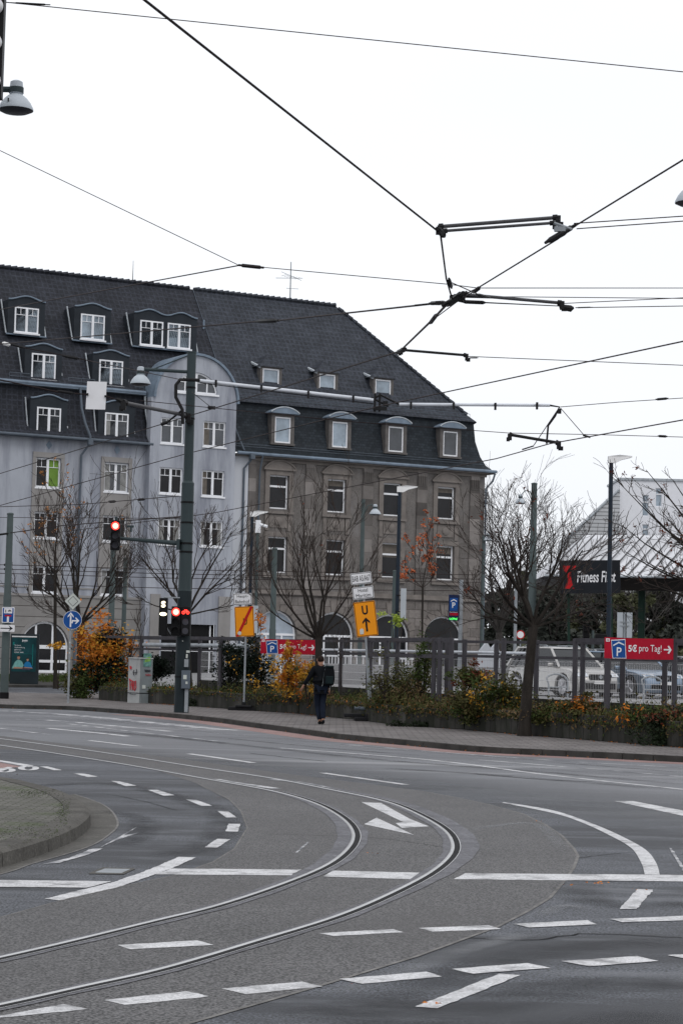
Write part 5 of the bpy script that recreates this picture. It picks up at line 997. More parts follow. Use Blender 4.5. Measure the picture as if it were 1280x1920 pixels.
part(o,'insulator','iron',lambda b:([b.tube([W3((x,738,61))-A,W3((x-1,772,61))-A],.035,7) for x in (703,712)]+[b.tube([W3((695,745,61))-A,W3((728,762,61))-A],.03,5),b.box(W3((712,766,61))-A,(.4,.1,.1)),b.box(W3((722,757,61))-A,(.14,.1,.14)),b.box(W3((1048,771,61))-A,(.1,.1,.14))]))
o=rod('black steady arm under the end of the white tube',(955,815,60.5),(1044,830,60.5),.045,'iron'); o=rod('dark cantilever arm on the left of the thick mast',(232,755,58),(350,779,61.3),.055,'grey_tube')
wire('thin wire behind the mast passing in front of the roof dormers',[(262,751,58),(460,771,62),(662,791,62),(955,812,62),(1120,815,62),(1330,821,62)],.010,[((1232,817.5,62),(1250,818.5,62),.05)])
wire('thin wire leaving the end of the white tube to the right',[(1050,763,61),(1160,754,61),(1330,743,61)],.010,[((1228,749,61),(1252,747,61),.05)])
wire('span wire with two insulators crossing the left dormers',[(-30,640,50),(0,643,50),(128,668,50),(165,676,50),(350,714,61)],.010,[((5,643,50),(20,647,50),.06,'led'),((118,667,50),(150,673,50),.05),((20,645,50),(45,652,50),.04)])
wire('dark wire carrying the white board',[(-30,705,55),(0,712,55),(110,735,57),(200,743,58),(240,757,58)],.017,[((108,733,57),(140,738,57),.055),((218,748,58),(232,754,58),.08)])
Yb=57.3; a=AY(164,715,Yb); c=AY(199,768,Yb); o=thing('wire_board','plain white square board hanging on the wire left of the lamp','board',(a.x,Yb,0)); part(o,'panel','sign_white',lambda b:b.xz([(0,a.z),(c.x-a.x,a.z-.0),(c.x-a.x-.02,c.z),(-.02,c.z)],0,.02)); part(o,'clip','iron',lambda b:(b.box((.02,-.03,(a.z+c.z)/2+.02),(.05,.05,.06)),b.box((c.x-a.x-.02,-.03,(a.z+c.z)/2-.02),(.05,.05,.06))))
wire('thin wire with two insulators crossing the lilac facade to the mast',[(-30,951,80),(150,946,75),(335,930,62)],.012,[((204,941,73),(218,940,73),.06),((258,937,70),(272,936,70),.06)])
wire('thin level wire across the lilac facade below it',[(-30,970,80),(345,972,62)],.010); wire('wire tied to the left green mast',[(-30,1006,73),(22,999,73),(120,985,76),(345,968,62)],.016,[((-5,1003,73),(18,1000,73),.05)])
for i,(y0,y1,nm) in enumerate(((1058,1070,'highest'),(1066,1078,'second'),(1074,1084,'third'),(1093,1100,'lowest'))):
    wire(nm+' of the four faint distant wires crossing behind the trees',[(-30,y0,100),(320,y0+10,100),(900,y1+8,112)],.015,[((8,y0+1,99),(14,y0+1,99),.08)] if i<2 else [])
# ================================================================ TREES AND PLANTS
def grow(tw,limb,p,d,L,r,dep,rnd,tips,up=.12,spread=.55,kids=(3,5),jit=.16,minr=.004,side=3):
    n=5 if dep>0 else 4; pts=[p.copy()]; q=p.copy(); d=d.normalized(); rs=[r]
    for i in range(n):
        d=(d+Vector((rnd.gauss(0,jit),rnd.gauss(0,jit),rnd.gauss(0,jit*.7)+up))).normalized(); q=q+d*(L/n); pts.append(q.copy()); rs.append(max(minr,r*(1-.75*(i+1)/n)))
    (limb if r>.02 else tw).tube(pts,rs,6 if r>.02 else side,cap=False)
    tips.append((pts[-1],d))
    if dep<=0: return
    for k in range(rnd.randint(*kids)):
        t=rnd.uniform(.25,.98); i=min(n-1,int(t*n)); a=pts[i].lerp(pts[i+1],t*n-i); dd=(pts[i+1]-pts[i]).normalized()
        s=Vector((rnd.gauss(0,1),rnd.gauss(0,1),rnd.gauss(0,.7))).normalized(); nd=(dd+s*spread*rnd.uniform(.7,1.3)).normalized()
        grow(tw,limb,a,nd,L*rnd.uniform(.42,.68),max(minr,rs[i]*.55),dep-1,rnd,tips,up,spread,kids,jit,minr,side)
def leafcloud(mb,c,n,rad,size,rnd,flat_=.6,shell=0,clump=0):
    C=Vector(c); cl=[Vector((rnd.gauss(0,.45),rnd.gauss(0,.45),rnd.gauss(0,.45))) for _ in range(clump)] if clump else None
    for _ in range(n):
        if cl:
            k=rnd.choice(cl); o=k+Vector((rnd.gauss(0,.2),rnd.gauss(0,.2),rnd.gauss(0,.2)))
        else:
            o=Vector((rnd.gauss(0,1),rnd.gauss(0,1),rnd.gauss(0,1))).normalized()*(rnd.random()**(1/3 if not shell else .15))
        p=C+Vector((o.x*rad[0],o.y*rad[1],o.z*rad[2])); s=size*rnd.uniform(.6,1.4)
        u=Vector((rnd.gauss(0,1),rnd.gauss(0,1),rnd.gauss(0,flat_))).normalized(); v=u.cross(Vector((rnd.gauss(0,1),rnd.gauss(0,1),rnd.gauss(0,1)))).normalized()
        mb.add([p-u*s,p+v*s*.45,p+u*s,p-v*s*.45],[(0,1,2,3)])
def bare_tree(px,by,Y,fork_py,label,limbs,dep=3,r=.1,z0=.12,seed=1,name='bare_tree',lean=None,grp='leafless street trees',tw=.006,leaves=None,bark='bark',up=.12,spread=.5,kids=(4,6),trunktop=None,jit=.13):
    rnd=random.Random(seed); g=AY(px,by,Y); g.z=z0; fk=AY(trunktop or px,fork_py,Y)-g; fk.x=fk.x; 
    T=thing(name,label,'tree',g,group=grp); tm=MB(); twm=MB(); tips=[]
    tm.lathe([(r*1.35,-.1),(r*1.1,.25)],n=9) if False else None
    pts=[Vector((0,0,-.1)),Vector((fk.x*.1,0,fk.z*.15)),Vector((fk.x*.5+rnd.uniform(-.03,.03),0,fk.z*.5)),Vector((fk.x*.85,0,fk.z*.85)),fk]
    tm.tube(pts,[r*1.5,r*1.12,r*.95,r*.88,r*.95],9)
    for (ax,ay,L,rr) in limbs:  # ax: px direction angle from vertical in image plane (deg, right +), ay depth angle
        d=Vector((math.sin(R(ax)),math.sin(R(ay)),math.cos(R(ax))*.9)); grow(twm,tm,fk+Vector((0,0,-.05)),d,L,rr,dep,rnd,tips,up,spread,kids,jit,minr=tw)
    tm.build('trunk',bark,T,smooth=60); c=twm.build('crown','twig',T,smooth=0,fix=False)
    if leaves:
        n,m,sz,k=leaves; lf=MB(); tp=[t for t in tips]
        for _ in range(n):
            p,_d=rnd.choice(tp); leafcloud(lf,p,k,(.12,.12,.12),sz,rnd)
        lf.build('leaves',m,T,smooth=0,fix=False)
    return T
Lm=[(-66,20,2.3,.045),(-50,-25,2.5,.05),(-33,10,2.4,.055),(-20,-20,2.6,.055),(-8,18,2.7,.06),(4,-12,2.8,.06),(16,20,2.8,.055),(30,-20,2.5,.055),(44,15,2.4,.045),(60,-10,2.2,.04),(-72,0,1.5,.03),(70,10,1.4,.03)]
bare_tree(982,1375,49.2,1172,'dark leafless tree with black trunk in front of the parked cars',[(a,b_,L*.86,r_) for a,b_,L,r_ in Lm],3,.125,seed=3,trunktop=999,leaves=(30,'lf_brown',.045,4),kids=(3,5),tw=.0048,spread=.62,jit=.17,up=.05)
bare_tree(597,1300,61,1196,'leafless tree right of the left red banner, trunk behind the walking person',[(-55,10,2.0,.04),(-40,-20,2.3,.045),(-28,15,2.6,.05),(-15,-15,2.8,.05),(-4,10,2.9,.055),(8,-15,2.9,.05),(18,12,2.7,.045),(32,-10,2.4,.04),(50,10,1.9,.035)],3,.11,seed=11,z0=.5,jit=.16,kids=(3,4),tw=.006,spread=.42,leaves=(10,'lf_brown',.04,3))
bare_tree(352,1330,72,1150,'leafless tree directly behind the thick mast',[(-68,10,1.9,.035),(-50,-20,2.3,.04),(-32,15,2.8,.045),(-14,-15,3.1,.05),(2,10,3.2,.05),(18,-12,3.1,.045),(34,12,2.8,.04),(50,-10,2.4,.04),(66,10,2.0,.035)],3,.12,seed=21,z0=.5,jit=.17,up=.08,kids=(3,5),tw=.006)
bare_tree(152,1320,78,1168,'leafless tree with forked trunk behind the blue round sign',[(-55,10,2.3,.06),(-40,-15,3.0,.07),(-26,10,3.1,.05),(-8,-10,3.5,.07),(4,10,3.3,.06),(20,-12,2.8,.05),(38,8,2.6,.06),(54,-8,2.1,.045),(-74,0,2.0,.03)],3,.15,seed=31,z0=0,jit=.17,up=.08,kids=(4,5),tw=.0065,leaves=(10,'lf_tan',.05,4))
bare_tree(104,1290,100,1075,'slender tree with sparse orange leaves by the poster stand',[(-60,10,1.6,.03),(-40,-20,2.2,.035),(-18,12,3.0,.035),(2,-10,3.4,.04),(22,10,2.4,.035),(-30,20,2.6,.03),(45,0,1.5,.03)],2,.085,seed=41,z0=0,kids=(4,6),tw=.009,leaves=(85,'lf_tan',.07,4),grp='young thin trees with coloured leaves')
bare_tree(792,1240,98,1100,'thin young tree with coral leaves in front of the brown facade',[(-70,0,.9,.02),(-50,10,1.1,.02),(-25,-10,1.5,.02),(0,10,2.0,.025),(30,-10,1.4,.02),(55,5,1.1,.02)],2,.05,seed=51,z0=.6,kids=(4,6),tw=.009,leaves=(120,'lf_red',.08,5),grp='young thin trees with coloured leaves')
bare_tree(640,1285,61,1235,'small spindly sapling in the planting right of the person',[(-30,0,.7,.012),(-5,0,.9,.015),(25,0,.7,.012)],2,.018,seed=61,z0=.5,name='sapling',kids=(2,3),grp='saplings in the planting',tw=.006)
bare_tree(245,1300,73,1240,'pale forked shrub stems left of the thick mast',[(-35,0,1.4,.02),(5,0,1.6,.02),(25,0,1.4,.02)],2,.03,seed=62,z0=.5,name='sapling',kids=(2,3),grp='saplings in the planting',tw=.008)
# right edge tree
g=AY(1420,1300,38); rnd=random.Random(5); T=thing('bare_tree','tree branches with brown leaf clumps reaching in from the right edge','tree',(g.x,g.y,.1),group=None); tm=MB(); tw=MB(); tips=[]
k0=AY(1395,1120,38)-T.location; tm.tube([(0,0,-.1),(0,0,1.5),k0],[.16,.13,.12],9)
tgt=[((1375,1080),(1160,905)),((1385,1060),(1210,880)),((1380,1100),(1165,985)),((1390,1125),(1150,1070)),((1390,1110),(1170,1035)),((1390,1050),(1260,900)),((1385,1100),(1200,1045)),((1380,1090),(1190,930)),((1395,1090),(1240,960))]
for (a,c) in tgt:
    A=AY(*a,38)-T.location; Bq=AY(*c,38+rnd.uniform(-1.2,1.2))-T.location; d=Bq-A; tm.tube([k0,A],[.07,.045],6)
    pts=[A+d*t+Vector((0,0,-.16*math.sin(t*3.14)+rnd.gauss(0,.015)))for t in (0,.2,.4,.6,.8,1)]; rs=[.035,.03,.024,.017,.011,.006]; tm.tube(pts,rs,6,cap=False)
    for j in range(9):
        t=rnd.uniform(.25,1); i=min(4,int(t*5)); q=pts[i].lerp(pts[i+1],t*5-i); s=Vector((rnd.gauss(-.3,.7),rnd.gauss(0,.6),rnd.gauss(.35,.6))).normalized(); grow(tw,tm,q,(d.normalized()+s*.9).normalized(),rnd.uniform(.25,.6),.009,1,rnd,tips,.04,.7,(3,5),.2,.004)
tm.build('trunk','bark',T,smooth=60); tw.build('crown','twig',T,smooth=0,fix=False); lf=MB()
for _ in range(34):
    p,_d=rnd.choice(tips); leafcloud(lf,p,9,(.05,.05,.05),.03,rnd)
lf.build('leaves','lf_brown',T,smooth=0,fix=False)
# far trees
def fartree(px,top,wpx,Y,seed,label,m='lf_far',bare=False,n=2600,ls=.35,zb=0):
    rnd=random.Random(seed); g=AY(px,1200,Y); s=4000/Y; h=AY(px,top,Y).z; wd=wpx/s/2
    T=thing('background_tree',label,'tree',(g.x,g.y,zb),group='trees in the distance on the right'); tm=MB(); tw=MB(); tips=[]; fk=Vector((0,0,h*.3)); tm.tube([(0,0,0),fk*.5,fk],[h*.03,h*.022,h*.02],8)
    for k in range(9): a=2*math.pi*k/9; e=rnd.uniform(.25,.9); grow(tw,tm,fk,Vector((math.cos(a)*e,math.sin(a)*e,1)),h*.62*rnd.uniform(.7,1.),h*.011,2 if not bare else 3,rnd,tips,.06,.6,(3,5) if not bare else (5,6),.2,.012 if bare else .02)
    tm.build('trunk','bark_far',T,smooth=60); tw.build('crown','bark_far',T,smooth=0,fix=False)
    if n:
        lf=MB(); lobes=[(Vector((rnd.gauss(0,.42)*wd,rnd.gauss(0,.4)*wd,h*(.2+.6*rnd.random()))),rnd.uniform(.22,.4)) for _ in range(26)]
        for c_,r_ in lobes: leafcloud(lf,c_,n//26,(r_*wd,r_*wd,r_*wd*.8),ls,rnd,shell=0)
        lf.build('foliage',m,T,smooth=0,fix=False)
fartree(935,965,170,170,1,'big faint leafless tree beside the corner of the brown building',bare=True,n=0)
for px,top,wp,Y,sd,lb,m_ in ((915,1085,110,215,2,'dark far tree just right of the brown building','lf_far'),(985,1075,130,235,3,'dark far tree behind the dark trunk','lf_far'),(1070,985,150,225,4,'pale green far tree in front of the boarded gable','lf_far2'),(1140,1060,130,212,5,'far tree under the black sign board','lf_far'),(1215,1075,130,215,6,'far tree behind the green canopy post','lf_far'),(1290,1050,140,214,7,'far tree at the right edge under the canopy','lf_far'),(1235,975,70,215,8,'pale tree top between canopy and white block','lf_far2'),(1035,1065,110,205,9,'mid green far tree left of the black sign','lf_far'),(1180,1080,90,200,10,'yellowish far tree right below the black sign','lf_far2')):
    fartree(px,top,wp,Y,sd,lb,m_,n=3000,ls=.42)
rnd=random.Random(77); b=MB()
for k in range(16): leafcloud(b,(16+k*4.6,252,rnd.uniform(2,5)),420,(3.2,2,rnd.uniform(3.5,6)),.5,rnd)
tag(b.build('distant_wood','lf_far',smooth=0,fix=False),'dark far wood closing the view under the canopy','wood',kind='stuff')
# ---- shrubs
def shrub(px,py,Y,rad,label,layers,seed,name='shrub',stems=5,z0=None,grp=None,upright=False):
    rnd=random.Random(seed); g=AY(px,py,Y); zz=.5 if z0 is None else z0; T=thing(name,label,'shrub' if name=='shrub' else name.replace('_',' '),(g.x,g.y,zz),group=grp); cz=g.z-zz
    st=MB()
    for k in range(stems): a=rnd.uniform(0,6.28); st.tube([(0,0,-.1),(rad[0]*.3*math.cos(a),rad[1]*.3*math.sin(a),cz*.7),(rad[0]*.6*math.cos(a),rad[1]*.6*math.sin(a),cz+rad[2]*.6)],[.02,.014,.006],4)
    st.build('stems','twig',T,smooth=0)
    for m,n,sz,cl,sc_ in layers:
        b=MB(); leafcloud(b,(0,0,cz),n,(rad[0]*sc_,rad[1]*sc_,rad[2]*sc_),sz,rnd,clump=cl); b.build('leaves',m,T,smooth=0,fix=False)
    return T
shrub(196,1212,76.5,(1.05,.7,.85),'large orange leaved bush overgrowing the left end of the fence',[('lf_orange',2600,.06,22,1.),('lf_yellow',900,.06,14,1.05),('lf_dark',1400,.06,12,.75)],1)
shrub(190,1262,76.5,(1.1,.7,.65),'dark lower half of the bush by the left end of the wall with orange leaves',[('lf_dark',2600,.06,0,1.),('lf_orange',900,.055,14,1.),('lf_green',700,.06,10,.9)],2)
shrub(112,1210,76.8,(.42,.3,.16),'thin yellow branch of leaves sticking out left behind the round sign',[('lf_yellow',160,.06,6,1.)],3,stems=2)
shrub(148,1285,76,(.55,.5,.55),'green bushy foot of the hedge beside the sign post',[('lf_green',1300,.05,12,1.),('lf_olive',700,.05,10,1.)],4,z0=.1)
shrub(440,1252,69,(.72,.6,.8),'dark evergreen conifer bush left of the detour sign',[('lf_dark',4200,.05,26,1.)],5)
shrub(480,1250,66.5,(.6,.5,.85),'dark evergreen bush under the left end of the left banner',[('lf_dark',2600,.05,18,1.),('lf_yellow',220,.05,10,1.1)],6)
shrub(545,1262,62.5,(.42,.4,.55),'bright orange yellow shrub in front of the left red banner',[('lf_orange',1100,.05,16,1.),('lf_yellow',1100,.05,16,1.05)],7)
shrub(540,1222,62.3,(.2,.2,.3),'narrow orange top sprig covering the banner lettering',[('lf_orange',260,.045,8,1.),('lf_yellow',200,.045,8,1.)],8,stems=3)
shrub(578,1268,62,(.35,.3,.42),'yellow green shrub left of the walking person',[('lf_olive',900,.045,12,1.),('lf_yellow',500,.05,12,1.)],9)
shrub(290,1252,74,(.6,.5,.45),'dark rounded bush between cabinet and thick mast',[('lf_dark',2600,.05,16,1.)],10)
shrub(735,1290,56.5,(.85,.6,.62),'olive twiggy shrub right of the leaning sign',[('lf_olive',2300,.038,30,1.),('lf_green',900,.038,20,1.)],11,stems=22)
shrub(790,1270,55.5,(.35,.3,.95),'tall slim green shrub beside the pair of grey posts',[('lf_green',1500,.038,18,1.),('lf_olive',900,.038,12,1.)],12,stems=16)
shrub(765,1310,55.5,(.5,.4,.5),'brownish dry shrub low by the ivy wall',[('lf_dry',700,.04,14,1.),('lf_olive',900,.04,14,1.)],13,stems=12)
shrub(885,1270,53.5,(.45,.4,.38),'reddish brown shrub between the grey posts',[('lf_brown',500,.045,10,.8),('lf_olive',900,.045,14,1.),('lf_green',500,.045,10,1.)],14)
shrub(935,1305,51.5,(.65,.45,.45),'yellow green shrub left of the dark trunk',[('lf_olive',1700,.045,16,1.),('lf_green',900,.045,14,1.),('lf_yellow',260,.045,12,1.)],15)
shrub(870,1320,52,(.5,.4,.4),'low olive shrub above the wall between ivy and trunk',[('lf_olive',1100,.045,14,1.),('lf_dry',400,.045,10,1.)],16)
shrub(745,1160,90,(.5,.3,.28),'lime yellow branch sticking out behind the leaning sign',[('lf_lime',260,.07,8,1.)],17,z0=.6,stems=4)
shrub(487,1160,88,(.25,.3,.6),'thin yellowing branches right of the crossed out sign',[('lf_orange',120,.07,8,1.)],18,z0=.6,stems=3)
for i,(px,py,ln,lab) in enumerate(((905,1340,.6,'green leafy clump hanging over the wall left of the trunk'),(1030,1335,.7,'low green bush right of the trunk on the wall'),(1085,1325,.45,'russet tinged clump left of the right banner post'),(1215,1345,.7,'ivy and rusty leaves hanging over the wall at the right'),(1262,1352,.6,'dark ivy mound at the right edge'))):
    Yq=on_line(PW,px).y+.35; lay=[[('lf_green',1300,.04,12,1.),('lf_olive',600,.04,12,1.)],[('lf_green',1500,.04,12,1.),('lf_olive',700,.04,14,1.),('lf_dry',200,.04,8,1.)],[('lf_orange',240,.04,8,.9),('lf_olive',800,.04,10,1.),('lf_brown',260,.04,8,1.)],[('lf_ivy',1500,.045,14,1.),('lf_green',700,.045,12,1.),('lf_orange',130,.045,8,1.05)],[('lf_ivy',1500,.045,14,1.),('lf_brown',250,.045,8,1.)]][i]
    shrub(px,py,Yq,(ln,.3,.26),lab,lay,30+i)
# ivy drapes on wall faces
for i,(px,py,Lw,Hh) in enumerate(((800,1362,.75,.28),(1245,1378,.55,.28),(370,1320,.4,.15))):
    q=on_line(PW,px); rnd=random.Random(90+i); g=AY(px,py,q.y-.06); T=tag(MB().build('x','lf_ivy') ,None) if False else None
    b=MB(); leafcloud(b,(0,0,0),int(1500*Lw),(Lw,.07,Hh),.04,rnd,clump=12); o=b.build('ivy','lf_ivy',smooth=0,fix=False); o.location=g
    tag(o,['dark ivy spilling down the planter wall behind the kerb in the middle','dark ivy spilling down the planter wall at the right edge','dark weeds over the wall right of the thick mast'][i],'ivy')
# ground cover on the planting strip (uncountable)
for nm,m,n,sz,seed,hh,x0,x1,lb in (('ground_cover','lf_olive',20000,.033,71,.24,2,11,'olive low ground cover all along the planting strip'),('ground_cover','lf_green',9000,.035,72,.2,2,11,'green weeds between the shrubs of the planting strip'),('dry_grass','lf_dry',8000,.04,73,.26,4,11,'tufts of dry brown grass in the planting strip'),('fallen_leaves','lf_orange',1500,.03,74,.15,2,11,'orange fallen leaves caught in the planting strip')):
    rnd=random.Random(seed); b=MB()
    for _ in range(n):
        t=rnd.uniform(x0,x1-.001); i=int(t); f=t-i; e=rnd.random()**1.5*1.05-.05; a=PW[i].lerp(PW[i+1],f); c=BK[i].lerp(BK[i+1],f); q=a.lerp(c,e)
        kk=.55+.45*math.sin(q.x*2.3+seed)*math.sin(q.x*.9+1.3*seed); q.z=.56+(abs(rnd.gauss(0,hh))*max(.15,kk) if e>.03 or rnd.random()<.45 else -abs(rnd.gauss(0,.13))*max(0,kk)); s=sz*rnd.uniform(.6,1.5)
        u=Vector((rnd.gauss(0,.6),rnd.gauss(0,.6),rnd.gauss(0,1))).normalized(); v=u.cross(Vector((rnd.gauss(0,1),rnd.gauss(0,1),rnd.gauss(0,1)))).normalized(); b.add([q-u*s,q+v*s*.4,q+u*s,q-v*s*.4],[(0,1,2,3)])
    tag(b.build(nm,m,smooth=0,fix=False),lb,'plants',kind='stuff')
rnd=random.Random(8); b=MB()
for _ in range(260):
    if rnd.random()<.75: px=rnd.choice([rnd.gauss(980,30),rnd.gauss(590,18),rnd.gauss(320,14),rnd.uniform(200,1280),rnd.gauss(1200,60)]); q=on_line(PW,max(190,min(1275,px))); q=Vector((q.x+rnd.gauss(0,.1),q.y-abs(rnd.gauss(.1,.25)),.127))
    else: q=G(rnd.uniform(0,1280),rnd.uniform(1440,1560),.03); q=on_line(KERB,rnd.uniform(10,1270)); q=Vector((q.x,q.y-abs(rnd.gauss(.1,.3)),.022))
    s=rnd.uniform(.015,.035); a=rnd.uniform(0,6.28); b.quad(q+Vector((math.cos(a)*s,math.sin(a)*s,0)),q+Vector((-math.sin(a)*s*.6,math.cos(a)*s*.6,.01)),q-Vector((math.cos(a)*s,math.sin(a)*s,0)),q-Vector((-math.sin(a)*s*.6,math.cos(a)*s*.6,-.012)))
for px,py in ((1105,1656),(1120,1657),(1133,1655),(1190,1668),(1075,1660),(812,1883),(1000,1540),(690,1600),(20,1452)):
    q=G(px,py,.022)
    for _ in range(3): s=rnd.uniform(.01,.02); a=rnd.uniform(0,6.28); p_=q+Vector((rnd.gauss(0,.05),rnd.gauss(0,.02),.003)); b.quad(p_+Vector((math.cos(a)*s,math.sin(a)*s,0)),p_+Vector((-math.sin(a)*s,math.cos(a)*s,.008)),p_-Vector((math.cos(a)*s,math.sin(a)*s,0)))
tag(b.build('fallen_leaves','lf_orange',smooth=0,fix=False),'orange and brown leaves scattered on pavement and road edge','leaves',kind='stuff')
rnd=random.Random(12); b=MB()
for _ in range(1500): q=G(rnd.uniform(-20,122),rnd.uniform(1277,1284),0); q.z=.12+rnd.random()*.3; s=.08; u=Vector((rnd.gauss(0,.6),0,1)).normalized(); v=Vector((1,rnd.gauss(0,.4),0)); b.add([q-u*s,q+v*s*.3,q+u*s,q-v*s*.3],[(0,1,2,3)])
tag(b.build('verge_grass','lf_green',smooth=0,fix=False),'rough green verge at the foot of the lilac house','grass',kind='stuff')
# ================================================================ FENCE
FN=thing('parking_fence','grey post and rail frame with white wire mesh panels along the raised car park','fence',(0,0,0))
FL=[Vector((p.x+.75,p.y+1.9,0)) for p in PW]; FR=[Vector((p.x+.35,p.y+.75,0)) for p in PW]
back=[246,267,376,421,639,697,746,836,868,929.5,1007.5,1090,1163,1246,1300]; front=[183,412,484,690,722,811,823,848,941,1077,1135,1261]
def fpost(line,px,zt=2.36,wd=.105):
    q=on_line(line,px); return part(FN,'post','postgrey',lambda b:b.box((q.x,q.y,(.35+zt)/2),(wd,.12,zt-.35),R(-20)),bevel=.008),q
qs=[fpost(FL,x)[1] for x in back]; fs=[fpost(FR,x,2.38,.125 if x in(1135,722,484) else .10)[1] for x in front]
def rails(line,px0,px1,zs,h=.1,d=.07,m='postgrey',nm='rail'):
    a=on_line(line,px0); c=on_line(line,px1); pts=[a]+[p for p in line if a.x<p.x<c.x]+[c]
    for z in zs:
        for p,q in zip(pts[:-1],pts[1:]):
            dd=q-p; b=MB().box((dd.length/2,0,0),(dd.length,d,h)); o=b.build(nm,m,FN); o.location=(p.x,p.y,z); o.rotation_euler=(0,0,math.atan2(dd.y,dd.x))
rails(FL,246,1310,(2.3,1.93),.07,.06); rails(FR,183,484,(2.33,),.09,.07); rails(FR,690,848,(2.33,1.9),.09,.07); rails(FR,1077,1300,(2.35,),.09,.07)
# pale pipe rail on the left stretch
a=on_line(FL,250); c=on_line(FL,490); part(FN,'pipe_rail','lead',lambda b:b.tube([(a.x,a.y+.12,2.08),(c.x,c.y+.12,2.1)],.07,8)); a=on_line(FL,600); c=on_line(FL,1000); part(FN,'pipe_rail','white_tube',lambda b:b.tube([(a.x,a.y+.12,2.03),(c.x,c.y+.12,2.03)],.035,8))
for p,q in zip(qs[2:-1],qs[3:]):
    b=MB(); d=q-p; L=d.length; n=max(2,int(L/.065)); u=d.normalized()
    for i in range(1,n):
        t=L*i/n; x=p+u*t; b.tube([(x.x,x.y+.07,.98),(x.x,x.y+.07,1.86)],.003,3,cap=False)
    for z in (.98,1.16,1.38,1.60,1.84): b.tube([(p.x,p.y+.07,z),(q.x,q.y+.07,z)],.0055,4,cap=False)
    b.build('mesh_panel','mesh',FN,smooth=0,fix=False)
    kb=MB(); kb.box(((p.x+q.x)/2,(p.y+q.y)/2+.1,.77),(L,.14,.32),math.atan2(d.y,d.x)); kb.build('base_kerb','planter',FN)
# ================================================================ CANOPY, SIGN BOARD, BACKGROUND FURNITURE
Yc=92; a=AY(1022,1079,Yc); e=AY(1330,1062,Yc-4); zc=a.z; 
CN=thing('station_canopy','pale metal standing seam station roof on dark green posts','canopy',(a.x,a.y,.62)); bx=e.x-a.x+8; zr=AY(1095,1003,Yc+5).z-.62; ze=zc-.62; dx=AY(1095,1003,Yc+5).x-a.x; by=-4
part(CN,'roof','canopy',lambda b:b.add([(0,0,ze),(bx,by,ze),(bx,by+5,zr),(dx,5,zr),(dx,5.1,zr-.1),(bx,10,ze),(0,10,ze)],[(0,1,2,3),(3,2,5,6),(0,3,6)]),fix=False)
def sm(b):
    n=34
    for i in range(n):
        x=bx*i/n; y=by*i/n; t0=Vector((x,y-.02,ze+.03)); x1=x+dx
        if x1<bx: b.tube([t0,(x1,y+5+ (by*(dx)/bx),zr+.03)],.045,4)
        else: b.tube([t0,(bx,by+5*(bx-x)/dx,ze+(zr-ze)*(bx-x)/dx+.03)],.045,4)
part(CN,'standing_seam','canopy_seam',sm,smooth=0); part(CN,'gutter','lead',lambda b:b.tube([(-.02,-.05,ze),(bx,by-.05,ze)],.05,6))
part(CN,'fascia','fascia',lambda b:b.prism([(.1,.1,ze-.02),(bx,by+.12,ze-.02),(bx,by+.12,ze-.62),(3.2,.0,ze-.56)],(0,.3,0))); part(CN,'soffit','fascia',lambda b:b.prism([(.4,.3,ze-.1),(bx,by+.5,ze-.1),(bx,9.8,ze-.1),(.4,9.8,ze-.1)],(0,0,.05)))
for px in (1213,1318): 
    x=AY(px,1150,Yc-1).x-a.x; part(CN,'post','dgreen',lambda b:b.lathe([(.16,0),(.16,ze-.6),(.2,ze-.4)],(x,.8,0),14))
a=AY(1058,1051,86); c=AY(1170,1112,86); w_=c.x-a.x; h_=AY(1058,1051,86).z-AY(1058,1113,86).z
SB2=thing('advertising_board','black fitness studio sign board with white lettering and red figure under the canopy edge','sign',(a.x,86,0),0,tilt=-R(1.2)*1.6)
P=part(SB2,'panel','board',lambda b:b.bb(0,w_,0,.25,a.z-h_,a.z),bevel=.01)
text(P,'Fitness First',w_*.60,a.z-h_*.5,w_*.64,h_*.34,'sign_white',y=-.01,bold=.012,shear=.15)
def redfig(b):
    k=h_; x=w_*.145; z=a.z-h_*.5
    b.xz([(x-.30*k*.6,z+.34*k),(x+.36*k*.6,z+.34*k),(x+.34*k*.6,z+.22*k),(x+.12*k*.6,z+.2*k),(x+.10*k*.6,z-.02*k),(x+.2*k*.6,z-.3*k),(x+.28*k*.6,z-.36*k),(x-.25*k*.6,z-.36*k),(x-.2*k*.6,z-.28*k),(x-.05*k*.6,z-.05*k),(x-.12*k*.6,z+.1*k),(x-.24*k*.6,z+.2*k)],-.012,.006)
part(P,'red_figure','sign_red',redfig); part(SB2,'post','dgreen',lambda b:(b.bb(.3,.4,.3,.4,0,a.z-.1),b.bb(w_-.4,w_-.3,.3,.4,0,a.z-.1)))
def sb(px0,px1,y0,y1,Y,label,m='sign_back'):
    a=AY(px0,y0,Y); c=AY(px1,y1,Y); o=thing('sign_plate',label,'sign',((a.x+c.x)/2,Y,.62)); w_=(c.x-a.x)/2
    part(o,'plate',m,lambda b:(b.bb(-w_,-.07,0,.02,c.z-.62,a.z-.62),b.bb(.07,w_,0,.02,c.z-.62,a.z-.62))); part(o,'post','galv',lambda b:(b.lathe([(.05,0),(.05,a.z-.62)],(0,.06,0),8),b.bb(-w_*.6,w_*.6,-.02,-.003,a.z-1.0,a.z-.96),b.bb(-w_*.6,w_*.6,-.02,-.003,c.z-.2,c.z-.16)))
sb(1156.5,1184,1148,1196,80,'grey back of a tall sign plate just right of the dark blue lamp post')
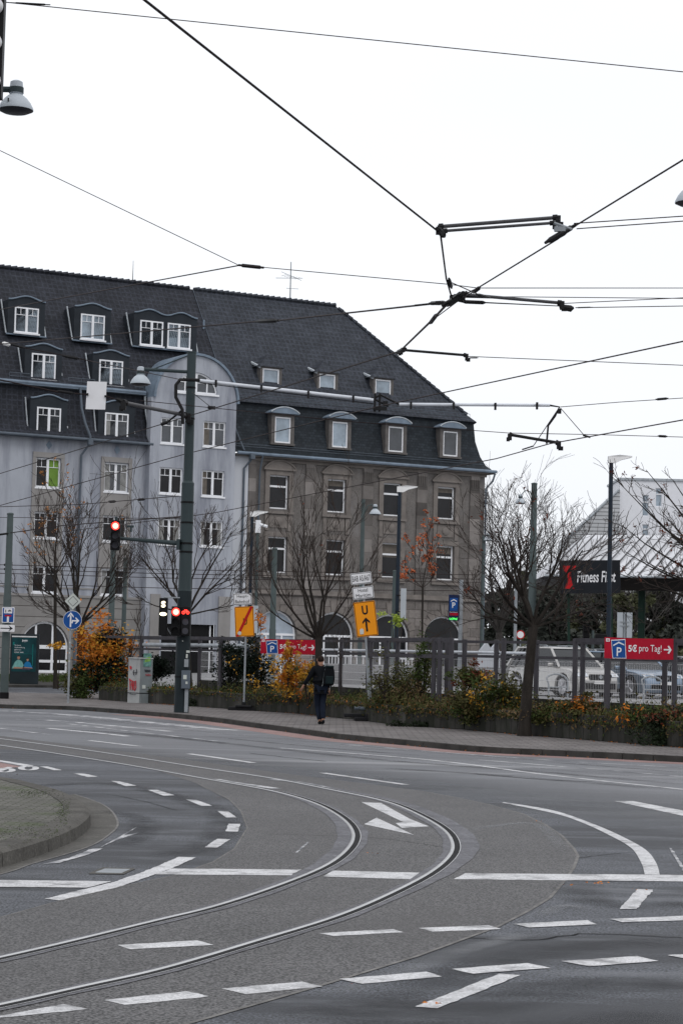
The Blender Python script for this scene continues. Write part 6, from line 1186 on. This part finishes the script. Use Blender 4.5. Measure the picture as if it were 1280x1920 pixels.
a=AY(975,1190,120); o=thing('round_sign','small round red rimmed traffic sign in the distance left of the dark trunk','road sign',(a.x,120,.62)); part(o,'plate','sign_red',lambda b:b.xz(disc(0,a.z-.62,.25,18),0,.02)); part(o,'face','sign_white',lambda b:b.xz(disc(-.0,a.z-.62,.19,16),-.01,.008)); part(o,'post','galv',lambda b:b.lathe([(.04,0),(.04,a.z-.9)],n=8))
a=AY(1098,1187,90); o=thing('distant_signal','small dark traffic signal seen above the car roofs','traffic light',(a.x,90,.62)); part(o,'signal_housing','black',lambda b:(b.box((0,0,a.z-.62),(.26,.2,.75)),*[b.box((0,-.15,a.z-.62+z),(.22,.15,.03)) for z in (.34,.1,-.14)])); part(o,'post','mast_far',lambda b:b.lathe([(.06,0),(.06,a.z-1.0)],n=8)); part(o,'backing_post','mast_far',lambda b:b.lathe([(.07,0),(.06,a.z-.5)],(.28,0,0),8))
a=AY(1126,1193,76); o=thing('lantern_box','dark box on a short post left of the right banner','box',(a.x,76,.62)); part(o,'box','black',lambda b:b.box((0,0,a.z-.62),(.42,.2,.16)),bevel=.02); part(o,'post','mast_far',lambda b:b.lathe([(.04,0),(.04,a.z-.7)],n=8))
a=AY(916,1235,95); o=thing('graffiti_container','pale container with coloured graffiti behind the fence left of the cars','container',(a.x,95,.62)); h_=AY(916,1204,95).z-.62
part(o,'body','white_wall',lambda b:b.xz([(-.55,0),(.5,0),(.5,h_*.75),(.35,h_),(.1,h_*.85),(-.1,h_*1.0),(-.4,h_*.8)],0,1.2)); part(o,'blue_graffiti','carblue',lambda b:b.xz([(-.5,.3),(-.2,.75),(.1,.8),(.4,.4),(.35,.1),(-.45,.1)],-.012,.01)); part(o,'red_graffiti','lf_brown',lambda b:b.xz([(-.52,.45),(-.4,.85),(-.25,.75),(-.35,.4)],-.02,.006))
# white balustrades of the house fronts behind the car park
def balus(px0,px1,py,Y,h,label):
    a=AY(px0,py,Y); c=AY(px1,py,Y); L=c.x-a.x; o=thing('balustrade',label,'railing',(a.x,Y,.62),0,'white railings in front of the brown building'); z=a.z-.62
    part(o,'top_rail','white',lambda b:b.bb(0,L,-.04,.04,z,z+.08)); part(o,'bars','white',lambda b:[b.bb(.1+.16*k,.14+.16*k,-.02,.02,z-h,z) for k in range(int(L/.16))]); part(o,'base_wall','white_wall',lambda b:b.bb(0,L,-.1,.1,0,z-h))
balus(612,660,1231,104,.45,'white railing behind the person'); balus(664,690,1232,104,.45,'white railing left of the leaning sign post'); balus(737,775,1236,106,.45,'white railing right of the middle lamp post'); balus(895,928,1240,108,.45,'white railing left of the silver car')
a=AY(612,1262,84); o=tag(MB().bb(0,9.5,0,.2,0,.9).build('low_wall','deck'),'long low pale wall across the car park behind the person','wall'); o.location=(a.x,92,.62)
# ================================================================ CARS
def car(label,pos,rz,paint,L=4.7,Wd=1.86,H=1.66,suv=True,detail=True):
    """car pointing along its local -y (front), wheels on z=0"""
    T=thing('parked_car',label,'car',pos,rz,'cars parked behind the fence'); hl=L/2; hw=Wd/2; belt=.60*H; gc=.2 if suv else .16
    # side profile (y forward=-): list of y,z
    prof=[(-hl+.02,.32),(-hl-.02,.6),(-hl+.06,.78),(-hl+.28,belt-.15),(-hl+.6,belt-.09),(-hl+1.15,belt-.01),(hl-.25,belt+.02),(hl-.04,belt-.12),(hl,.55),(hl-.06,.30)]
    r=.37 if suv else .33; wy=(-hl+.88,hl-.92)
    def arch(yc): return [(yc+(r+.06)*math.cos(R(k)),r+(r+.06)*math.sin(R(k))) for k in (0,30,60,90,120,150,180)]
    bot=[(hl-.06,gc)]+[(wy[1]+(r+.06),gc)]+arch(wy[1])+[(wy[1]-(r+.06),gc)]+[(wy[0]+(r+.06),gc)]+arch(wy[0])+[(wy[0]-(r+.06),gc),(-hl+.05,gc)]
    P=prof[:-1]+bot
    def xs(z,y,s): 
        k=1-max(0,(z-.55))*.10-max(0,abs(y)-hl+.55)*.28
        return s*hw*k
    b=MB(); n=len(P); vs=[]
    SL=((-1,.945),(-.86,.98),(-.5,1),(.5,1),(.86,.98),(1,.945))
    for f_,ys in SL: vs+=[(xs(z,y,1)*f_,y*(ys if abs(y)>1.9 else 1),z+(.0 if abs(f_)>.9 else .03 if z>belt-.2 else 0)) for y,z in P]
    b.add(vs,[tuple(range(n)),tuple(range(5*n,6*n))[::-1]]+[(q_*n+i,q_*n+(i+1)%n,(q_+1)*n+(i+1)%n,(q_+1)*n+i) for q_ in range(5) for i in range(n)])
    part_=b.build('body',paint,T,bevel=.035,smooth=50)
    # greenhouse
    fy,ry=-hl+1.15,hl-(.30 if suv else .45); rt0,rt1=-hl+1.95,hl-(.75 if suv else 1.2); zb=belt-.02; zt_=H-.05; kb,kt=.93*hw,.74*hw
    g=MB(); g.add([(-kb,fy,zb),(kb,fy,zb),(kb,ry,zb),(-kb,ry,zb),(-kt,rt0,zt_),(kt,rt0,zt_),(kt,rt1,zt_),(-kt,rt1,zt_)],[(0,1,5,4),(1,2,6,5),(2,3,7,6),(3,0,4,7),(4,5,6,7)]); g.build('windows','carglass',T,smooth=0)
    rf=MB(); rf.add([(-kt-.02,rt0-.05,zt_-.01),(kt+.02,rt0-.05,zt_-.01),(kt+.02,rt1+.05,zt_-.01),(-kt-.02,rt1+.05,zt_-.01),(-kt*.9,rt0+.15,H),(kt*.9,rt0+.15,H),(kt*.9,rt1-.1,H),(-kt*.9,rt1-.1,H)],[(0,1,5,4),(1,2,6,5),(2,3,7,6),(3,0,4,7),(4,5,6,7)])
    for s in (-1,1):
        rf.tube([(s*kb,fy,zb),(s*kt,rt0,zt_)],.045,6); rf.tube([(s*kb,ry-.02,zb),(s*kt,rt1,zt_)],.09,6); rf.tube([(s*kt,rt0,zt_),(s*kt,rt1,zt_)],.035,6); rf.tube([(s*kb*1.0,fy,zb+.01),(s*kb,ry,zb+.01)],.02,5)
    rf.build('roof',paint,T,smooth=50)
    part(T,'door_pillar','black',lambda b:[b.tube([(s*kb,(fy+ry)/2+.05+o_,zb),(s*kt,(rt0+rt1)/2+o_*.6,zt_-.01)],.04,5) for s in (-1,1) for o_ in (0,1.1)])
    part(T,'roof_rail','galv' if paint!='carglass' else 'black',lambda b:[b.tube([(s*kt*.92,rt0+.3,H),(s*kt*.92,rt0+.4,H+.05),(s*kt*.92,rt1-.35,H+.05),(s*kt*.92,rt1-.2,H)],.018,5) for s in (-1,1)]) if suv else None
    for y in wy:
        for s in (-1,1):
            x=s*(hw-.11); w_=part(T,'wheel','tyre',lambda b:b.lathe([(r*.72,-.1),(r*.97,-.1),(r,-.06),(r,.06),(r*.97,.1),(r*.72,.1)],(x,y,r),22,axis='X'))
            part(w_,'rim','rim',lambda b:(b.lathe([(.06,.0),(.06,.02*s*1)],(x+s*.085,y,r),10,axis='X'),[b.tube([(x+s*.09,y,r),(x+s*.095,y+r*.68*math.cos(a),r+r*.68*math.sin(a))],.028,4) for a in [2*math.pi*k/5+j for k in range(5) for j in (-.12,.12)]],b.lathe([(r*.62,0),(r*.72,0),(r*.72,s*.02),(r*.62,s*.02)],(x+s*.085,y,r),20,axis='X')))
    part(T,'wheel_well','black',lambda b:(b.box((0,wy[0],.42),(Wd-.4,.85,.5)),b.box((0,wy[1],.42),(Wd-.4,.85,.5)),b.box((0,0,.3),(Wd-.3,L-.5,.2))))
    for s in (-1,1):
        hlm=part(T,'headlight','lens',lambda b:b.add([(s*hw*.50,-hl-.01,.72),(s*hw*.86,-hl+.10,.72),(s*hw*.90,-hl+.28,.84),(s*hw*.52,-hl+.10,.86),(s*hw*.50,-hl+.1,.70),(s*hw*.8,-hl+.3,.70)],[(0,1,2,3),(0,1,5,4),(2,1,5)]),fix=False)
        part(T,'mirror',paint,lambda b:b.box((s*(hw+.07),fy+.35,belt+.06),(.2,.12,.14)),bevel=.03); part(T,'door_handle','galv',lambda b:[b.box((s*(hw*.985),yy,belt-.12),(.03,.18,.03)) for yy in (.35,1.3)])
    part(T,'grille','black',lambda b:(b.box((0,-hl-.0,.70),(hw*.9,.04,.2)),b.box((0,-hl-.0,.40),(hw*1.3,.04,.2)))); part(T,'number_plate','plate',lambda b:b.box((0,-hl-.035,.53),(.52,.02,.11))); part(T,'emblem','galv',lambda b:b.lathe([(.07,.03),(.07,.045)],(0,-hl-.0,.71),12,axis='Y'))
    part(T,'sill_trim','black',lambda b:[b.box((s*hw*.985,0,gc+.05),(.04,L-2.2,.12)) for s in (-1,1)])
    return T
dz=.645
def carpos(px,py,Y): q=AY(px,py,Y); return (q.x,Y,dz)
car('large silver beige suv facing the camera behind the dark trunk',carpos(1052,1260,74),R(27),'carpaint',4.75,1.9,1.70)
car('blue grey car behind the right banner post, next to the silver one',carpos(1176,1262,75.5),R(27),'carblue',4.6,1.85,1.62,True)
car('dark car mostly hidden beyond the right edge',carpos(1293,1262,77),R(27),'cardark',4.5,1.8,1.5,False)
car('white car with dark roof parked in the second row behind the silver one',carpos(1080,1235,86),R(40),'carpaint',4.6,1.85,1.75,True)
for px,Y,lb in ((1062,68.5,'left of the pair'),(1240,68,'right of the pair')):
    q=AY(px,1280,Y); o=thing('bike_stand','galvanised hoop stand in front of the parked cars, '+lb,'bike stand',(q.x,Y,dz),R(10),'hoop stands by the fence'); part(o,'hoop','galv',lambda b:b.tube([(-.6,0,0),(-.6,0,.45)]+[(-.35+.38*math.cos(R(a))*1.0-.0,0,.55+.25*math.sin(R(a))) for a in range(150,-1,-25)]+[(.03,0,0)],.03,8)); part(o,'bar','galv',lambda b:b.tube([(-.6,0,.38),(.03,0,.38)],.02,6))
# ================================================================ PERSON
def skin(name,verts,edges,radii,m,parent,root=0,sub=2):
    me=bpy.data.meshes.new(name); me.from_pydata([tuple(v) for v in verts],edges,[]); ob=bpy.data.objects.new(name,me); COL.objects.link(ob)
    ob.modifiers.new('s','SKIN'); 
    for i,r_ in enumerate(radii):
        sv=me.skin_vertices[0].data[i]; sv.radius=(r_,r_) if not isinstance(r_,tuple) else r_; sv.use_root=(i==root)
    s=ob.modifiers.new('u','SUBSURF'); s.levels=sub; s.render_levels=sub; bpy.context.view_layer.update()
    m2=bpy.data.meshes.new_from_object(ob.evaluated_get(bpy.context.evaluated_depsgraph_get())); bpy.data.objects.remove(ob); m2.materials.clear(); m2.materials.append(M[m]); m2.shade_smooth(); m2.name=name
    o=bpy.data.objects.new(name,m2); COL.objects.link(o); o.parent=parent; return o
pp=G(600,1358,.12)
PE=thing('person','person seen from behind walking on the pavement in black jacket and dark jeans','person',pp,R(12))
# joints (x right, y forward/away, z up)
J=dict(pel=(0,0,.93),wai=(-.01,.01,1.08),che=(.0,.03,1.30),nec=(-.01,.04,1.475),hd0=(-.015,.055,1.56),hd1=(-.02,.06,1.65),
 ls=(-.19,.03,1.40),le=(-.31,.02,1.16),lw=(-.43,.10,.98),rs=(.19,.03,1.40),re=(.235,-.05,1.14),rw=(.22,.06,.92),
 lh=(-.09,0,.90),lk=(-.07,.10,.50),la=(-.01,-.02,.10),lt=(-.0,.14,.035),rh=(.09,0,.90),rk=(.05,.02,.50),ra=(.045,-.14,.12),rt=(.05,.02,.03))
def seq(ks,rs):
    return [Vector(J[k]) for k in ks],rs
V=[];Ed=[];Rd=[]
def chain(ks,rs,frm=None):
    prev=frm
    for k,r_ in zip(ks,rs):
        V.append(Vector(J[k]) if isinstance(k,str) else Vector(k)); Rd.append(r_); i=len(V)-1
        if prev is not None: Ed.append((prev,i))
        prev=i
    return prev
chain(['pel','wai','che','nec','hd0','hd1'],[(.15,.11),(.135,.10),(.15,.105),(.052,.052),(.072,.085),(.078,.092)])
chain(['ls','le','lw'],[.055,.042,.028],2); lw_i=len(V)-1; chain(['rs','re','rw'],[.055,.042,.028],2); rw_i=len(V)-1
chain(['lh','lk','la','lt'],[.085,.058,.042,.036],0); chain(['rh','rk','ra','rt'],[.085,.058,.042,.036],0)
for wi,d,sd in ((lw_i,Vector((-.35,.25,-.9)),1),(rw_i,Vector((-.0,.15,-1)),-1)):
    d.normalize(); w0=V[wi]; pm=w0+d*.09; V.append(pm); Rd.append((.036,.018)); pi=len(V)-1; Ed.append((wi,pi)); side=d.cross(Vector((0,1,0))).normalized()
    for k,(o_,l_) in enumerate(((-.027,.062),(-.009,.075),(.009,.07),(.027,.055))):
        a=pm+side*o_+d*.025; c=a+d*l_*.55+Vector((0,.01,0)); e_=c+d*l_*.4+Vector((0,.02,0)); i0=len(V); V.extend([a,c,e_]); Rd.extend([.0095,.0085,.0075]); Ed.extend([(pi,i0),(i0,i0+1),(i0+1,i0+2)])
    a=w0+d*.035+side*.03*sd+Vector((0,.02,0)); c=a+d*.04+side*.015*sd+Vector((0,.015,0)); i0=len(V); V.extend([a,c]); Rd.extend([.011,.009]); Ed.extend([(wi,i0),(i0,i0+1)])
body=skin('body',V,Ed,Rd,'skin',PE)
# ears and nose
part(body,'ear','skin',lambda b:[b.box((-.02+s*.083,.055,1.62),(.02,.035,.06)) for s in (-1,1)],bevel=.01)
part(body,'nose','skin',lambda b:b.add([(-.035,.15,1.64),(-.005,.15,1.64),(-.02,.18,1.60),(-.035,.15,1.59),(-.005,.15,1.59)],[(0,1,2),(0,2,3),(1,4,2),(3,2,4)])); part(body,'eye','black',lambda b:[b.box((-.02+s*.032,.148,1.645),(.022,.01,.01)) for s in (-1,1)]); part(body,'mouth','sign_red',lambda b:b.box((-.02,.146,1.565),(.045,.01,.008)))
skin('hair',[(-.02,.025,1.555),(-.02,.02,1.66),(-.02,.05,1.70)],[(0,1),(1,2)],[(.085,.085),(.098,.105),(.08,.095)],'hair',body)
V=[];Ed=[];Rd=[]
chain([(0,0,.86),'pel','wai','che',(-.01,.035,1.42),(-.01,.04,1.50)],[(.19,.15),(.185,.145),(.165,.13),(.175,.13),(.10,.09),(.072,.075)]); chain(['ls','le',tuple(Vector(J['lw'])+Vector((-.0,0,.0)))],[.085,.066,.055],3); chain(['rs','re','rw'],[.085,.066,.055],3)
skin('jacket',V,Ed,Rd,'cloth_black',PE,1)
V=[];Ed=[];Rd=[]; chain(['pel'],[(.155,.125)]); chain(['lh','lk',(-.01,-.01,.09)],[.105,.078,.07],0); chain(['rh','rk',(.045,-.14,.12)],[.105,.078,.07],0)
skin('trousers',V,Ed,Rd,'denim',PE)
skin('shoe',[(-.01,-.06,.05),(-.0,.06,.04),(.0,.17,.03)],[(0,1),(1,2)],[(.045,.05),(.045,.042),(.04,.03)],'cloth_black',PE); skin('shoe',[(.045,-.19,.09),(.05,-.08,.045),(.05,.05,.035)],[(0,1),(1,2)],[(.045,.05),(.045,.042),(.04,.03)],'cloth_black',PE)
BP=thing('backpack','dark backpack hanging from the right shoulder of the walking person','backpack',pp,R(12))
o=part(BP,'bag','cloth_black',lambda b:b.prism([(.03,-.28,.98),(.27,-.28,.98),(.30,-.28,1.15),(.28,-.28,1.40),(.22,-.28,1.47),(.10,-.28,1.47),(.04,-.28,1.40),(.01,-.28,1.15)],(0,.15,0)),bevel=.04); M['bag_teal']=mat('teal grey bag cloth',(.008,.016,.018),.8,var=.3)
part(o,'front_pocket','bag_teal',lambda b:b.box((.15,-.295,1.12),(.19,.06,.2)),bevel=.02); part(o,'top_flap','bag_teal',lambda b:b.box((.16,-.22,1.455),(.2,.17,.05)),bevel=.02); part(BP,'strap','cabinet2',lambda b:(b.tube([(.05,-.14,1.46),(.09,-.06,1.50),(.12,.02,1.49)],.017,6),b.tube([(.05,-.2,1.40),(.02,-.19,1.2),(.0,-.19,1.0),(-.02,-.2,.96)],.009,5),b.tube([(.2,-.2,1.0),(.17,-.2,.86)],.009,5)))
# haze: thin even air between camera and the far houses
HAZE=False; HAZE_D=.00028
if HAZE:
    b=MB(); b.bb(-140,160,-20,330,-1,45); o=tag(b.build('haze','lilac',smooth=0),'thin pale haze filling the air over the whole scene',kind='stuff')
    hm=bpy.data.materials.new('haze air'); hm.use_nodes=True; t=hm.node_tree; t.nodes.clear(); oo=t.nodes.new('ShaderNodeOutputMaterial'); v=t.nodes.new('ShaderNodeVolumePrincipled')
    v.inputs['Density'].default_value=HAZE_D; v.inputs['Color'].default_value=(.93,.95,1,1); v.inputs['Anisotropy'].default_value=0
    t.links.new(v.outputs[0],oo.inputs['Volume']); o.data.materials.clear(); o.data.materials.append(hm)
